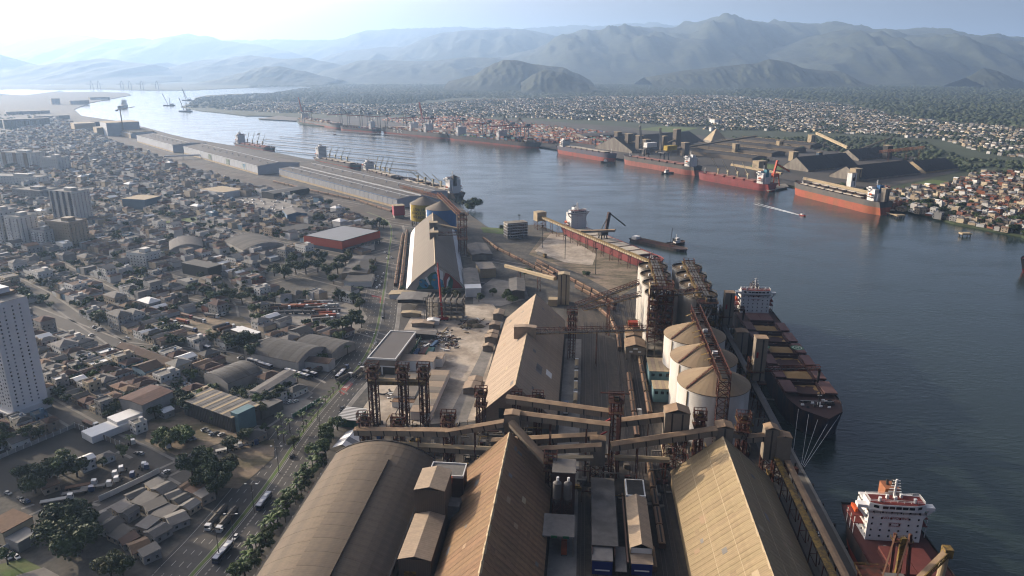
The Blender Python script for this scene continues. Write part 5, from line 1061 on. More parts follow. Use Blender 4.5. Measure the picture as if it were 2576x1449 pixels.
def block(name, label, cat, u, v, w, d, h, rz, wm, rm, pit=0, group=None, n=0):
    t = thing(name, label, cat, (*G(u, v), 0), rz, group); part('wall', MB().cb(0, 0, w, d, 0, h), wm, t)
    if pit > 0: part('roof', MB().gable(-w / 2, w / 2, -d / 2, d / 2, h, h + pit, .5, .3), rm, t)
    else: part('roof', MB().cb(0, 0, w + .8, d + .8, h, h + .5), rm, t)
    return t
block('cube_warehouse', 'tall pale cube-like warehouse on the far waterfront', 'warehouse', 305, 338, 90, 85, 38, R(40), SHEDW, CREAM); block('cube_warehouse', 'lower cream annex beside the pale cube-like warehouse', 'warehouse', 262, 338, 45, 50, 22, R(40), CREAM, CREAM)
block('cube_warehouse', 'tan flat shed with dark vaulted neighbour on the far waterfront', 'warehouse', 212, 330, 60, 60, 26, R(40), CREAM, CREAM); t = thing('vault_shed', 'dark vaulted roof shed between the tan shed and pale cube', 'warehouse', (*G(238, 326), 0), R(40))
part('roof', MB().sweep([(40 * math.cos(math.pi * k / 10), 6 + 22 * math.sin(math.pi * k / 10)) for k in range(11)] + [(-40, 0), (40, 0)], -50, 60), SHEDR, t)
t = thing('tower_crane', 'thin yellow tower crane above the pale cube-like warehouse', 'crane', (*G(312, 341), 0), R(95)); part('mast', MB().bar((0, 0, 0), (0, 0, 75), 2.2), YELS, t); part('jib', MB().bar((-28, 0, 76), (105, 0, 78), 1.6), YELS, t); part('counterweight', MB().cb(-24, 0, 8, 4, 72, 76), GREYM, t)
for i, (u, v, w, d, h, m, lab) in enumerate(((60, 322, 110, 30, 30, CONC, 'row of pale fluted grain silos in the left distance'), (104, 318, 50, 30, 28, CONC, 'cream fluted grain silo block left of the rail lines'), (20, 320, 60, 40, 26, CONC, 'grey silo block at the left edge of the harbour haze'), (130, 300, 120, 40, 14, CONC, 'hazy grey port shed behind the fluted silos'), (70, 286, 160, 50, 12, CONC, 'long hazy shed near the dust plume'), (200, 262, 90, 40, 20, CONC, 'hazy grey silo row by the river bend'), (140, 262, 40, 40, 30, CONC, 'dark hazy elevator house by the river bend'), (250, 250, 110, 50, 14, CONC, 'far hazy dock shed at the point'))):  # paler concrete on these far blocks carries haze fading in its colour
    t = block('silo_block', lab, 'building', u, v, w, d, h, R(40), m, m)
    if i < 3:
        for k in range(int(w / 10)): part('silo_barrel', MB().cyl((-w / 2 + 5 + k * 10, -d / 2, 0), (-w / 2 + 5 + k * 10, -d / 2, h - 6), 5.2, 12), m, t)
# pedestrian bridge and train beside the sheds
gallery('white covered footbridge crossing the railway to the picture-panel shed', (*G(414, 402), 6), (*G(508, 398), 6), 3, 3, (.1, .5, .9), 0, mw=WHITEC, mr=WHITEC, lm=CONC, world=True, name='footbridge')
px_poly('railway_bed', [(1040, 560), (1010, 545), (960, 528), (880, 505), (700, 458), (560, 425), (440, 392), (330, 355), (220, 312), (196, 312), (300, 360), (440, 405), (640, 462), (800, 505), (930, 545), (1000, 570)], mat('rail_bed_brown', (0.17, 0.14, 0.115), .95, .25, .05, col2=(0.12, .10, .085), mixs=.03), .035)

# ------------------------------------------------------------------ mural warehouse
mural = thing('mural_warehouse', 'curved-roof warehouse with painted blue birds on its near gable', 'warehouse', (-70, 637, 0), R(6.5))
prof = [(0, 27.5), (6, 23.3), (12, 18.8), (18, 13.9), (22.5, 9.7)]; low = [(22.5, 9.7), (25.6, 5.6), (28, 1.6)]
Lm, n = 240, 40; st = Lm / n
for s in (-1, 1):
    for pr, m, nm in ((prof, MURALR, 'roof_panel'), (low, WHITEC, 'lower_roof_panel')):
        mb = MB(); k = len(pr); vs = []
        for y in (.04, st - .04):
            vs += [(s * x, y, z) for x, z in pr] + [(s * x, y, z - .2) for x, z in pr]
        mb.add(vs, [(i, i + 1, 2 * k + i + 1, 2 * k + i) for i in range(k - 1)] + [(k + i, 3 * k + i, 3 * k + i + 1, k + i + 1) for i in range(k - 1)] + [(0, k, 3 * k, 2 * k), (k - 1, 3 * k - 1, 4 * k - 1, 2 * k - 1)])
        me = mb.mesh(nm, m)
        for i in range(n): part(nm, me, None, mural, loc=(0, i * st, .07 if i % 2 else 0))
part('ridge_cap', MB().sweep([(-.6, 27.1), (0, 28.1), (.6, 27.1)], 0, Lm), CREAM, mural)
pp = prof + low[1:]; gw = [(-x, z - .3) for x, z in reversed(pp)] + [(x, z - .3) for x, z in pp[1:]]
for y in (1.5, Lm - 1): part('gable_wall', MB().add([(x, y, z) for x, z in gw], [tuple(range(len(gw)))]), mat('gable_plaster', (0.58, .56, .52), .9, .15, .1), mural)
part('base_wall', MB().box(-28, 28, .6, 1.2, 0, 2.6), CONC, mural)
MB_ = {'b': mat('mural_blue', (0.06, 0.34, 0.52), .8, .35, .25, col2=(.10, .48, .66), mixs=.2), 'g': mat('mural_green', (0.04, 0.18, 0.12), .8, .4, .2, col2=(.05, .26, .22), mixs=.15), 'r': mat('mural_red', (0.42, 0.08, 0.07), .8, .25, .2), 'w': mat('mural_white', (.85, .86, .86), .8, .12, .2), 'y': mat('mural_yellow', (.52, .44, .10), .8, .2, .3), 'k': mat('mural_dark', (.02, .03, .035), .8, .2, .3)}
def clip_z(x): 
    ax = abs(x)
    for (xa, za), (xb, zb) in zip(pp, pp[1:]):
        if xa <= ax <= xb: return za + (zb - za) * (ax - xa) / (xb - xa) - .6
    return 1
def patch(pts, m, lay): part('painted_shape', MB().add([(x, 1.5 - .02 * lay, min(z, clip_z(x))) for x, z in pts], [tuple(range(len(pts)))]), MB_[m], mural)
def ell(cx, cz, a, b, rot=0, n=22): return [(cx + a * math.cos(2 * math.pi * i / n) * math.cos(rot) - b * math.sin(2 * math.pi * i / n) * math.sin(rot), cz + a * math.cos(2 * math.pi * i / n) * math.sin(rot) + b * math.sin(2 * math.pi * i / n) * math.cos(rot)) for i in range(n)]
patch([(-18, 2.8), (-15, 8), (-9, 13), (-4, 18), (2, 20), (6, 12), (8, 2.8)], 'g', 1); patch([(8, 2.8), (7, 12), (9, 18), (12, 17), (17, 12), (21, 8), (25, 2.8)], 'r', 1); patch([(10, 2.8), (10, 9), (13, 15), (16, 11), (15, 2.8)], 'g', 2)
patch([(-8, 15), (-10, 14), (-7, 7), (-5, 7)], 'w', 2); patch([(-1, 22), (0, 25), (4, 21), (7, 19), (6.5, 11), (4, 12)], 'w', 2); patch([(9.5, 3), (10.2, 11), (12.5, 14.5), (13, 12), (11.5, 9), (10.8, 3)], 'w', 3)
patch(ell(-11, 7.6, 4.6, 3.3, -.5), 'b', 3); patch(ell(-12.5, 10.8, 2.6, 2.0, -.3), 'b', 4); patch(ell(-9.3, 6.4, 1.6, .8, -.8), 'k', 5); patch(ell(-13.4, 10.0, .9, .6), 'y', 5); patch(ell(-14.0, 11.6, 1.2, .45, .2), 'k', 5)
patch(ell(1, 8.5, 5.4, 5.2), 'b', 3); patch(ell(0, 14.4, 3.2, 2.8), 'b', 4); patch(ell(-1.4, 11.6, 1.4, .9), 'y', 5); patch(ell(2.0, 15.6, 1.3, .55, .4), 'k', 5); patch(ell(2, 4, 4.5, 1.4, .2), 'b', 5); patch(ell(5.4, 4.6, 2.2, 1.2, .6), 'b', 5)
for y in (112, 162): part('ridge_house', MB().cb(0, y, 9, 9, 22, 32), CONC, mural); part('ridge_house_roof', MB().cb(0, y, 9.6, 9.6, 32, 32.4), CREAM, mural)
rt = hoist_tower('red lattice elevator tower on the seaward side of the mural warehouse', 0, 0, 9, 9, 46, (20, 33, 41, 46)); rt.location = (-54, 770, 0); rt.rotation_euler = (0, 0, R(6.5))
gallery('red truss conveyor from red lattice tower to mural warehouse ridge, nearer one', (-54, 752, 28), (-84, 748, 28), 3.4, 3.2, (), 0, True, world=True, mw=RUST); gallery('pale covered conveyor from mural ridge house toward red lattice tower', (-88, 797, 29), (-56, 785, 25), 3.4, 3, (), 0, world=True, mr=CREAM, mw=CONC)
for (x, y, m, lab, txt) in ((-114.5, 931, mat('silo_yellow', (.52, .40, .03), .8, .12, .2), 'yellow painted silo with black handwritten lines and grey cone roof', True), (-89, 896, mat('silo_blue', (.08, .25, .48), .8, .1, .2), 'blue painted silo with grey cone roof behind the mural warehouse', False)):
    t = thing('painted_silo', lab, 'silo', (x, y, 0)); r = 19 if not txt else 18
    part('silo_wall', smooth(drum(r, 8 if txt else 0, 29.5, 48).mesh('silo_wall', m)), None, t); part('white_edge', MB().add([((r + .08) * math.cos(a), (r + .08) * math.sin(a), z) for z in (8, 29.4) for a in [R(205) - R(4) * k for k in range(5)]], [(i, i + 1, 6 + i, 5 + i) for i in range(4)]), WHITEC, t)
    cpm = cone_panel(r + .5, 29.4, 1.2, 38, 24).mesh('roof_panel', MURALR)
    for i in range(24): part('roof_panel', cpm, None, t, rot=2 * math.pi * i / 24)
    if txt:
        for i in range(12): part('leg', MB().cyl(((r - 1) * math.cos(i * .5236), (r - 1) * math.sin(i * .5236), 0), ((r - 1) * math.cos(i * .5236), (r - 1) * math.sin(i * .5236), 8), .8, 8), CONC, t)
        for line, z in (('LUGAR DE', 23.5), ('BICHO É NA', 18.6), ('NATUREZA', 13.7)):
            for k, chx in enumerate(line):
                if chx == ' ': continue
                a = R(252) + (k - len(line) / 2 + .5) * .118; words3(chx, 4.6, MB_['k'], t, ((r + .1) * math.cos(a), (r + .1) * math.sin(a), z + .4 * math.sin(k)), (R(90), 0, a + math.pi / 2))
gallery('orange-rust conveyor over the yellow and blue silo tops', (-150, 975, 42), (-86, 893, 41), 4, 3.4, (), 0, True, world=True, mw=mat('orange_rust', (.36, .14, .04), .8, .25, .4)); gallery('orange-rust conveyor descending from blue silo to red lattice tower', (-92, 905, 44), (-54, 780, 40), 4.4, 3.4, (), 0, True, world=True, mw=MATS['orange_rust'])
t = thing('painted_column', 'square pink-red water tank beside the avenue curve', 'tank', (*G(1003, 547), 0), R(20)); part('tank', MB().cb(0, 0, 15, 13, 4, 17), mat('pink_red', (.44, .05, .09), .8, .15, .3), t); part('plinth', MB().cb(0, 0, 13, 11, 0, 4), CONC, t); part('rim', MB().cb(0, 0, 15.6, 13.6, 17, 17.6), CREAM, t)

# ------------------------------------------------------------------ slim conveyor on the bare quay
qd = lambda s, o=0.0: (44 + dq.x * s - nq.x * (10 + o), 915 + dq.y * s - nq.y * (10 + o))
gallery('long slim cream conveyor on tall red trestles along the bare quay', (*qd(8), 15), (*qd(272), 15), 4, 3, tuple((k + .5) / 15 for k in range(15)), 60, mw=CREAM, mr=YELS, world=True)
t = transfer_house('boxy head house on stilts at the outer end of the slim conveyor', 0, 0, 13, 11, 11, 22, .6, 0, True, CREAM, CREAM); t.location = (*qd(2), 0); t.rotation_euler = (0, 0, R(24))
gallery('short covered link from slim conveyor toward the red-hulled carrier', (*qd(110), 17), (*qd(140, -26), 22), 3.6, 3, (), 0, mw=GREYM, mr=GALR, world=True)
t = thing('grab_crane', 'dark hooked grab crane between the red-hulled carrier and barge', 'crane', (*qd(118, -24), 0), R(20))
part('portal', MB().bar((-5, -5, 0), (-3, -3, 14), 1.2).bar((5, -5, 0), (3, -3, 14), 1.2).bar((-5, 5, 0), (-3, 3, 14), 1.2).bar((5, 5, 0), (3, 3, 14), 1.2), DARKM, t); part('machine_house', MB().cb(0, 0, 9, 8, 14, 19), MATS['dark_machinery'], t); part('mast', MB().bar((3, 0, 14), (7, 0, 40), 3.2), DBROWN, t); part('boom', MB().bar((7, 0, 39), (30, 3, 22), 1.2), DARKM, t); part('stay', MB().bar((-4, 0, 18), (7, 0, 38), .8), DARKM, t)
for k, s in enumerate((30, 95, 150, 215)): tag(part('light_mast', MB().bar((*qd(s, 42), 0), (*qd(s, 42), 26), .6).cb(*qd(s, 42), 3, 1, 26, 27), DARKM, None), ('first', 'second', 'third', 'fourth')[k] + ' dark floodlight mast on the bare quay yard, counted from the channel', 'mast', 'floodlight masts')
t = thing('apartment_block', 'lone narrow grey office block by the water near the green patch', 'building', (*G(1297, 596), 0), R(20))
part('wall', MB().cb(0, 0, 26, 14, 0, 19), CONC, t)
wm2 = MB().cb(0, 0, 1.6, .2, -.8, .8).mesh('window', BLACKG)
for i in range(5):
    for k in range(8): part('window', wm2, None, t, loc=(-11 + k * 3.1, -7.05, 2.5 + i * 3.4))
    part('floor_band', MB().cb(0, 0, 26.3, 14.3, 3.7 + i * 3.4, 4.2 + i * 3.4), WHITEC, t)
t = block('yard_shed', 'low grey depot between mural warehouse and freight trains', 'shed', 1205, 640, 22, 50, 6, R(10), CONC, FIBRE, 1.5); t = block('yard_shed', 'narrow grey-roofed shed close beside the mural gable', 'shed', 1186, 715, 14, 60, 7, R(6), CONC, FIBRE, 1); t = block('yard_shed', 'white box office at the mural warehouse corner', 'building', 1190, 742, 14, 12, 8, R(6), WHITEC, WHITEC)
t = block('old_station', 'derelict cream station house with broken roof by the freight trains', 'building', 1222, 690, 16, 26, 9, R(12), CREAM, FIBRE); block('yard_shed', 'dark corrugated shed in front of the octagonal tower', 'shed', 1300, 735, 14, 40, 7, R(0), GREYM, FIBRE, 1.2)
gallery('pale pipe conveyor from old station to tall concrete transfer tower', (*G(1272, 672, 8), 8), (*G(1396, 705, 18), 18), 3.2, 3, (.3, .7), 0, mw=CREAM, mr=CREAM, world=True)

# ------------------------------------------------------------------ construction yard
px = lambda u, v: (*G(u, v), .2)
t = thing('building_frame', 'open concrete building frame under construction with red crane in front', 'building', px(1122, 800), R(-4)); 
for i in range(7):
    for j in range(3): part('column', MB().cb(-15 + i * 5, -6 + j * 6, .7, .7, 0, 19), CONC, t)
for z in (4.5, 8.2, 11.9, 15.6): part('floor_slab', MB().cb(0, 0, 31, 13, z - .35, z), CONC, t)
for i in range(7): part('roof_beam', MB().cb(-15 + i * 5, 0, .6, 13, 18.4, 19), CONC, t)
part('scaffold', rail_rect(MB(), -16.5, -12, -8.5, -7.4, 0, 20, .18, 3), GREYM, t)
t = thing('mobile_crane', 'red telescopic crane boom raised beside the building frame', 'crane', px(1113, 806), 0); part('carrier', MB().cb(0, 0, 10, 3, .6, 2.6), REDP, t); part('boom', MB().bar((0, 0, 2.4), (-2.5, 3, 42), 1.3), REDP, t); part('boom_tip', MB().bar((-2.5, 3, 42), (-2.8, 3.4, 48), .7), REDP, t)
for x in (-4, -1.5, 1.5, 4):
    for y in (-1.5, 1.5): part('wheel', MB().cyl((x, y - .25, .65), (x, y + .25, .65), .65, 12), DARKM, t)
t = thing('long_hall', 'long low hall with grey roof and white trim beside the avenue', 'building', px(990, 905), -TH - R(2)); part('wall', MB().cb(0, 0, 19, 52, 0, 11), CONC, t); part('roof', MB().cb(0, 0, 18.6, 51.6, 11, 11.3), mat('hall_roof', (.21, .195, .19), .85, .08, .1), t); part('roof_trim', MB().box(-9.9, -9.2, -26.4, 26.4, 10.6, 11.8).box(9.2, 9.9, -26.4, 26.4, 10.6, 11.8).box(-9.2, 9.2, -26.4, -25.7, 10.6, 11.8).box(-9.2, 9.2, 25.7, 26.4, 10.6, 11.8), WHITEC, t)
for x in (-4.6, 4.6): part('door', MB().cb(x, -26.1, 8, .2, .3, 5.6), DARKM, t)
part('door_frame', MB().cb(0, -26.2, .8, .3, 0, 6.2).cb(0, -26.2, 18.6, .3, 5.6, 6.3), WHITEC, t)
CONTY = [(1048, 893, 90, 5, 'black-green open box by the parked containers'), (1062, 890, 90, 1, 'maroon'), (1070, 890, 90, 0, 'rust red'), (1078, 890, 90, 8, 'pale green'), (1086, 890, 90, 6, 'teal-grey'), (1092, 872, 80, 5, 'blue-grey')]
for (u, v, rz, ci, lab) in CONTY: tag(part('container', CBOX, CC[ci], None, loc=px(u, v), rot=R(rz) - TH), (lab if ' ' in lab and lab[0] == 'b' and 'box' in lab else lab + ' shipping container in the construction yard row'), 'container', 'construction yard containers')
def roofs(u, v, w, d, h, n, lab, m, rz=-TH):
    t = thing('site_hut', lab, 'hut', px(u, v), rz); part('wall', MB().cb(0, 0, w, d, 0, h), WHITEC, t)
    for i in range(n): part('roof_panel', MB().box(-w / 2 - .3, w / 2 + .3, -d / 2 + d * i / n + .06, -d / 2 + d * (i + 1) / n - .06, h, h + .3 + .05 * (i % 2)), m[i % len(m)], t)
roofs(1085, 1000, 12, 62, 5, 7, 'long chain of white cabins with brown flat roofs in the yard', [PALER, MURALR]); roofs(1048, 925, 26, 12, 7, 1, 'grey-roofed open workshop behind the beige beam', [PALER]); roofs(1032, 985, 14, 36, 5, 1, 'brown patched canopy roof behind the right rusty tower', [MURALR]); roofs(1095, 915, 12, 12, 6, 2, 'white-walled cabin with brown roof at the end of the cabin chain', [PALER]); roofs(1035, 1020, 22, 8, 3.5, 2, 'low rusty-edged shelter between the rusty towers', [DUSTR])
for k, (u, v, w, d, lab) in enumerate(((1065, 820, 18, 8, 'brown-roofed site canteen under the building frame'), (1090, 815, 10, 7, 'white site cabin under the building frame'), (1052, 850, 28, 8, 'dark long site shelter with green screen'), (1035, 795, 16, 6, 'cream site hut at the yard fence corner'), (1043, 768, 26, 22, 'tall dark open canopy by the corner kiosk'), (1012, 748, 22, 12, 'rounded white corner kiosk by the avenue'))):
    t = thing('site_hut', lab, 'hut', px(u, v), R(-5)); h = (3, 3.5, 4, 3, 8, 4)[k]; part('wall', MB().cb(0, 0, w * .94, d * .94, 0 if k != 4 else 5, h), (CONC, WHITEC, DARKM, CREAM, DARKM, WHITEC)[k], t); part('roof', MB().gable(-w / 2, w / 2, -d / 2, d / 2, h, h + .8), (PALER, WHITEC, FIBRE, CREAM, FIBRE, CREAM)[k], t)
for k, (u, v, w, d, h) in enumerate(((1255, 800, 8, 12, 5), (1245, 830, 8, 7, 5), (1240, 848, 8, 6, 4), (1236, 862, 9, 7, 5), (1228, 882, 7, 5, 4), (1188, 985, 10, 10, 4), (1196, 965, 9, 7, 3))):
    t = thing('site_hut', ('first', 'second', 'third', 'fourth', 'fifth', 'seventh', 'sixth')[k] + ' small hut along the pale warehouse left eave, counted from far end', 'hut', px(u, v), -TH, 'huts along the pale warehouse'); part('wall', MB().cb(0, 0, w, d, 0, h), CONC, t); part('roof', MB().gable(-w / 2, w / 2, -d / 2, d / 2, h, h + 1), PALER, t)
rr = random.Random(21)
junk = MB()
for k in range(420):
    u0, v0 = rr.choice([(1010, 870), (1040, 880), (1110, 850), (1125, 862), (1060, 868), (1180, 815), (1000, 1000), (1100, 845)]); x, y = G(u0 + rr.gauss(0, 14), v0 + rr.gauss(0, 9)); l = rr.uniform(1, 6); a = rr.uniform(0, 6.3); junk.cur = rr.randrange(5)
    junk.bar((x, y, .4), (x + l * math.cos(a), y + l * math.sin(a), .4 + rr.uniform(0, 1)), rr.uniform(.3, .9))
o = part('scrap_heaps', junk, [RUST, GREYM, CREAM, DARKM, WHITEC], None, kind='stuff'); o['label'] = 'scattered beams, pipes and scrap across the construction yard'; o['category'] = 'scrap'
for k, (u, v) in enumerate(((1175, 822), (1190, 812), (1200, 822))):
    mb = MB(); bm = [(0, 0, 3.2 + k)]; nn = 12; vs = [(0, 0, 3.4 - k * .5)] + [((6 + 1.2 * math.sin(i * 2.1 + k)) * math.cos(i * .5236), (4.5 + math.cos(i * 3.3)) * math.sin(i * .5236), 0) for i in range(nn)]; mid = [(vs[1 + i][0] * .5 + .3 * math.sin(i), vs[1 + i][1] * .5, 1.7 + .4 * math.cos(i * 2)) for i in range(nn)]
    mb.add(vs + mid, [(0, 1 + nn + i, 1 + nn + (i + 1) % nn) for i in range(nn)] + [(1 + nn + i, 1 + i, 1 + (i + 1) % nn, 1 + nn + (i + 1) % nn) for i in range(nn)])
    tag(part('soil_heap', mb, DIRT, None, loc=px(u, v)), ('left', 'middle', 'right')[k] + ' brown soil heap behind the building frame', 'heap', 'soil heaps')
t = thing('striped_shelter', 'green-walled shelter with corrugated slatted roof by the avenue hedge', 'shed', px(885, 1060), R(-12)); part('wall', MB().cb(0, 0, 12, 15, 0, 4.5), GREEND, t)
for i in range(18): part('roof_slat', MB().box(-6.6, 6.6, -8 + i * .89, -8 + i * .89 + .7, 4.6, 4.85), (FIBRE, WHITEC)[i % 2], t)
t = thing('tent', 'white and grey striped marquee at the arched warehouse corner', 'tent', px(880, 1125), R(-12))
for i in range(4): part('canvas', MB().gable(-6, 6, -9 + i * 4.5 + .05, -4.5 + i * 4.5 - .05, 3.6, 6.4, .1, .1), (WHITE, SHEDG)[i % 2], t)
# ------------------------------------------------------------------ labels that single things out
ORD = ['', 'second ', 'third ', 'fourth ', 'fifth ', 'sixth ', 'seventh ', 'eighth ', 'ninth ', 'tenth ', '11th ', '12th ', '13th ', '14th ', '15th ', '16th ', '17th ', '18th ', '19th ', '20th ']
def nth(k): return ORD[k] if k < len(ORD) else f'{k + 1}th '
def single_out(rows, marks):
    """rows: (object, look, (x, y)). Each label: its look, then how it ranks in closeness to the landmark beside it."""
    by = {}
    for o, look, p in rows:
        nm, q = min(marks, key=lambda m: (m[1][0] - p[0]) ** 2 + (m[1][1] - p[1]) ** 2); by.setdefault((look, nm), []).append((math.dist(p, q), o))
    for (look, nm), l in by.items():
        l.sort(key=lambda e: e[0])
        for k, (_, o) in enumerate(l): o['label'] = f'{look}, {nth(k)}closest to the {nm}'
# ------------------------------------------------------------------ vehicles
CARC = [mat('car_' + n, c, .35, .05, .5, spec=.5) for n, c in (('white', (.72, .72, .71)), ('silver', (.42, .43, .44)), ('black', (.025, .025, .028)), ('grey', (.16, .165, .17)), ('red', (.35, .03, .025)), ('blue', (.04, .10, .25)))]
CARN = ['white', 'silver', 'black', 'grey', 'red', 'blue']; TYRE = mat('tyre', (.02, .02, .02), .9)
car_b = MB().sweep([(-2.1, .35), (2.1, .35), (2.15, .75), (1.2, .95), (-1.9, 1.0), (-2.15, .8)], -.85, .85).mesh('body', CARC[0]); car_c = MB().add([(-1.8, -.75, .98), (1.1, -.75, .95), (1.1, .75, .95), (-1.8, .75, .98), (-1.4, -.62, 1.45), (.4, -.62, 1.45), (.4, .62, 1.45), (-1.4, .62, 1.45)], [(4, 5, 6, 7), (0, 1, 5, 4), (1, 2, 6, 5), (2, 3, 7, 6), (3, 0, 4, 7)]).mesh('glass', BLACKG)
car_r = MB().box(-1.38, .38, -.6, .6, 1.45, 1.5).mesh('roof', CARC[0]); whl = MB().cyl((0, -.12, 0), (0, .12, 0), .33, 10).mesh('wheel', TYRE); whb = MB().cyl((0, -.2, 0), (0, .2, 0), .5, 10).mesh('wheel', TYRE)
VROWS = []
def put(o, look, p): VROWS.append((o, look, p))
def car(x, y, rz, c, z=.2, group=None):
    t = thing('car', '', 'car', (x, y, z), rz, group); part('body', car_b, CARC[c], t); part('glass', car_c, None, t); part('roof', car_r, CARC[c], t)
    if y < 560:
        for a in (-1.3, 1.3):
            for b in (-.78, .78): part('wheel', whl, None, t, loc=(a, b, .33))
    put(t, CARN[c] + ' car', (x, y)); return t
def wheels(t, xs, w): 
    for a in xs:
        for b in (-w, w): part('wheel', whb, None, t, loc=(a, b, .5))
cab_m = MB().sweep([(0, .5), (2.3, .5), (2.35, 1.6), (2.0, 3.0), (0, 3.1)], -1.25, 1.25).mesh('cab', CARC[0]); ws_m = MB().box(2.05, 2.3, -1.1, 1.1, 1.75, 2.75).mesh('windscreen', BLACKG)
def truck(x, y, rz, cc, tm, n=2, z=.2, look=None, tarp=None, flat=False, bob=False, group=None):
    t = thing('truck', '', 'truck', (x, y, z), rz, group); part('cab', cab_m, cc, t); part('windscreen', ws_m, None, t); x0 = -.6; ln = 6.6 if n > 1 else 11
    if not bob:
        for i in range(n):
            h = 1.5 if flat else 3.0
            tr = part('trailer', MB().box(x0 - ln, x0, -1.25, 1.25, 1.1, h), tm, t)
            if tarp: part('tarpaulin', MB().sweep([(-1.28, 0), (1.28, 0), (0, .5)], 0, ln), tarp, tr, loc=(x0, 0, h), rot=R(90))
            if y < 700: wheels(t, (x0 - ln + 1, x0 - ln + 2.2), 1.0)
            x0 -= ln + .7
    if y < 700: wheels(t, (1.3, -1.2), 1.0)
    put(t, look or 'truck', (x, y)); return t
BUSB = mat('bus_blue', (.07, .09, .17), .4, .08, .4, spec=.5); BUSR = mat('bus_roof', (.50, .52, .58), .5, .08, .4)
def bus(x, y, rz, look='blue bus with pale roof', z=.2, m=None):
    t = thing('bus', '', 'bus', (x, y, z), rz); part('body', MB().box(-6.2, 6.2, -1.28, 1.28, .4, 1.7), m or BUSB, t); part('window_band', MB().box(-6.15, 6.15, -1.26, 1.26, 1.7, 2.7), BLACKG, t); part('upper_body', MB().box(-6.2, 6.2, -1.28, 1.28, 2.7, 3.1), m or BUSB, t); part('roof', MB().box(-6.1, 6.1, -1.2, 1.2, 3.1, 3.25), BUSR, t)
    for a in (-3.5, 1.5): part('roof_unit', MB().box(a, a + 2.2, -.8, .8, 3.25, 3.55), WHITEC, t)
    wheels(t, (-3.6, 3.8), 1.15); put(t, look, (x, y)); return t
def heading(u, v): 
    p = G(u, v); k = min(range(1, len(AVE) - 1), key=lambda i: math.dist(AVE[i], p)); a, b = AVE[k - 1], AVE[k + 1]; return p, math.atan2(b[1] - a[1], b[0] - a[0])
for u, v, c, rv in ((593, 1354, 0, 1), (806, 1112, 3, 1), (735, 1150, 2, 0), (946, 866, 1, 1), (963, 800, 2, 0), (985, 650, 1, 1), (975, 640, 2, 0), (968, 637, 0, 1), (973, 652, 0, 1), (960, 712, 1, 1), (955, 720, 0, 1), (948, 725, 0, 1), (961, 700, 3, 1), (946, 706, 0, 1), (951, 698, 1, 1), (965, 690, 0, 1), (994, 600, 3, 1), (860, 1030, 2, 1), (825, 1095, 4, 0), (905, 917, 1, 1)):
    p, h = heading(u, v); car(*p, h + (math.pi if rv else 0), c, .05)
for u, v in ((562, 1398), (665, 1268)):
    p, h = heading(u, v); bus(*p, h, z=.05)
p, h = heading(556, 1335); truck(*p, h + math.pi, CARC[0], GREYM, 2, .05, 'white cab truck towing two grey tarped trailers', BAND)
p, h = heading(528, 1330); truck(*p, h + math.pi, CARC[0], GREYM, 2, .05, 'dark tarped double trailer truck in tree shade', BAND)
p, h = heading(930, 660); truck(*p, h + math.pi, CARC[0], WAGT, 1, .05, 'lone orange-brown truck heading down the avenue')
SA = math.atan2(G(760, 955)[1] - G(560, 895)[1], G(760, 955)[0] - G(560, 895)[0])
for u, v, h in ((760, 950, 0), (780, 945, 0), (640, 915, 0), (668, 925, 0), (480, 893, 1), (572, 860, 1), (585, 848, 1), (760, 812, 1), (450, 880, 1)): bus(*G(u, v), SA + (math.pi if h else 0), 'blue city bus on the cross street', .06) if v > 900 else None
bus(*G(735, 942), SA, 'blue and white articulated-looking bus', .06); bus(*G(857, 948), R(80), 'white-roofed coach standing at the corner forecourt', .25); bus(*G(365, 846), SA, 'white bus at the yard fence', .06); bus(*G(515, 878), SA, 'white-roofed bus by the trees', .06)
rr = random.Random(5)
TR = [mat('trailer_' + n, c, .75, .2, .4, rnd=.15) for n, c in (('orange', (.48, .15, .05)), ('grey', (.24, .23, .22)), ('brown', (.27, .15, .09)), ('white', (.55, .54, .52)))]
for i, (u, v, m) in enumerate(((715, 772, 1), (725, 778, 2), (752, 772, 2), (780, 762, 1), (808, 765, 2), (792, 772, 0), (818, 778, 1), (832, 764, 3), (846, 772, 3), (800, 780, 1), (822, 786, 2), (838, 792, 0), (848, 798, 0), (820, 801, 2), (832, 806, 1), (850, 785, 1), (770, 775, 0), (785, 790, 1), (690, 790, 2), (740, 790, 1), (810, 772, 2), (826, 772, 0))): truck(*G(u, v), R(8) + rr.uniform(-.12, .12), CARC[rr.choice([0, 0, 3, 1])], TR[m], rr.choice([1, 2, 2]), .25, ('orange', 'grey', 'rust-brown', 'white')[m] + ' hopper truck in the paved yard', tarp=(None, TR[m])[i % 2])
for i, (u, v, a, m) in enumerate(((480, 802, -30, 2), (512, 812, -30, 1), (470, 815, -28, 0), (490, 835, -30, 3), (455, 828, -30, 1), (500, 850, 40, 1), (512, 853, 40, 1), (522, 855, 40, 2), (535, 857, 40, 1), (570, 822, 50, 1), (585, 826, 50, 2), (596, 832, 50, 1), (545, 800, -20, 1), (560, 795, -25, 3), (440, 815, -32, 2))): truck(*G(u, v), R(a), CARC[rr.choice([0, 0, 4, 5])], TR[m], 1, .25, ('orange', 'grey', 'rust-brown', 'white')[m] + ' lorry in the earth yard', tarp=TR[m])
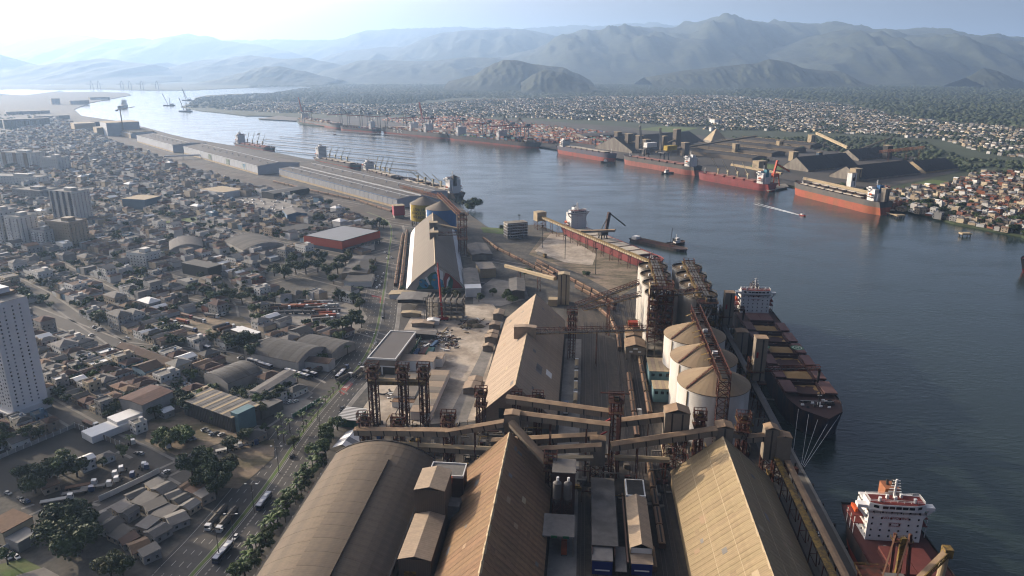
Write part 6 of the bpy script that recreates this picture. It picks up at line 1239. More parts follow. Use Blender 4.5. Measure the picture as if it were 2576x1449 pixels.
for i, (u, v, a, b) in enumerate(((225, 1238, 20, 0), (232, 1222, 22, 0), (172, 1258, 20, 0), (300, 1212, 200, 1), (340, 1200, 200, 1), (296, 1198, 200, 1), (312, 1185, 205, 1), (358, 1178, 20, 1), (364, 1182, 25, 1), (270, 1225, 18, 0), (570, 1135, 30, 1), (600, 1128, 28, 0), (640, 1120, 30, 0), (572, 1172, 20, 0), (418, 1130, 40, 1), (455, 1092, 60, 1), (512, 1060, 80, 1), (530, 1050, 60, 1), (760, 985, 60, 1), (800, 920, 60, 0), (785, 915, 60, 0), (400, 1090, 20, 1), (240, 1075, -30, 0), (330, 1120, 30, 1))): truck(*G(u, v), R(a), CARC[0] if i % 4 else CARC[5], TR[1 + i % 3], 1, .25, 'white cab truck with flat trailer' if not b else 'bare white tractor truck', flat=True, bob=bool(b))
for i, (u, v, a) in enumerate(((800, 935, 62), (815, 930, 62), (870, 930, 60), (880, 950, 60), (910, 935, 75))): truck(*G(u, v), R(a), CARC[(4, 0, 5, 0, 0)[i]], TR[1], 1, .25, ('red', 'white', 'blue-grey', 'white', 'white')[i] + ' cab truck at the bus-stop corner', tarp=BAND)
for i in range(60):
    u0, v0 = rr.choice([(205, 1075), (160, 1010), (300, 1010), (330, 850), (430, 880), (620, 905), (700, 930), (550, 890), (400, 872), (250, 830), (720, 1015), (735, 1012), (745, 1010), (540, 1090), (520, 1085), (470, 1110), (350, 1140), (420, 1185), (60, 1260), (20, 1245), (30, 1400), (230, 840), (310, 862)]); p = G(u0 + rr.uniform(-18, 18), v0 + rr.uniform(-6, 6)); car(*p, rr.choice([SA, SA + math.pi, SA + math.pi / 2]) + rr.uniform(-.1, .1), rr.choices(range(6), [6, 4, 3, 3, 1, 1])[0], .25)
hp = TL(700, 1350)
for i in range(24):
    a, b = -127.5, 216 + i * 4.1 + (i > 9) * 12
    if rr.random() < .8: car(*T(a, b), -TH + R(195), rr.choices(range(6), [6, 4, 4, 3, 2, 1])[0], .1)
for i in range(46): p = G(rr.uniform(590, 740), rr.uniform(500, 535)); car(*p, R(40) + rr.choice([0, 1.57]), rr.choices(range(6), [7, 5, 2, 3, 1, 1])[0], .25)
for u, v, a, m in ((1480, 915, 84, 0), (1480, 945, 84, 1), (1478, 972, 84, 0), (1480, 1000, 84, 2)): p = TL(u, v); truck(*T(-1.5, p[1]), math.pi / 2 - TH, CARC[0], (CARC[0], GREYM, CREAM)[m], 1, .15, ('white', 'grey', 'cream')[m] + ' lorry queuing in the lane beside the pale warehouse', tarp=CREAM)
truck(*T(-4, 276), math.pi / 2 - TH, CARC[1], TR[0], 2, .15, 'orange twin-hopper truck under the green-signed loading shed'); truck(*T(-7, 404), math.pi / 2 - TH, CARC[5], WHITEC, 1, .15, 'blue and white box lorry at the pale warehouse near corner'); truck(*T(37, 398), math.pi / 2 - TH, CARC[0], GREYM, 1, .15, 'white cab yellow-fronted lorry between wagon lines')
for a, b, c in ((108, 288, 0), (109.5, 276, 0)): car(*T(a, b), math.pi / 2 - TH - .2, c, .2)
truck(*T(110, 266), -math.pi / 2 - TH, CARC[0], GREYM, 1, .1, 'white truck with a flat trailer on the quay apron', flat=True)
single_out(VROWS, [('arched warehouse', T(-97, 300)), ('white tower block', (-282, 390)), ('rusty square roof', G(370, 1040)), ('mural warehouse', (-70, 640)), ('orange store', G(860, 620)), ('grey port shed', G(800, 470)), ('avenue junction', G(800, 1010)), ('lorry park wall', G(340, 1220)), ('earth yard gate', G(560, 870)), ('beige quay gable', T(90, 300)), ('paved yard gate', G(910, 775))])
# ------------------------------------------------------------------ freight wagons
wag_b = MB().sweep([(-1.5, 1.0), (-.8, .55), (.8, .55), (1.5, 1.0), (1.5, 3.2), (-1.5, 3.2)], -6.6, 6.6).mesh('hopper_body', WAGB); wag_t = MB().sweep([(-1.5, 3.2), (1.5, 3.2), (.9, 3.75), (-.9, 3.75)], -6.6, 6.6).mesh('roof', WAGT); wag_h = MB().box(-.35, .35, -6, 6, 3.75, 3.95).mesh('roof_hatch', DARKM); wag_g = MB().cb(0, 0, 2, 2.6, .15, .75).mesh('bogie', TYRE)
def train(label, pts, n, world=False, step=14.6, skip=()):
    pl = dense(pts if world else [G(u, v) for u, v in pts], 1.0); L = [0]
    for i in range(len(pl) - 1): L.append(L[-1] + math.dist(pl[i], pl[i + 1]))
    k = 0; j = 0; s = step / 2
    while s < L[-1] and k < n:
        while L[j + 1] < s: j += 1
        x, y = pl[j]; x2, y2 = pl[min(j + 1, len(pl) - 1)]
        if k not in skip:
            t = thing('hopper_wagon', f'brown wagon, {nth(k) or "first "}in train {label}', 'wagon', (x, y, .1), math.atan2(y2 - y, x2 - x) - math.pi / 2, 'wagons ' + label)
            part('hopper_body', wag_b, None, t); part('roof', wag_t, None, t)
            if y < 900: part('roof_hatch', wag_h, None, t); [part('bogie', wag_g, None, t, loc=(0, q, 0)) for q in (-4.6, 4.6)]
        k += 1; s += step
train('nearest the avenue by the mural warehouse', [(995, 722), (1004, 660), (1013, 600), (1022, 575)], 15); train('closest to the mural warehouse wall', [(1006, 742), (1014, 680), (1022, 600), (1030, 560)], 18)
train('beside the grey port shed', [(985, 535), (900, 507), (806, 487), (660, 452)], 26)
train('curving along the near edge of the bare quay yard', [(1200, 590), (1250, 628), (1330, 668), (1400, 705)], 18, skip=(0, 1)); train('alongside the bare quay yard fence', [(1352, 660), (1430, 703), (1500, 740), (1556, 775)], 16); train('beside the bare quay yard, second line', [(1348, 668), (1425, 712), (1495, 750), (1548, 785)], 15, skip=(3, 4, 5)); train('curving into the unloading house', [(1500, 775), (1535, 805), (1555, 850), (1560, 900)], 7)
for a, b0, n, lab in ((33.5, 366, 6, 'on the rail yard line closest to the teal offices'), (43, 395, 6, 'beside the white silos'), (33, 255, 1, 'alone near the right unloading shed'), (38, 270, 5, 'in shadow beside the beige gable')): train(lab, [T(a, b0), T(a, b0 + n * 14.8)], n, True)
t = thing('locomotive', 'yellow and grey locomotive at the head of the yard trains', 'locomotive', (*G(1362, 645), .1), R(-60)); part('hood', MB().box(-8, 5, -1.3, 1.3, 1, 3.6), GREYM, t); part('cab', MB().box(5, 8.5, -1.5, 1.5, 1, 4.4), YELS, t); part('frame', MB().box(-8.6, 9, -1.4, 1.4, .5, 1), DARKM, t)
# ------------------------------------------------------------------ trees
LEAF = [mat('leaves_' + n, c, .75, .45, .8, rnd=.22, col2=c2, mixs=.35) for n, c, c2 in (('dark', (.030, .052, .014), (.050, .078, .020)), ('mid', (.052, .085, .020), (.08, .115, .03)), ('olive', (.085, .085, .028), (.06, .075, .024)), ('light', (.085, .135, .028), (.065, .11, .024)))]
BARK = mat('bark', (.10, .075, .055), .9, .25, .8)
def crown_mesh(seed, n, flat=.8, size=.08, name='crown'):
    """Leaf sprays scattered through several lobes of a unit crown, with gaps between the lobes."""
    r = random.Random(seed); lob = []
    for k in range(r.randint(7, 10)):
        a = r.uniform(0, 6.28); d = r.uniform(.15, .68); lob.append((d * math.cos(a), d * math.sin(a), r.uniform(-.25, .5) * flat, r.uniform(.28, .48)))
    mb = MB(); vs = []; fs = []
    for i in range(n):
        x, y, z, q = lob[i % len(lob)]; d = Vector((r.gauss(0, 1), r.gauss(0, 1), r.gauss(0, 1) * .8 + .25)).normalized(); p = Vector((x, y, z)) + d * q * (r.random() ** .35)
        nn = (d + Vector((r.gauss(0, .6), r.gauss(0, .6), r.gauss(0, .6)))).normalized(); t = nn.orthogonal().normalized(); b = nn.cross(t); s = size * r.uniform(.6, 1.5); a = r.uniform(0, 6.3); t2 = t * math.cos(a) + b * math.sin(a); b2 = nn.cross(t2)
        o = len(vs); vs += [tuple(p - t2 * s), tuple(p - b2 * s * .55), tuple(p + t2 * s), tuple(p + b2 * s * .55)]; fs.append((o, o + 1, o + 2, o + 3))
    return mb.add(vs, fs)
CROWNS = [crown_mesh(s, 2000).mesh('crown', LEAF[0]) for s in range(6)]
def trunk_mesh(seed):
    r = random.Random(seed); mb = MB().cyl((0, 0, 0), (.03, .02, .55), .055, 8, .035)
    for k in range(5): a = k * 1.256 + r.uniform(-.4, .4); mb.cyl((.02, .01, .4 + .04 * k), (.34 * math.cos(a), .34 * math.sin(a), .8 + r.uniform(-.1, .15)), .028, 6, .01)
    return mb.mesh('trunk', BARK)
TRUNKS = [trunk_mesh(s) for s in range(3)]
TROWS = []; TN = ['dark green', 'mid green', 'olive brown', 'light green']
def tree(x, y, h, r, tone, z=0., group='town trees', k=None):
    k = random.randrange(6) if k is None else k
    t = thing('broadleaf_tree', '', 'tree', (x, y, z), random.uniform(0, 6.28), group)
    part('trunk', TRUNKS[k % 3], None, t, scale=(h * .9, h * .9, h)); part('crown', CROWNS[k], LEAF[tone], t, loc=(0, 0, h - r * .55), scale=(r * 1.12, r * 1.12, r * .92))
    TROWS.append((t, ('small ' if r < 3.6 else 'big ' if r > 6.5 else '') + TN[tone] + ' leafy tree', (x, y))); return t
def frond_mesh():
    mb = MB(); vs = []; fs = []; n = 7
    for i in range(n + 1): s = i / n; x = 2.6 * s; z = .9 * math.sin(s * 2.3) - .5 * s * s; w = .34 * math.sin(math.pi * min(1, .12 + s * .95)) + .04; vs += [(x, -w, z - w * .5), (x, 0, z), (x, w, z - w * .5)]
    for i in range(n): o = 3 * i; fs += [(o, o + 1, o + 4, o + 3), (o + 1, o + 2, o + 5, o + 4)]
    return mb.add(vs, fs).mesh('frond', LEAF[1])
FROND = frond_mesh(); PTRUNK = MB().cyl((0, 0, 0), (.12, .05, 1), .22, 8, .15).mesh('trunk', BARK); PROWS = []
def palm(x, y, h, s=1.0, tone=1):
    t = thing('palm_tree', '', 'palm', (x, y, .1), random.uniform(0, 6.28), 'palms along the avenue'); part('trunk', PTRUNK, None, t, scale=(s, s, h))
    for k in range(12): part('frond', FROND, LEAF[tone], t, loc=(.12 * s, .05 * s, h), rot=(0, random.uniform(-.45, .35), k * .5236 + random.uniform(-.2, .2)), scale=(s, s * 1.25, s))
    PROWS.append((t, ('tall ' if h > 5.5 else 'short ') + TN[tone] + ' palm', (x, y)))
rr = random.Random(9)
pts = dense([p for p in AVE if 352 < p[1] < 432], 1.0)
for i in range(0, len(pts), 6): palm(pts[i][0] + rr.uniform(-.6, .6), pts[i][1], rr.uniform(3.2, 5.2), rr.uniform(.75, 1.05))
for i in range(25):
    b = 212 + i * 4.9; off_ = rr.uniform(-1.4, 1.4)
    (palm(*T(-134 + off_, b), rr.uniform(5, 8), rr.uniform(1.2, 1.6), rr.choice([1, 1, 3])) if i % 5 < 4 else tree(*T(-133.5 + off_, b), rr.uniform(6, 9), rr.uniform(3, 4.2), 1, group='hedge trees beside the arched warehouse'))
for i in range(44): tree(*T(-133.5 + rr.uniform(-2, 2.2), 205 + i * 2.85), rr.uniform(3.2, 5.5), rr.uniform(2, 3), rr.choice([1, 3, 1, 0]), group='hedge trees beside the arched warehouse')
for (u, v, h) in ((764, 1075, 8), (730, 1090, 7), (700, 1105, 7), (715, 1115, 6), (708, 1075, 7), (875, 893, 6), (528, 852, 6), (905, 745, 7), (750, 968, 6), (1308, 700, 6), (330, 1125, 6), (1320, 705, 6)): palm(*G(u, v), h, 1.3)
NAMED = [(715, 700, 15, 11, 0), (745, 690, 13, 8, 0), (770, 690, 14, 9, 0), (800, 685, 15, 9, 0), (825, 700, 13, 8, 0), (850, 690, 12, 7, 0), (735, 672, 14, 8, 0), (870, 668, 12, 7, 0), (880, 650, 10, 6, 2), (895, 695, 10, 6, 0), (840, 715, 10, 6, 0), (690, 695, 12, 7, 0), (855, 672, 12, 7, 0), (810, 660, 12, 7, 0), (780, 660, 12, 7, 2), (935, 675, 9, 5, 2), (940, 690, 9, 5, 0),
         (520, 755, 13, 8, 0), (545, 765, 12, 7, 1), (580, 760, 12, 8, 0), (610, 765, 11, 7, 1), (655, 770, 11, 7, 0), (625, 745, 10, 6, 2), (690, 760, 9, 5, 1), (720, 750, 9, 6, 0), (565, 735, 9, 6, 0), (490, 740, 10, 6, 1), (645, 790, 9, 6, 1), (860, 757, 11, 7, 0), (890, 765, 10, 6, 1), (905, 780, 10, 6, 0), (900, 810, 10, 6, 0), (885, 830, 12, 8, 0), (862, 835, 12, 8, 0), (840, 838, 10, 6, 1), (910, 825, 9, 5, 1), (855, 862, 9, 5, 1), (820, 825, 8, 5, 2),
         (600, 885, 14, 10, 0), (625, 875, 13, 9, 0), (645, 905, 12, 7, 0), (545, 868, 10, 6, 2), (250, 820, 11, 7, 2), (380, 845, 9, 5, 2), (180, 1345, 15, 12, 0), (205, 1390, 14, 11, 0), (150, 1390, 14, 10, 1), (160, 1195, 11, 8, 1), (130, 1215, 11, 8, 0), (440, 1105, 9, 8, 3), (410, 1120, 8, 6, 3), (470, 1115, 8, 6, 3), (430, 1125, 8, 6, 1), (500, 1185, 12, 8, 0), (540, 1200, 12, 8, 0), (485, 1200, 11, 7, 0), (560, 1215, 11, 7, 0), (580, 1190, 10, 6, 2), (545, 1245, 11, 7, 0), (515, 1230, 11, 7, 0), (280, 1449, 9, 6, 2), (310, 1455, 9, 6, 0), (475, 1042, 11, 7, 0), (530, 1055, 7, 4, 2), (548, 1068, 7, 4, 0), (835, 1100, 9, 6, 1), (815, 1125, 9, 6, 0), (800, 1150, 9, 6, 1), (850, 1082, 8, 5, 1), (645, 1050, 9, 6, 2), (120, 1025, 6, 4, 1),
         (195, 1200, 10, 7, 0), (90, 1240, 10, 7, 0), (70, 1215, 9, 6, 0), (1125, 750, 10, 7, 0), (1145, 755, 9, 6, 2), (1205, 760, 8, 5, 0), (1275, 755, 9, 6, 0), (1290, 765, 8, 5, 1), (1240, 745, 7, 4, 0), (1195, 520, 13, 11, 0), (1185, 530, 11, 8, 0), (1165, 525, 12, 8, 0), (1265, 580, 7, 5, 0), (800, 560, 12, 8, 0), (825, 520, 10, 8, 0), (930, 575, 11, 8, 0), (955, 570, 11, 7, 0), (965, 575, 10, 6, 1), (820, 605, 9, 6, 0), (1010, 735, 6, 4, 0), (765, 605, 8, 5, 0), (480, 960, 8, 5, 1), (450, 765, 9, 6, 0), (330, 790, 9, 6, 0), (20, 1420, 7, 4, 1), (1475, 695, 5, 4, 1), (1330, 690, 6, 4, 1), (740, 1130, 7, 4, 2), (260, 700, 11, 7, 0), (300, 690, 11, 7, 1), (350, 620, 10, 6, 0), (290, 610, 11, 7, 0), (30, 430, 14, 12, 0), (120, 440, 12, 10, 0)]
TREESPOT = []
for (u, v, h, r, tn) in NAMED: p = G(u, v); tree(*p, h, r * (1 if p[1] < 900 else 1.1), tn); TREESPOT.append((p, r))
# ------------------------------------------------------------------ town houses of the left bank
WALLS = [('white', mat('wall_white', (.74, .73, .70), .85, .1, .3, rnd=.12)), ('cream', mat('wall_cream', (.66, .58, .45), .85, .12, .3, rnd=.14)), ('grey', mat('wall_grey', (.46, .45, .43), .9, .14, .3, rnd=.14)), ('beige', mat('wall_beige', (.50, .43, .34), .9, .14, .3, rnd=.14)), ('pale blue', mat('wall_blue', (.22, .33, .42), .85, .1, .3, rnd=.1)), ('salmon', mat('wall_salmon', (.42, .22, .15), .9, .14, .3, rnd=.12)), ('brick', mat('wall_brick', (.30, .13, .075), .95, .15, .4, rnd=.12))]
ROOFS = [('brown tiled', mat('roof_tile', (.17, .10, .075), .95, .3, .5, rnd=.28, col2=(.15, .10, .08), mixs=.3)), ('tan tiled', mat('roof_tan', (.29, .20, .14), .95, .28, .5, rnd=.2)), ('grey sheet', FIBRE), ('dark sheet', mat('roof_dark', (.15, .145, .14), .9, .25, .2, rnd=.25)), ('pale flat', mat('roof_flat', (.34, .33, .31), .95, .22, .25, rnd=.18)), ('white sheet', WHITEC)]
WIN = MB().cb(0, 0, 1.1, .14, -.6, .6).mesh('window', BLACKG); TANK = MB().cyl((0, 0, 0), (0, 0, 1.5), .9, 10).mesh('water_tank', mat('tank_blue', (.22, .30, .40), .6, .1))
def house_geo(kind, w, d, h, wall, roof, two=None):
    """Meshes of one house as [(part name, builder, material index)], material index into HM."""
    out = [('wall', MB().cb(0, 0, w, d, 0, h), wall)]
    if kind == 'hip': out.append(('roof', MB().hip(-w / 2, w / 2, -d / 2, d / 2, h + .02, h + min(w, d) * .24, .55), roof))
    elif kind == 'gable': out.append(('roof', MB().gable(-w / 2, w / 2, -d / 2, d / 2, h, h + w * .15, .4, .18), roof))
    elif kind == 'slab': out.append(('roof', MB().add([(-w / 2 - .3, -d / 2 - .3, h), (w / 2 + .3, -d / 2 - .3, h), (w / 2 + .3, d / 2 + .3, h + .7), (-w / 2 - .3, d / 2 + .3, h + .7), (-w / 2 - .3, -d / 2 - .3, h + .2), (w / 2 + .3, -d / 2 - .3, h + .2), (w / 2 + .3, d / 2 + .3, h + .9), (-w / 2 - .3, d / 2 + .3, h + .9)], [(4, 5, 6, 7), (3, 2, 1, 0), (0, 1, 5, 4), (1, 2, 6, 5), (2, 3, 7, 6), (3, 0, 4, 7)]), roof))
    else:
        out.append(('roof', MB().cb(0, 0, w - .5, d - .5, h, h + .15), roof)); out.append(('parapet', MB().box(-w / 2, w / 2, -d / 2, -d / 2 + .25, h, h + .8).box(-w / 2, w / 2, d / 2 - .25, d / 2, h, h + .8).box(-w / 2, -w / 2 + .25, -d / 2 + .25, d / 2 - .25, h, h + .8).box(w / 2 - .25, w / 2, -d / 2 + .25, d / 2 - .25, h, h + .8), wall))
        if two: out.append(('roof_room', MB().cb(w * .18, d * .2, w * .34, d * .3, h, h + 2.6), wall))
    return out
HM = [m for _, m in WALLS] + [m for _, m in ROOFS]; NW = len(WALLS)
def project(x, y, z=0):
    dp = y * CP + (CH - z) * SP; return CX + F * x / dp, CY + F * (-y * SP + (CH - z) * CP) / dp
def add_windows(t, w, d, h, one):
    fl = max(1, int(h / 3)); mb = MB()
    for (nx, L, off_) in ((0, w, d / 2), (1, d, w / 2)):
        n = max(1, int(L / 3.2))
        for s in (-1, 1):
            if s > 0: 
                if nx == 0: continue
            for f in range(fl):
                for k in range(n):
                    q = -L / 2 + L * (k + .5) / n; z = 1.7 + f * 3.0
                    if one: part('window', WIN, None, t, loc=(q, s * off_, z) if nx == 0 else (s * off_, q, z), rot=0 if nx == 0 else math.pi / 2)
                    elif nx == 0: mb.cb(q, s * off_, 1.1, .14, z - .6, z + .6)
                    else: mb.cb(s * off_, q, .14, 1.1, z - .6, z + .6)
    if not one: part('windows', mb, BLACKG, t, kind='stuff')
FOOT = []
# ------------------------------------------------------------------ named town buildings
def tower(label, u, v, w, d, h, rz, wm, fl, cols, dcols, name='apartment_block', band=None, balc=0, pos=None):
    t = thing(name, label, 'building', (*(pos or G(u, v)), 0), rz); FOOT.append((t.location.x, t.location.y, w, d, rz)); part('wall', MB().cb(0, 0, w, d, 0, h), wm, t); part('roof', MB().cb(0, 0, w - 1, d - 1, h, h + .2), ROOFS[4][1], t); part('lift_house', MB().cb(w * .1, 0, w * .3, d * .4, h, h + 4), wm, t)
    part('parapet', MB().box(-w / 2, w / 2, -d / 2 - .02, -d / 2 + .3, h, h + 1).box(-w / 2, w / 2, d / 2 - .3, d / 2 + .02, h, h + 1).box(-w / 2 - .02, -w / 2 + .3, -d / 2 + .3, d / 2 - .3, h, h + 1).box(w / 2 - .3, w / 2 + .02, -d / 2 + .3, d / 2 - .3, h, h + 1), wm, t)
    st = (h - 2) / fl; tot = fl * (cols + 2 * dcols); wn = MB().cb(0, 0, 1.25, .16, -.62, .62).mesh('window', BLACKG); ex = MB(); cnt = 0
    for f in range(fl):
        z = 2.2 + f * st
        for k in range(cols):
            x = -w / 2 + w * (k + .5) / cols
            if cnt < 290: part('window', wn, None, t, loc=(x, -d / 2, z)); cnt += 1
            else: ex.cb(x, -d / 2, 1.25, .16, z - .62, z + .62)
        for s in (-1, 1):
            for k in range(dcols):
                yq = -d / 2 + d * (k + .5) / dcols
                if cnt < 290: part('window', wn, None, t, loc=(s * w / 2, yq, z), rot=math.pi / 2); cnt += 1
                else: ex.cb(s * w / 2, yq, .16, 1.25, z - .62, z + .62)
        if balc:
            for s in range(balc): part('balcony', MB().cb(-w / 2 + w * (s + .5) / balc, -d / 2 - .7, w / balc * .45, 1.4, z - 1.3, z - .2), WHITEC, t)
    if ex.v: part('windows', ex, BLACKG, t, kind='stuff')
    if band:
        for k in range(band[0]): part('facade_band', MB().cb(-w / 2 + w * (k + .5) / band[0], -d / 2 - .3, band[2], .8, 0, h + .6), band[1], t)
    return t
BSTRIP = mat('beige_strip', (.42, .33, .24), .85, .06, .2); DSTRIP = mat('slate_strip', (.12, .13, .16), .8, .06, .2)
TWM = mat('tower_white', (.86, .86, .86), .8, .05, .2)
tw = thing('tower_block', 'very tall white apartment tower with beige recess and rows of small windows', 'building', (-303, 402, 0), R(-28))
part('wall', MB().cb(10.2, 0, 12.6, 20, 5, 71), TWM, tw); part('wall', MB().cb(-10, -1, 12, 20, 5, 73), TWM, tw); part('recess', MB().cb(0, 1.5, 8.2, 18, 5, 73), BSTRIP, tw); part('podium', MB().cb(-2, -1, 39, 24, 0, 5), TWM, tw); part('roof_house', MB().cb(0, 3, 9, 9, 73, 76), TWM, tw); part('roof', MB().cb(10.2, 0, 12.2, 19.6, 71, 71.2), ROOFS[4][1], tw)
WINS = [BLACKG, mat('window_curtain', (.34, .36, .40), .5, .2), DSTRIP]; wn = MB().cb(0, 0, .9, .16, -.5, .5).mesh('window', BLACKG); ex = MB(); r2 = random.Random(2)
for f in range(27):
    z = 8 + f * 2.38
    for k, x in enumerate((6.4, 8.8, 12, 14.6)): part('window', wn, WINS[r2.randrange(3)], tw, loc=(x + r2.uniform(-.3, .3), -10, z + .6 * (k % 2)), scale=(.7 + .6 * (k % 2), 1, .8 + .3 * (k % 2)))
    for x in (-14, -11, -7.5): part('window', wn, WINS[r2.randrange(3)], tw, loc=(x, -11, z))
    for y in (-7, -3.5, 1, 5): part('window', wn, WINS[r2.randrange(3)], tw, loc=(16.5, y, z), rot=math.pi / 2) if f % 1 == 0 and f < 26 else None
    ex.cb(-3.9, -6.4, .7, 2.2, z - .9, z + .3); ex.cb(3.9, -6.4, .7, 2.2, z - .9, z + .3)
part('air_units', ex, DARKM, tw, kind='stuff')
for k in range(6): part('podium_opening', MB().cb(-18 + k * 6.4, -13.05, 4.4, .2, 1, 4), DARKM, tw)
for k, (x, y, h) in enumerate(((-338, 372, 78), (-352, 318, 70))):
    t = thing('tower_block', ('slim', 'broad')[k] + ' white apartment tower of the same estate, beyond the left edge', 'building', (x, y, 0), R(-28)); part('wall', MB().cb(0, 0, 26, 22, 0, h), TWM, t); part('recess', MB().cb(0, -10.6, 6, 1.2, 4, h), BSTRIP, t); part('roof_house', MB().cb(0, 0, 12, 10, h, h + 5), BSTRIP, t)
TA = R(-20)
tower('grey twin-block apartment building with small windows, behind the white tower', 178, 618, 36, 24, 30, TA, WALLS[3][1], 9, 9, 5); tower('white balconied apartment pair at the left edge', 66, 618, 24, 22, 36, TA, WALLS[0][1], 12, 4, 4, balc=2); tower('white slab apartment block cut by the left edge', 22, 612, 20, 22, 40, TA, WALLS[0][1], 12, 4, 4, balc=2); tower('low green-edged apartment block between white pair and grey block', 118, 622, 22, 16, 21, TA, WALLS[0][1], 7, 5, 3, balc=2)
tower('slate-striped white tower standing above the mid town', 187, 557, 42, 26, 42, TA, WALLS[0][1], 13, 8, 5, band=(4, DSTRIP, 3.2), balc=0); tower('distant white apartment block with beige side strips', 62, 425, 80, 34, 34, R(-15), WALLS[0][1], 10, 14, 4, band=(3, BSTRIP, 9)); tower('distant pale apartment block right of the beige-stripped one', 143, 430, 44, 30, 28, R(-15), WALLS[0][1], 9, 9, 4); tower('low white long block in the left middle distance', 50, 460, 110, 26, 13, R(-15), WALLS[0][1], 4, 16, 3)
tower('white four-storey block with rounded roof tank', 365, 665, 26, 20, 14, GA + R(15), WALLS[0][1], 4, 6, 4); tower('grey bulky block with stepped roof', 95, 500, 60, 34, 16, TA, WALLS[2][1], 4, 8, 4)
def shed2(label, u, v, w, d, h, rz, wm, rm, pit=1.2, n=0, arch=False, name='shed'):
    t = thing(name, label, 'shed', (*G(u, v), 0), rz); FOOT.append((t.location.x, t.location.y, w, d, rz))
    part('wall', MB().cb(0, 0, w, d, 0, h), wm, t)
    if arch:
        pr = [(-w / 2 - .3 + (w + .6) * i / 10, h + pit * (1 - ((i - 5) / 5) ** 2)) for i in range(11)]; part('end_gable', MB().sweep([(x * .98, z - .1) for x, z in pr], -d / 2 + .05, d / 2 - .05), wm, t); k = n or 12
        me = MB().sweep(pr + [(x, z + .2) for x, z in pr[::-1]], .03, d / k - .03).mesh('roof_panel', rm)
        for i in range(k): part('roof_panel', me, None, t, loc=(0, -d / 2 + d * i / k, .05 * (i % 2)))
    elif pit: part('end_gable', MB().sweep([(-w / 2, h), (w / 2, h), (0, h + pit)], -d / 2, d / 2), wm, t); part('roof', MB().gable(-w / 2, w / 2, -d / 2, d / 2, h + .05, h + pit + .05, .5, .2), rm, t)
    else: part('roof', MB().cb(0, 0, w, d, h, h + .3), rm, t)
    return t
G2 = GA + R(90)
t = shed2('square rusty-brown roofed hall with grey block walls', 375, 1035, 20, 21, 11, GA + R(8), WALLS[2][1], mat('rusty_roof', (.15, .072, .058), .9, .3, .3, col2=(.21, .12, .09), mixs=.2, streak=(6, .5, 1)), .8); shed2('white sheet canopy beside the rusty hall', 318, 1068, 11, 15, 6, GA, WHITEC, WHITE, 0); shed2('low white sheet lean-to by the street corner', 275, 1088, 12, 24, 4, GA, WHITEC, WHITE, 0)
t = thing('striped_hall', 'dark slatted hall with cream skylight strips on its roof', 'building', (*G(560, 1050), 0), GA + R(4)); part('wall', MB().cb(0, 0, 44, 19, 0, 9.5), GREYM, t)
for i in range(22): part('roof_panel', MB().box(-22.4 + i * 2.04, -22.4 + i * 2.04 + 1.98, -10, 10, 9.5, 9.9 + .1 * (i % 2)), CREAM if i % 4 == 1 else FIBRE, t)
for i in range(30): part('wall_slat', MB().cb(-21.5 + i * 1.48, -9.65, .5, .3, .4, 9.2), mat('slat_grey', (.16, .15, .135), .8, .15), t)
part('corner_tower', MB().cb(22, -2, 6, 12, 0, 12), TEALC, t); part('rear_wing', MB().cb(8, 18, 30, 16, 0, 6), GREYM, t)
shed2('dark low-pitched hall joined behind the striped hall', 590, 965, 26, 26, 8, GA, WALLS[2][1], ROOFS[3][1], 3, arch=True); shed2('white painted two-storey shop wing with graffiti near the junction', 690, 985, 9, 34, 7, G2 - R(75), WALLS[0][1], FIBRE, .6)
shed2('long dark arched shed with skylight dots beside the bus-stop corner', 730, 905, 30, 42, 7, GA + R(100), WALLS[2][1], ROOFS[3][1], 5, 14, True, 'arched_shed'); shed2('second dark arched shed behind the bus-stop corner', 815, 885, 26, 36, 6, GA + R(100), WALLS[2][1], ROOFS[3][1], 3, 12, True, 'arched_shed'); shed2('white shop row with brown roof at the truck corner', 800, 925, 9, 22, 6, GA + R(110), WALLS[0][1], ROOFS[0][1], 1.5)
for i in range(4): shed2(('first', 'second', 'third', 'fourth')[i] + ' of four parallel brown-ridged row houses, counted from the street', 345 + i * 21, 915 - i * 1 + (3 - i) * -9 + 8, 8.6, 34, 5, GA + R(93), WALLS[3][1], ROOFS[0][1], 2.2, name='row_house')
t = thing('superstore', 'orange-walled superstore with flat grey roof', 'building', (-198, 826, 0), R(-31), None, (.85, .84, 1)); part('wall', MB().cb(0, 0, 70, 76, 4, 13), mat('store_orange', (.50, .10, .035), .75, .06, .2), t); part('base', MB().cb(0, 0, 69, 75, 0, 4), mat('store_base', (.13, .16, .20), .8), t); part('roof', MB().cb(0, 0, 68.6, 74.6, 13, 13.15), SHEDG, t); part('parapet', MB().box(-35, 35, -38, -37.3, 13, 13.6).box(-35, 35, 37.3, 38, 13, 13.6).box(-35, -34.3, -37.3, 37.3, 13, 13.6).box(34.3, 35, -37.3, 37.3, 13, 13.6), DARKM, t); part('canopy', MB().cb(38, 0, 7, 74, 4.2, 4.8), GREYM, t)
for k in range(10): part('canopy_post', MB().cb(41, -34 + k * 7.5, .5, .5, 0, 4.2), WHITEC, t)
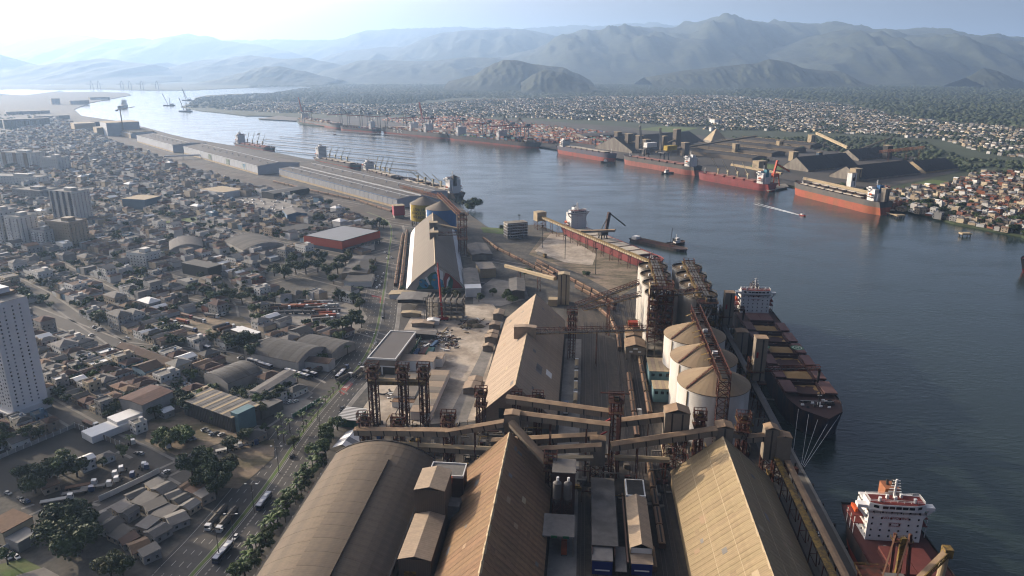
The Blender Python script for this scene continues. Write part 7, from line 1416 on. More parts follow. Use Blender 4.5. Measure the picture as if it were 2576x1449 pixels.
block('walled_court', 'open orange brick enclosure beside the orange superstore', 'building', 745, 583, 30, 40, 5, R(-42), WALLS[6][1], DARKM); shed2('blue-walled gabled shed in the mid town', 742, 548, 26, 42, 9, GA + R(60), mat('shed_blue', (.14, .25, .38), .8, .08, .2), FIBRE, 2.5); shed2('long black-fronted depot roof near the car pound', 720, 492, 30, 70, 9, GA, DARKM, ROOFS[3][1], 2); shed2('wide tan-roofed warehouse in front of the black depot', 560, 490, 60, 40, 9, GA, WHITEC, CREAM, 0); shed2('pale blue warehouse with tan roof in the left middle distance', 360, 520, 40, 34, 14, GA + R(20), mat('shed_blue2', (.20, .27, .33), .8, .08, .2), CREAM, 0); shed2('grey vaulted hall among white houses', 470, 632, 34, 46, 8, GA + R(60), WALLS[2][1], SHEDR, 5, 12, True, 'arched_shed'); shed2('long grey-roofed hall beside the tree park', 905, 680, 24, 66, 6, R(2), WALLS[3][1], ROOFS[3][1], 1.4); shed2('dark shop with white curved front at the tree park corner', 905, 712, 26, 26, 5, R(4), WALLS[0][1], ROOFS[3][1], 0); shed2('dark vaulted hall in front of the orange superstore', 640, 625, 46, 60, 7, GA + R(75), WALLS[2][1], ROOFS[3][1], 5, 14, True, 'arched_shed'); shed2('black-painted long block in the middle town', 510, 690, 16, 40, 11, GA + R(95), DARKM, ROOFS[3][1], 0); shed2('small flat white kiosk-roofed house by the truck lot', 620, 848, 24, 10, 5, GA, DARKM, WHITEC, 0)
t = thing('corner_house', 'tan flat-roofed house at the bottom left with grey annex', 'house', (*G(28, 1345), 0), GA + R(10)); part('wall', MB().cb(0, 0, 14, 13, 0, 7), WALLS[1][1], t); part('roof', MB().cb(0, 0, 14.4, 13.4, 7, 7.4), ROOFS[1][1], t); part('annex', MB().cb(12, -2, 9, 9, 0, 5), WALLS[2][1], t)
rr = random.Random(77); CAND = []
FOOT += [(-306, 402, 40, 26, R(-28)), (*G(560, 1050), 50, 34, GA), (-198, 826, 66, 70, R(-31)), (*G(28, 1345), 26, 16, GA), (*G(745, 583), 34, 44, R(-42))]
def on_foot(x, y, m):
    for fx, fy, w, d, rz in FOOT:
        dx, dy = x - fx, y - fy; c, s = math.cos(rz), math.sin(rz)
        if abs(dx * c + dy * s) < w / 2 + m and abs(-dx * s + dy * c) < d / 2 + m: return True
    return False
AVEQ = AVE[::3]; SEGS = STREETS
def free(x, y, m):
    if not inside((x, y), WLAND) or line_dist((x, y), AVEQ) < 20 + m: return False
    for pl, w in SEGS:
        if min(a[0] for a in pl) - 30 < x < max(a[0] for a in pl) + 30 and line_dist((x, y), pl) < w / 2 + 1.8 + m: return False
    if on_foot(x, y, m * 2): return False
    return not any(inside((x, y), z) for z in EXCL) and not any(math.dist((x, y), p) < r * .7 + m * .5 for p, r in TREESPOT)
def left_of_avenue(x, y):
    k = min(range(len(AVEQ) - 1), key=lambda i: math.dist(AVEQ[i], (x, y))); a, b = AVEQ[k], AVEQ[k + 1]; return (b[0] - a[0]) * (y - a[1]) - (b[1] - a[1]) * (x - a[0]) > 0
q = 120.0
while q < 2900:
    p = -1500.0 - max(0, q - 300) * 1.6; dq_ = rr.uniform(11, 14.5) if q > 200 else rr.uniform(8, 10.5)
    while p < 0:
        big = rr.random() < .1; w = rr.uniform(5.8, 9.8); d = rr.uniform(dq_ * .74, dq_ - .3); st = w + rr.uniform(.1, 1.0)
        if q < 200: w = rr.uniform(5.5, 9.5); d = rr.uniform(6, dq_ - .5); st = w + rr.uniform(.1, .8); big = False
        if big: w *= 1.9; st = w + 1.5
        x, y = gp(p + st / 2, q + dq_ / 2); p += st
        u, v = project(x, max(y, 60))
        if y < 215 or y > 3300 or u < -70 or u > 1100: continue
        if not left_of_avenue(x, y) or not free(x, y, min(w, d) * .26): continue
        if rr.random() < .04: continue
        k = rr.random(); wall = rr.choices(range(NW), [13, 6, 7, 3, .6, .5, .3])[0]
        if y < 330: kind, h, roof = rr.choice(['gable', 'slab', 'gable', 'slab']), rr.uniform(2.6, 4.6), rr.choices(range(6), [2, 2, 5, 5, 2, .5])[0]; wall = rr.choice([2, 3, 2, 1])
        elif big: kind, h, roof = rr.choice(['flat', 'hip', 'gable']), rr.uniform(7, 12.5), rr.choices(range(6), [3, .5, 4, 3, 3, 1])[0]
        elif k < .5: kind, h, roof = 'hip', rr.choice([3.6, 4, 6.4, 6.8]), rr.choices(range(6), [6, 2, 3, 3, 0, 0])[0]
        elif k < .76: kind, h, roof = 'gable', rr.uniform(3.8, 6.5), rr.choices(range(6), [2, 1, 6, 3, 0, 1.4])[0]
        else: kind, h, roof = 'flat', rr.choice([3.4, 6.2, 6.6, 9.4]), rr.choices(range(6), [0, 1, 2, 1, 5, .6])[0]
        CAND.append((x, y, w, d, h, kind, wall, NW + roof, w * h / (y * y) + w * d / (y * y * y) * 120, rr.random()))
    q += dq_
CAND.sort(key=lambda c: -c[8])
HROWS = []; rest = MB(); cg, sg = math.cos(GA), math.sin(GA)
def into(mb, geo, x, y, c, s, z=0.0):
    for nm, g, mi in geo:
        mb.cur = mi; mb.add([(x + a * c - b * s, y + a * s + b * c, z + e) for a, b, e in g.v], g.f)
def house(x, y, w, d, h, kind, wall, roof, rz, group, one, rnd, name='house'):
    t = thing(name, '', 'house', (x, y, 0), rz, group); rn = ROOFS[roof - NW][0]
    for nm, g, mi in house_geo(kind, w, d, h, wall, roof, rnd < .4): part(nm, g, HM[mi], t)
    add_windows(t, w, d, h, one)
    if kind == 'flat' and rnd > .5: part('water_tank', TANK, None, t, loc=(w * .2, d * .2, h + .15))
    HROWS.append((t, f"{('one', 'two', 'three', 'four')[min(3, int(h / 3.2))]}-storey {WALLS[wall][0]} house with {rn} {dict(hip='hipped', slab='sloping').get(kind, kind)} roof".replace('flat flat', 'flat'), (x, y)))
for i, c in enumerate(CAND):
    x, y, w, d, h, kind, wall, roof, _, rnd = c
    if i < 290: house(x, y, w, d, h, kind, wall, roof, GA + (rnd - .5) * (.5 if y < 330 else .06), 'town houses', y < 430, rnd)
    else: into(rest, house_geo(kind, w, d, h, wall, roof, rnd < .4), x, y, cg, sg)
o = part('distant_houses', rest, HM, None, kind='stuff'); o['label'] = 'mass of low town houses stretching toward the port sheds'; o['category'] = 'houses'
single_out(HROWS, [('white tower block', (-282, 390)), ('orange store', G(860, 620)), ('rusty square roof', G(370, 1040)), ('striped-roof hall', G(560, 1010)), ('ridged row houses', G(380, 900)), ('grey twin apartment block', G(175, 610)), ('earth truck yard', G(520, 830)), ('dark arched shed', G(740, 900)), ('blue-walled shed', G(740, 545)), ('lorry park', G(240, 1230)), ('paved truck yard', G(800, 780)), ('big shade tree', G(180, 1360)), ('avenue palms', G(600, 1320))])
def wall_line(label, pts, h, m, posts=True):
    pl = [G(u, v) for u, v in pts]; t = thing('boundary_wall', label, 'wall', (*pl[0], 0))
    for i in range(len(pl) - 1):
        a = Vector(pl[i]) - Vector(pl[0]); b = Vector(pl[i + 1]) - Vector(pl[0]); L = (b - a).length; n = max(1, int(L / 4))
        for k in range(n): p, q = a.lerp(b, k / n), a.lerp(b, (k + 1) / n); part('wall_panel', MB().bar((p.x, p.y, h / 2), (q.x, q.y, h / 2), .25, h), m, t); part('post', MB().cb(p.x, p.y, .4, .4, 0, h + .5), WALLS[0][1], t) if posts else None
wall_line('white rendered wall along the lorry park street', [(250, 1262), (330, 1225), (402, 1190)], 3, WALLS[0][1], False); wall_line('posted fence along the dark sports court', [(190, 1076), (315, 1128)], 3, CONC); wall_line('low white posts beside the dark sports court', [(0, 1155), (188, 1076)], 2.5, WALLS[2][1]); wall_line('white wall beside the corner lawn', [(0, 1392), (60, 1360), (118, 1330)], 2.6, WALLS[0][1], False); wall_line('green hoarding around the forecourt parking', [(735, 1052), (805, 1010)], 2.4, GREEND); wall_line('dark wall of the paved truck yard', [(690, 815), (800, 832)], 2.5, WALLS[2][1], False); wall_line('green mesh fence along the construction yard hall', [(1032, 900), (1062, 850)], 3, GREEND)
for k, (u, v) in enumerate(((553, 1409), (640, 1290), (702, 1190), (800, 1060), (856, 990), (935, 890), (968, 810), (805, 1075), (590, 1370), (985, 700))):
    x, y = G(u, v); t = thing('street_lamp', nth(k).strip().replace('th', 'th') + ' tall avenue lamp post counted from the viewer' if k else 'nearest tall avenue lamp post to the viewer', 'lamp post', (x, y, .1), 0, 'avenue lamps'); part('post', MB().cyl((0, 0, 0), (0, 0, 15), .2, 8, .12), GREYM, t)
    for s in (-1, 1): part('lamp_arm', MB().bar((0, 0, 15), (s * 2.4, 0, 15.5), .14), GREYM, t); part('lamp_head', MB().cb(s * 2.6, 0, 1, .4, 15.3, 15.6), WHITEC, t)
# ------------------------------------------------------------------ far bank: berths, sheds, container yard, town
px_poly('port_pavement', [(1960, 462), (1740, 425), (1540, 397), (1340, 367), (1140, 341), (950, 326), (740, 300), (900, 293), (1300, 300), (1560, 318), (1800, 345), (2050, 355), (2300, 390), (2420, 430), (2240, 470), (2190, 500)], mat('port_yard_ground', (.15, .135, .12), .95, .25, .02, col2=(.10, .095, .085), mixs=.01), .3)
EA = math.atan2(G(1340, 366)[1] - G(1740, 424)[1], G(1340, 366)[0] - G(1740, 424)[0]); e1 = Vector((math.cos(EA), math.sin(EA))); e2 = Vector((math.sin(EA), -math.cos(EA)))   # along the berths, inland
def E(u, v, along=0, inland=0): p = Vector(G(u, v)); p = p + e1 * along + e2 * inland; return (p.x, p.y)
DTOW = mat('dust_tower', (.24, .205, .165), .9, .14, .1)
DKR = mat('dark_shed_roof', (.052, .048, .05), .85, .18, .03, rnd=.06, col2=(.07, .063, .06), mixs=.02)
def far_shed(label, u, v, along, deep, eave, rdg, m, wm, n, rz, name='bulk_shed'):
    """Gabled shed, ridge along its long side; (u, v) is its near left foot."""
    t = thing(name, label, 'warehouse', (*G(u, v), 0), rz)
    st = along / n
    for s, (ya, yb) in ((0, (0, deep / 2)), (1, (deep, deep / 2))):
        me = MB().add([(.06, ya, eave), (st - .06, ya, eave), (st - .06, yb, rdg), (.06, yb, rdg), (.06, ya, eave - .4), (st - .06, ya, eave - .4), (st - .06, yb, rdg - .4), (.06, yb, rdg - .4)], [(0, 1, 2, 3), (7, 6, 5, 4), (0, 4, 5, 1), (1, 5, 6, 2), (2, 6, 7, 3), (3, 7, 4, 0)]).mesh('roof_panel', m)
        for i in range(n): part('roof_panel', me, None, t, loc=(i * st, 0, .15 * (i % 2)))
    for x in (.3, along - .3): part('gable_wall', MB().add([(x, 0, 0), (x, deep, 0), (x, deep, eave), (x, deep / 2, rdg), (x, 0, eave)], [(0, 1, 2, 3, 4)]), wm, t)
    part('side_wall', MB().box(0, along, .2, .5, 0, eave), wm, t); part('side_wall', MB().box(0, along, deep - .5, deep - .2, 0, eave), wm, t); return t
SR = R(30)
far_shed('large black steep-roofed bulk shed behind the pier, left of two', 2033, 433, 152, 64, 4, 26, DKR, CONC, 34, SR); far_shed('large black steep-roofed bulk shed nearest the shanty town', 2165, 457, 181, 66, 4, 24, DKR, CONC, 40, SR); far_shed('black steep-roofed shed behind the shanty town, right end', 2328, 437, 112, 60, 4, 21, DKR, CREAM, 24, SR); far_shed('dark shed far behind the two black sheds', 2160, 405, 120, 60, 4, 22, DKR, CONC, 26, SR)
far_shed('wide black sloping roof behind the two loader masts', 1590, 386, 275, 130, 5, 34, DKR, CONC, 44, R(36)); far_shed('flat dark shed roof behind the elevator towers', 1470, 352, 190, 60, 10, 15, SHEDR, CONC, 20, R(30))
for i, (u, v, al, dp, lab) in enumerate(((1688, 383, 235, 50, 'front'), (1738, 372, 240, 50, 'second'), (1795, 364, 240, 50, 'third'), (1850, 356, 230, 50, 'rear'))):
    t = far_shed(f'{lab} of the low ribbed flat sheds behind the crimson carrier', u, v, al, dp, 9, 12.5, mat('ribbed_roof', (.10, .095, .09), .9, .2, .03, rnd=.15), DTOW, 30, EA + math.pi)
    for k in range(28): part('monitor_frame', MB().cb(8 + k * (al - 10) / 28, dp * .5, 1.0, 6, 12.3, 14.2), DTOW, t)
    part('monitor_ridge', MB().box(4, al - 4, dp * .5 - 3.4, dp * .5 - 2.8, 13.8, 14.4), CREAM, t)
t = thing('salt_heap_cover', 'pale pyramid roof beyond the wide black roof', 'shed', (*G(1800, 358), 0), R(10)); part('roof', MB().hip(-24, 24, -24, 24, 6, 38, .1), CREAM, t); part('wall', MB().cb(0, 0, 48, 48, 0, 6), CONC, t)
for k, (u, v, h) in enumerate(((1553, 378, 44), (1580, 381, 42), (1607, 384, 40), (1625, 388, 34), (1668, 383, 38), (1700, 380, 52), (1722, 392, 30))):
    t = thing('elevator_house', nth(k).strip() + ' grey elevator house from the left, above slate-blue carrier' if k else 'leftmost grey elevator house above slate-blue carrier', 'tower', (*G(u, v), 0), R(30), 'grey elevator houses'); part('cladding', MB().cb(0, 0, 14, 13, 0, h), DTOW, t); part('roof', MB().cb(0, 0, 15, 14, h, h + 1), CREAM, t)
for k in range(4):
    a, b = ((1553, 378), (1580, 381), (1607, 384), (1668, 383))[k], ((1580, 381), (1607, 384), (1625, 388), (1700, 380))[k]; gallery(nth(k).strip() + ' dusty inclined gallery joining the grey elevator houses' if k else 'leftmost dusty inclined gallery joining the grey elevator houses', (*G(*a), 16), (*G(*b), 26), 5, 5, (), 0, mw=DTOW, mr=CREAM, world=True)
for k, (u, v, m, lab) in enumerate(((1610, 403, SHIPW, 'white'), (1660, 412, paint('loader_yellow', (.55, .42, .03)), 'yellow'))):
    t = thing('ship_loader', f'dark tall-masted ship loader with {lab} machine house', 'ship loader', (*E(u, v, 0, 12), 0), R(30))
    for x in (-7, 7):
        for y in (-7, 7): part('portal_leg', MB().bar((x, y, 0), (x * .8, y * .8, 24), 1.5), DARKM, t)
    part('deck', MB().cb(0, 0, 18, 18, 22, 24), GREYM, t); part('machine_house', MB().box(2, 30, -6, 6, 27, 37), m, t)
    for y in (-1.8, 1.8): part('raised_boom', MB().bar((-6, y, 18), (-16, y, 74), 1.4), paint('mast_slate', (.07, .09, .12)), t)
    part('boom_top', MB().cb(-16, 0, 3, 5, 72, 75), GREYM, t)
    for kk in range(9): part('boom_rung', MB().bar((-6.5 - kk * 1.05, -1.8, 22 + kk * 5.8), (-6.5 - kk * 1.05, 1.8, 22 + kk * 5.8), .6), DARKM, t)
gallery('cream pipe-like conveyor behind the crimson carrier', (*E(1820, 437, 0, 22), 14), (*E(1945, 462, 0, 22), 14), 5, 4, (.1, .3, .5, .7, .9), 0, mw=CREAM, mr=CREAM, world=True); gallery('long dusty conveyor climbing behind the ribbed flat sheds', (*G(1650, 398), 12), (*G(1900, 372), 28), 5, 4, (.2, .5, .8), 0, mw=DTOW, mr=CREAM, world=True); gallery('cream conveyor descending toward the black sheds', (*G(2050, 372), 34), (*G(2130, 392), 16), 6, 6, (.3, .7), 0, mw=CREAM, mr=CREAM, world=True); gallery('cream sloping conveyor rising to the black shed top', (*G(2150, 395), 12), (*G(2240, 378), 30), 4, 4, (.4, .8), 0, mw=CREAM, mr=CREAM, world=True); gallery('long orange conveyor between black sheds', (*G(2210, 412), 22), (*G(2320, 402), 24), 5, 6, (.2, .6, .9), 0, True, mw=MATS['orange_rust'], world=True); gallery('berth conveyor along the rust-orange carrier', (*E(2090, 486, 60, 14), 14), (*E(2215, 522, 0, 10), 14), 4, 4, (.1, .3, .5, .7, .9), 0, mw=CREAM, mr=CREAM, world=True, lm=CONC)
for k, (u, v, w, h, m, lab) in enumerate(((1850, 385, 14, 22, CREAM, 'cream transfer block on the ribbed sheds, left'), (1960, 378, 14, 22, CREAM, 'cream transfer block on the ribbed sheds, middle'), (2040, 365, 16, 26, CREAM, 'cream transfer block on the ribbed sheds, far'), (1995, 405, 16, 20, CREAM, 'cream transfer block at the ribbed shed end'), (2220, 535, 9, 34, CONC, 'slim grey berth tower behind the rust-orange carrier'), (2140, 470, 12, 24, SHIPW, 'white berth tower with dark emblem by the shanties'), (2058, 412, 10, 24, paint('tower_blue', (.05, .10, .16)), 'dark blue tower beside the left black shed'), (2230, 400, 16, 30, DARKM, 'dark elevator cluster between the black sheds'), (1910, 428, 22, 18, CREAM, 'cream block by the green lawn behind crimson carrier'), (2150, 455, 16, 22, CREAM, 'pale rusty elevator at the nearest black shed gable'), (1790, 330, 12, 12, SHIPW, 'white office slab in front of the far town'), (1800, 312, 34, 17, SHIPW, 'white apartment slab in the far town'))):
    t = thing('transfer_block', lab, 'tower', (*G(u, v), 0), R(25)); part('cladding', MB().cb(0, 0, w, w * .8, 0, h), m, t); part('roof', MB().cb(0, 0, w + .8, w * .8 + .8, h, h + .8), CREAM, t); part('joint_strip', MB().cb(w * .2, -w * .4, w * .12, .2, 2, h - 2), BAND, t)
    if 'emblem' in lab: part('emblem', MB().cyl((0, -w * .4 - .1, 14), (0, -w * .4, 14), 3.2, 16), DARKM, t)
t = thing('ship_unloader', 'bright orange ship unloader with slanted boom at the pier', 'ship loader', (*G(1945, 468), 0), R(30))
for x in (-8, 8):
    for y in (-7, 7): part('portal_leg', MB().bar((x, y, -2), (x * .7, y * .7, 16), 1.4), ORANGE, t)
part('house', MB().cb(0, 0, 14, 10, 16, 22), ORANGE, t); part('mast', MB().bar((-2, 0, 20), (4, 0, 44), 3), ORANGE, t); part('boom', MB().bar((2, 0, 38), (44, 6, 22), 2.6), ORANGE, t); part('counter_boom', MB().bar((0, 0, 22), (-16, 0, 14), 2.4), ORANGE, t)
px_poly('pier_deck', [(1925, 470), (1975, 462), (1985, 470), (1930, 482)], CONC, .5)
t = thing('berth_walkway', 'narrow piled walkway running from berth tower to the dolphin', 'pier', (*G(2215, 532), 0)); q = Vector(G(2262, 546)) - Vector(G(2215, 532)); part('deck', MB().bar((0, 0, 1.2), (q.x, q.y, 1.2), 4, .8), CREAM, t)
for k in range(6): part('pile', MB().cyl((q.x * k / 5, q.y * k / 5, -6), (q.x * k / 5, q.y * k / 5, 1), .7, 8), DARKM, t)
px_poly('pier_end', [(650, 299), (745, 304), (750, 296), (700, 291)], QUAYC, .35); px_poly('football_pitch', [(2300, 462), (2345, 452), (2395, 458), (2360, 476)], GRASS, .4); px_poly('lawn', [(1880, 420), (1960, 428), (1990, 420), (1910, 408)], GRASS, .35); px_poly('lawn', [(1600, 326), (1660, 318), (1760, 322), (1700, 334)], GRASS, .35)
# ship-to-shore cranes
CBL = paint('crane_slate', (.09, .12, .16)); CRD = paint('crane_red', (.34, .06, .05))
def sts(label, u, v, raised=False, s=1.0):
    t = thing('gantry_crane', label, 'crane', (*E(u, v, 0, 6), .3), EA - math.pi / 2, 'ship-to-shore gantry cranes', (s, s, s))   # local -x... water side
    for x in (0, 26):
        for y in (-9, 9): part('leg', MB().bar((x, y, 0), (x, y, 42), 1.7), CBL, t)
        part('cross_beam', MB().bar((x, -9, 14), (x, 9, 14), 1.4).bar((x, -9, 40), (x, 9, 40), 1.4), CBL, t)
    part('apex_frame', MB().bar((0, -7, 42), (3, 0, 66), 1.3).bar((0, 7, 42), (3, 0, 66), 1.3).bar((26, -7, 42), (3, 0, 66), 1.1).bar((26, 7, 42), (3, 0, 66), 1.1), CBL, t)
    for y in (-2.6, 2.6): part('girder', MB().bar((-2, y, 42), (44, y, 42), 1.6, 2.2), CRD, t); part('boom', MB().bar((-3, y, 42), ((-48, y, 42) if not raised else (-12, y, 92)), 1.8, 2.2), CRD, t)
    for y in (-2, 2): part('stay', MB().bar((3, y, 65), (-30, y, 44) if not raised else (-8, y, 75), .5), CBL, t)
    part('machine_house', MB().cb(30, 0, 12, 8, 44, 50), BLUEC, t); part('trolley_cab', MB().cb(-14 if not raised else 10, 0, 4, 5, 36, 40), SHIPW, t)
for k, (u, v, rs) in enumerate(((1300, 361, 0), (1262, 356, 0), (1205, 349, 0), (1140, 341, 0), (1062, 334, 1), (1015, 331, 0), (950, 326, 0), (905, 323, 0), (855, 320, 0), (760, 311, 1))):
    sts((nth(k) or 'first ').capitalize().strip().lower() + (' gantry crane from the right, red boom raised high' if rs else ' gantry crane from the right, red boom lowered over the ships'), u, v, rs)
for k, (u, v) in enumerate(((232, 226), (250, 226), (308, 226), (328, 226), (358, 226), (396, 226))):
    t = thing('distant_crane', (nth(k) or 'first ').strip() + ' hazy crane from the left on the far horizon quay', 'crane', (*G(u, v), 0), 0, 'hazy horizon cranes', (.8, .8, .8))
    for x in (-14, 14): part('leg', MB().bar((x, 0, 0), (x, 0, 60), 4), CBL, t)
    part('boom', MB().bar((-60, 0, 60), (50, 0, 60), 4), CBL, t); part('apex', MB().bar((-14, 0, 60), (0, 0, 95), 3).bar((14, 0, 60), (0, 0, 95), 3), CBL, t)
# container yard: rows of stacks behind the cranes
CST = []; rr = random.Random(31); o0 = Vector(G(1345, 364)); yd = MB()
for row in range(26):
    if row % 4 == 3: continue
    inl = 52 + row * 12
    for blk in range(-18 if row > 5 else 0, 78):
        s = blk * 13.4
        if blk % 9 == 8 or (row > 12 and blk < -6 + row // 3): continue
        p = o0 + e1 * s + e2 * inl; u, v = project(p.x, p.y)
        if not (830 < u < 1560 and v > 297): continue
        for lane in range(3):
            for z in range(rr.choices([0, 1, 2, 3, 4], [1, 2, 4, 4, 2])[0]): CST.append((p.x + e2.x * lane * 2.8, p.y + e2.y * lane * 2.8, .35 + z * 2.65, rr.choices(range(10), [6, 5, 2, 2, 2, 2, 1, 4, 1, 3])[0], z))
CST.sort(key=lambda c: math.hypot(c[0], c[1]) - c[4] * 12)
CNM = ['rust-red', 'maroon', 'tan', 'grey', 'white', 'blue', 'teal', 'brown', 'green', 'orange']; rows = []; ce, se = math.cos(EA), math.sin(EA)
for i, (x, y, z, c, lv) in enumerate(CST):
    if i < 290: o = part('container', CBOX, CC[c], None, loc=(x, y, z), rot=EA); tag(o, '', 'container', 'containers stacked in the far yard'); rows.append((o, CNM[c] + ' stacked container', (x, y + z * .01)))
    else: yd.cur = c; yd.add([(x + a * ce - b * se, y + a * se + b * ce, z + e) for a in (-6.1, 6.1) for b in (-1.22, 1.22) for e in (0, 2.6)], [(1, 5, 7, 3), (0, 1, 3, 2), (4, 6, 7, 5), (0, 4, 5, 1), (2, 3, 7, 6)])
o = part('container_stacks', yd, CC, None, kind='stuff'); o['label'] = 'sea of stacked rust and brown containers behind the gantry cranes'; o['category'] = 'containers'
single_out(rows, [('long black container ship bow', G(1340, 372)), ('rightmost gantry crane', G(1300, 361)), ('slate-blue carrier stern', G(1400, 372)), ('flat dark shed', G(1480, 352))])
# far town and shanties
TOWN_E = [[G(u, v) for u, v in z] for z in ([(2180, 520), (2290, 534), (2400, 560), (2480, 574), (2580, 594), (2640, 560), (2640, 430), (2440, 440), (2420, 455), (2330, 470), (2180, 488)],
    [(1000, 266), (1200, 252), (1500, 244), (1800, 240), (1960, 250), (2120, 262), (2300, 300), (2576, 325), (2700, 335), (2700, 405), (2500, 392), (2370, 352), (2150, 338), (1900, 328), (1800, 328), (1690, 318), (1560, 305), (1300, 296), (1000, 290), (720, 285), (560, 276), (640, 256)])]
NOE = [[G(u, v) for u, v in z] for z in ([(2300, 460), (2345, 450), (2400, 458), (2360, 478)], [(1590, 330), (1640, 316), (1780, 320), (1720, 336)])]
EW = [0, 0, 1, 1, 2, 3, 3, 6, 6, 5]; ER = [0, 0, 1, 2, 2, 3, 3, 4, 5]; er = MB(); EROWS = []; ec = []; rr = random.Random(41); TREE_E = []
for zi, poly in enumerate(TOWN_E):
    xs = [p[0] for p in poly]; ys = [p[1] for p in poly]; y = min(ys)
    while y < max(ys):
        st = 11.5 if zi == 0 else 15 + max(0, (y - 1800) / 260)
        x = max(min(xs), -1.1 * y)
        while x < min(max(xs), 1.0 * y):
            qx, qy = x + rr.uniform(-3.5, 3.5), y + rr.uniform(-3.5, 3.5); x += st
            if not inside((qx, qy), poly) or any(inside((qx, qy), z) for z in NOE): continue
            g = noise.noise((qx / 130, qy / 130, 3))
            if rr.random() < (.24 if zi == 0 else .42 + .45 * (g > .08)): TREE_E.append((qx, qy, rr.uniform(2.6, 5.2) if zi == 0 else rr.uniform(4, 8)))
            else: ec.append((qx, qy, rr.uniform(5.5, 9.5) * (st / 12) ** .5, rr.uniform(6, 11) * (st / 12) ** .5, rr.choice([3, 3.2, 5.8, 6, 8.5]) if zi == 0 else rr.choice([3.5, 4, 6, 6.5, 7]), rr.choice(['flat', 'flat', 'gable', 'hip']) if zi == 0 else rr.choice(['flat', 'gable', 'hip']), rr.choice(EW) if zi == 0 else rr.choice([0, 0, 0, 1, 1, 2, 3]), NW + (rr.choice(ER) if zi == 0 else rr.choice([0, 2, 2, 3, 3, 4, 1])), EA + rr.choice([0, 1.57]) + rr.gauss(0, .12), rr.random()))
        y += st
HROWS = EROWS; ec.sort(key=lambda c: math.hypot(c[0], c[1]))
for i, (x, y, w, d, h, kd, wl, rf, rz, rn) in enumerate(ec):
    if i < 290: house(x, y, w, d, h, kd, wl, rf, rz, 'shanty houses', False, rn, 'shanty_house')
    else: into(er, house_geo(kd if y < 2600 else 'gable', w, d, h, wl, rf)[:2], x, y, math.cos(rz), math.sin(rz))
o = part('far_town_houses', er, HM, None, kind='stuff'); o['label'] = 'dense far-bank town of small pale houses'; o['category'] = 'houses'
single_out(EROWS, [('lone dolphin', G(2427, 580)), ('slim grey berth tower', G(2220, 535)), ('football pitch', G(2345, 465)), ('shore end', G(2576, 600)), ('nearest black shed', G(2250, 455)), ('big shoreline trees', G(2330, 530)), ('black shed end', G(2420, 440))])
# ------------------------------------------------------------------ more trees: the town's, the far bank's, the mangrove
rr = random.Random(13); TSTUFF = []
for i in range(14000):
    y = rr.uniform(330, 1800) if i < 9600 else rr.uniform(1500, 3200); x = rr.uniform(-.82 * y - 60, -90); 
    if not free(x, y, 0) or not left_of_avenue(x, y) or noise.noise((x / 60, y / 60, 8)) < -.08: continue
    TSTUFF.append((x, y, rr.uniform(2.4, 5.2), rr.choices([0, 1, 2, 3], [6, 3, 1, .7])[0]))
TSTUFF.sort(key=lambda c: c[1])
for (u, v, r) in ((2330, 525, 11), (2345, 530, 9), (2418, 530, 9), (2432, 540, 8), (2400, 545, 7), (2470, 558, 8), (2455, 550, 7), (2300, 520, 8), (2520, 570, 8), (2550, 585, 8), (2495, 575, 6), (2560, 560, 8), (2180, 490, 9), (2120, 478, 9), (1925, 412, 9), (2100, 475, 7), (2365, 535, 6), (2265, 505, 7)): tree(*G(u, v), r * 1.25, r, 0, group='shoreline trees')
for (x, y, r, tn) in TSTUFF[:110]: tree(x, y, r * 1.7, r, tn)
single_out(TROWS, [('white tower block', (-282, 390)), ('orange store', G(860, 620)), ('rusty square roof', G(370, 1040)), ('lorry park wall', G(340, 1220)), ('tree park hall', G(905, 680)), ('dark arched shed', G(730, 905)), ('earth truck yard', G(520, 830)), ('paved truck yard', G(800, 780)), ('bottom left lawn', G(60, 1430)), ('shanty shore', G(2420, 560)), ('marquee', G(880, 1125)), ('mural gable', (-70, 630)), ('grey twin apartment block', G(175, 610)), ('painted silos', (-100, 910))] + [(f'{n} end of the arched warehouse', T(-123, b)) for n, b in (('far', 310), ('near', 215))])
single_out(PROWS, [('marquee', G(880, 1125)), ('zebra crossing', G(805, 985)), ('arched warehouse near end', T(-123, 215)), ('street corner lawn', G(720, 1095)), ('mural gable', (-70, 630)), ('lorry park wall', G(340, 1220))])
LOW = [crown_mesh(90 + s, 150, size=.26) for s in range(4)]; FARC = []
def dome(seed):
    r = random.Random(seed); vs = [(0, 0, .95)]; 
    for (rad, z, n, ph) in ((.6, .68, 6, 0), (1.0, .18, 6, .5)): vs += [(rad * r.uniform(.75, 1.2) * math.cos(ph + i * 1.047), rad * r.uniform(.75, 1.2) * math.sin(ph + i * 1.047), z * r.uniform(.8, 1.2)) for i in range(n)]
    fs = [(0, 1 + i, 1 + (i + 1) % 6) for i in range(6)]
    for i in range(6): fs += [(1 + i, 7 + i, 1 + (i + 1) % 6), (1 + (i + 1) % 6, 7 + i, 7 + (i + 1) % 6)]
    return MB().add(vs, fs)
DOMES = [dome(s) for s in range(8)]
MANG = [mat('mangrove_leaf_' + n, c, .9, .35, .05) for n, c in (('deep', (.026, .040, .018)), ('mid', (.034, .050, .022)), ('dry', (.044, .054, .028)), ('pale', (.05, .066, .03)))]
def mass(name, label, items, geos, flat=.9, lift=.55, leaf=None):
    mb = MB()
    for i, (x, y, r, tn) in enumerate(items):
        g = geos[i % len(geos)]; a = i * 2.399; c, s = math.cos(a) * r, math.sin(a) * r; mb.cur = tn; mb.add([(x + p * c - q * s, y + p * s + q * c, r * lift + z * r * flat) for p, q, z in g.v], g.f)
    o = part(name, mb, leaf or LEAF, None, kind='stuff'); o['label'] = label; o['category'] = 'trees'
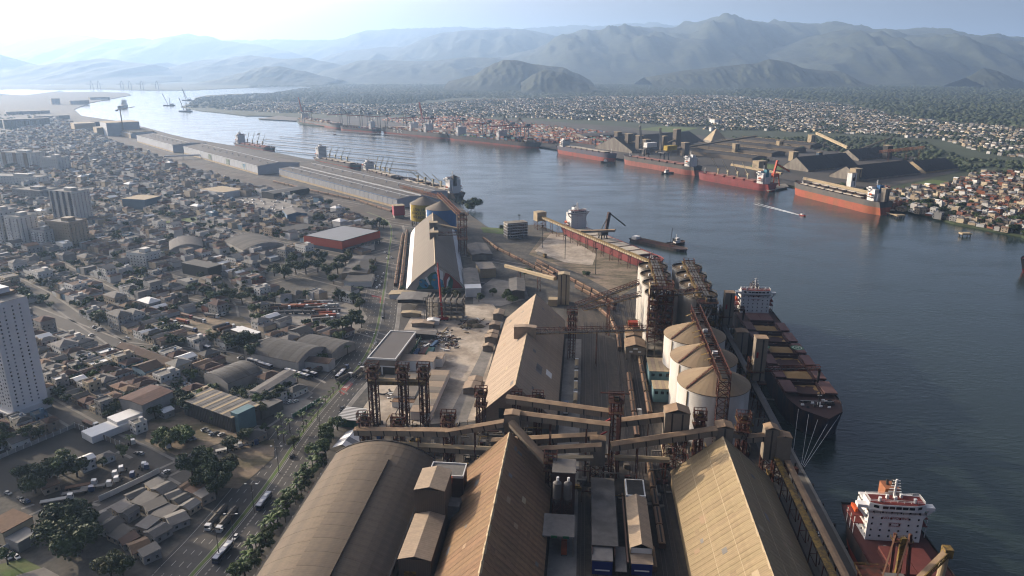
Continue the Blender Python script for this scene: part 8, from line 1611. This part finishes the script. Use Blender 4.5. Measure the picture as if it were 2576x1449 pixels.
mass('town_trees', 'scattered dark street and yard trees across the far part of the town', TSTUFF[110:], LOW, .9, .9)
mass('far_town_trees', 'dark trees between the small houses of the far bank', [(x, y, r, rr.choice([0, 0, 1, 2])) for x, y, r in TREE_E if y < 1700], LOW, .9, .8)
mass('far_bank_trees', 'dark tree clumps among the distant houses', [(x, y, r, rr.choice([0, 0, 1, 2])) for x, y, r in TREE_E if y >= 1700], DOMES, 1.0, .1, MANG)
WOOD = [[G(u, v) for u, v in z] for z in ([(1830, 345), (2000, 348), (2160, 345), (2330, 360), (2420, 400), (2576, 408), (2700, 420), (2700, 440), (2440, 438), (2400, 420), (2250, 400), (2130, 385), (2000, 372), (1900, 362)], [(470, 270), (500, 247), (620, 238), (800, 236), (1000, 240), (1200, 240), (1000, 264), (640, 254), (560, 275)], [(2140, 262), (2000, 248), (1850, 240), (1850, 226), (2100, 220), (2800, 222), (2800, 330), (2576, 322), (2300, 298)])]
WT = []
for k, poly in enumerate(WOOD):
    xs = [p[0] for p in poly]; ys = [p[1] for p in poly]; n = (1500, 3500, 14000)[k]
    for i in range(n):
        y = math.exp(rr.uniform(math.log(min(ys)), math.log(max(ys)))); x = rr.uniform(min(xs), max(xs))
        if inside((x, y), poly): WT.append((x, y, (rr.uniform(4, 9), rr.uniform(8, 15), rr.uniform(5, 10) * (1 + y / 5000))[k], rr.choices([0, 1, 2, 3], [4, 5, 2, 1])[0]))
mass('mangrove_wood', 'dark green wood and mangrove beyond the far town', WT, DOMES, .9, 0.0, MANG)
MG = []
for i in range(26000):
    y = math.exp(rr.uniform(math.log(3000), math.log(8500))); x = rr.uniform(-.35 * y, .9 * y); u, v = project(x, y)
    if v < 246 - max(0, (900 - u)) * .02 and inside((x, y), ELAND) and not any(inside((x, y), t) for t in TOWN_E) and -40 < u < 2640: MG.append((x, y, rr.uniform(6, 13) * (1 + y / 9000), rr.choices([0, 1, 2], [3, 5, 2])[0]))
mass('mangrove_plain', 'flat mangrove forest running to the mountain foot', MG, DOMES, .5, -.1, MANG)
# ------------------------------------------------------------------ the air: pale haze over the whole estuary
hm = bpy.data.materials.new('haze_air'); hm.use_nodes = True
hn = hm.node_tree.nodes; hn.remove(hn['Principled BSDF'])
pv = hn.new('ShaderNodeVolumePrincipled'); pv.inputs['Color'].default_value = (0.43, 0.65, 1.0, 1); pv.inputs['Density'].default_value = 6.2e-5; pv.inputs['Anisotropy'].default_value = 0.42
hm.node_tree.links.new(pv.outputs[0], hn['Material Output'].inputs['Volume'])
hz = MB().box(-42000, 42000, -900, 36000, -9, 1560)
ho = part('haze', hz, hm, kind='stuff'); ho['label'] = 'pale blue haze hanging over the whole estuary'; ho['category'] = 'haze'
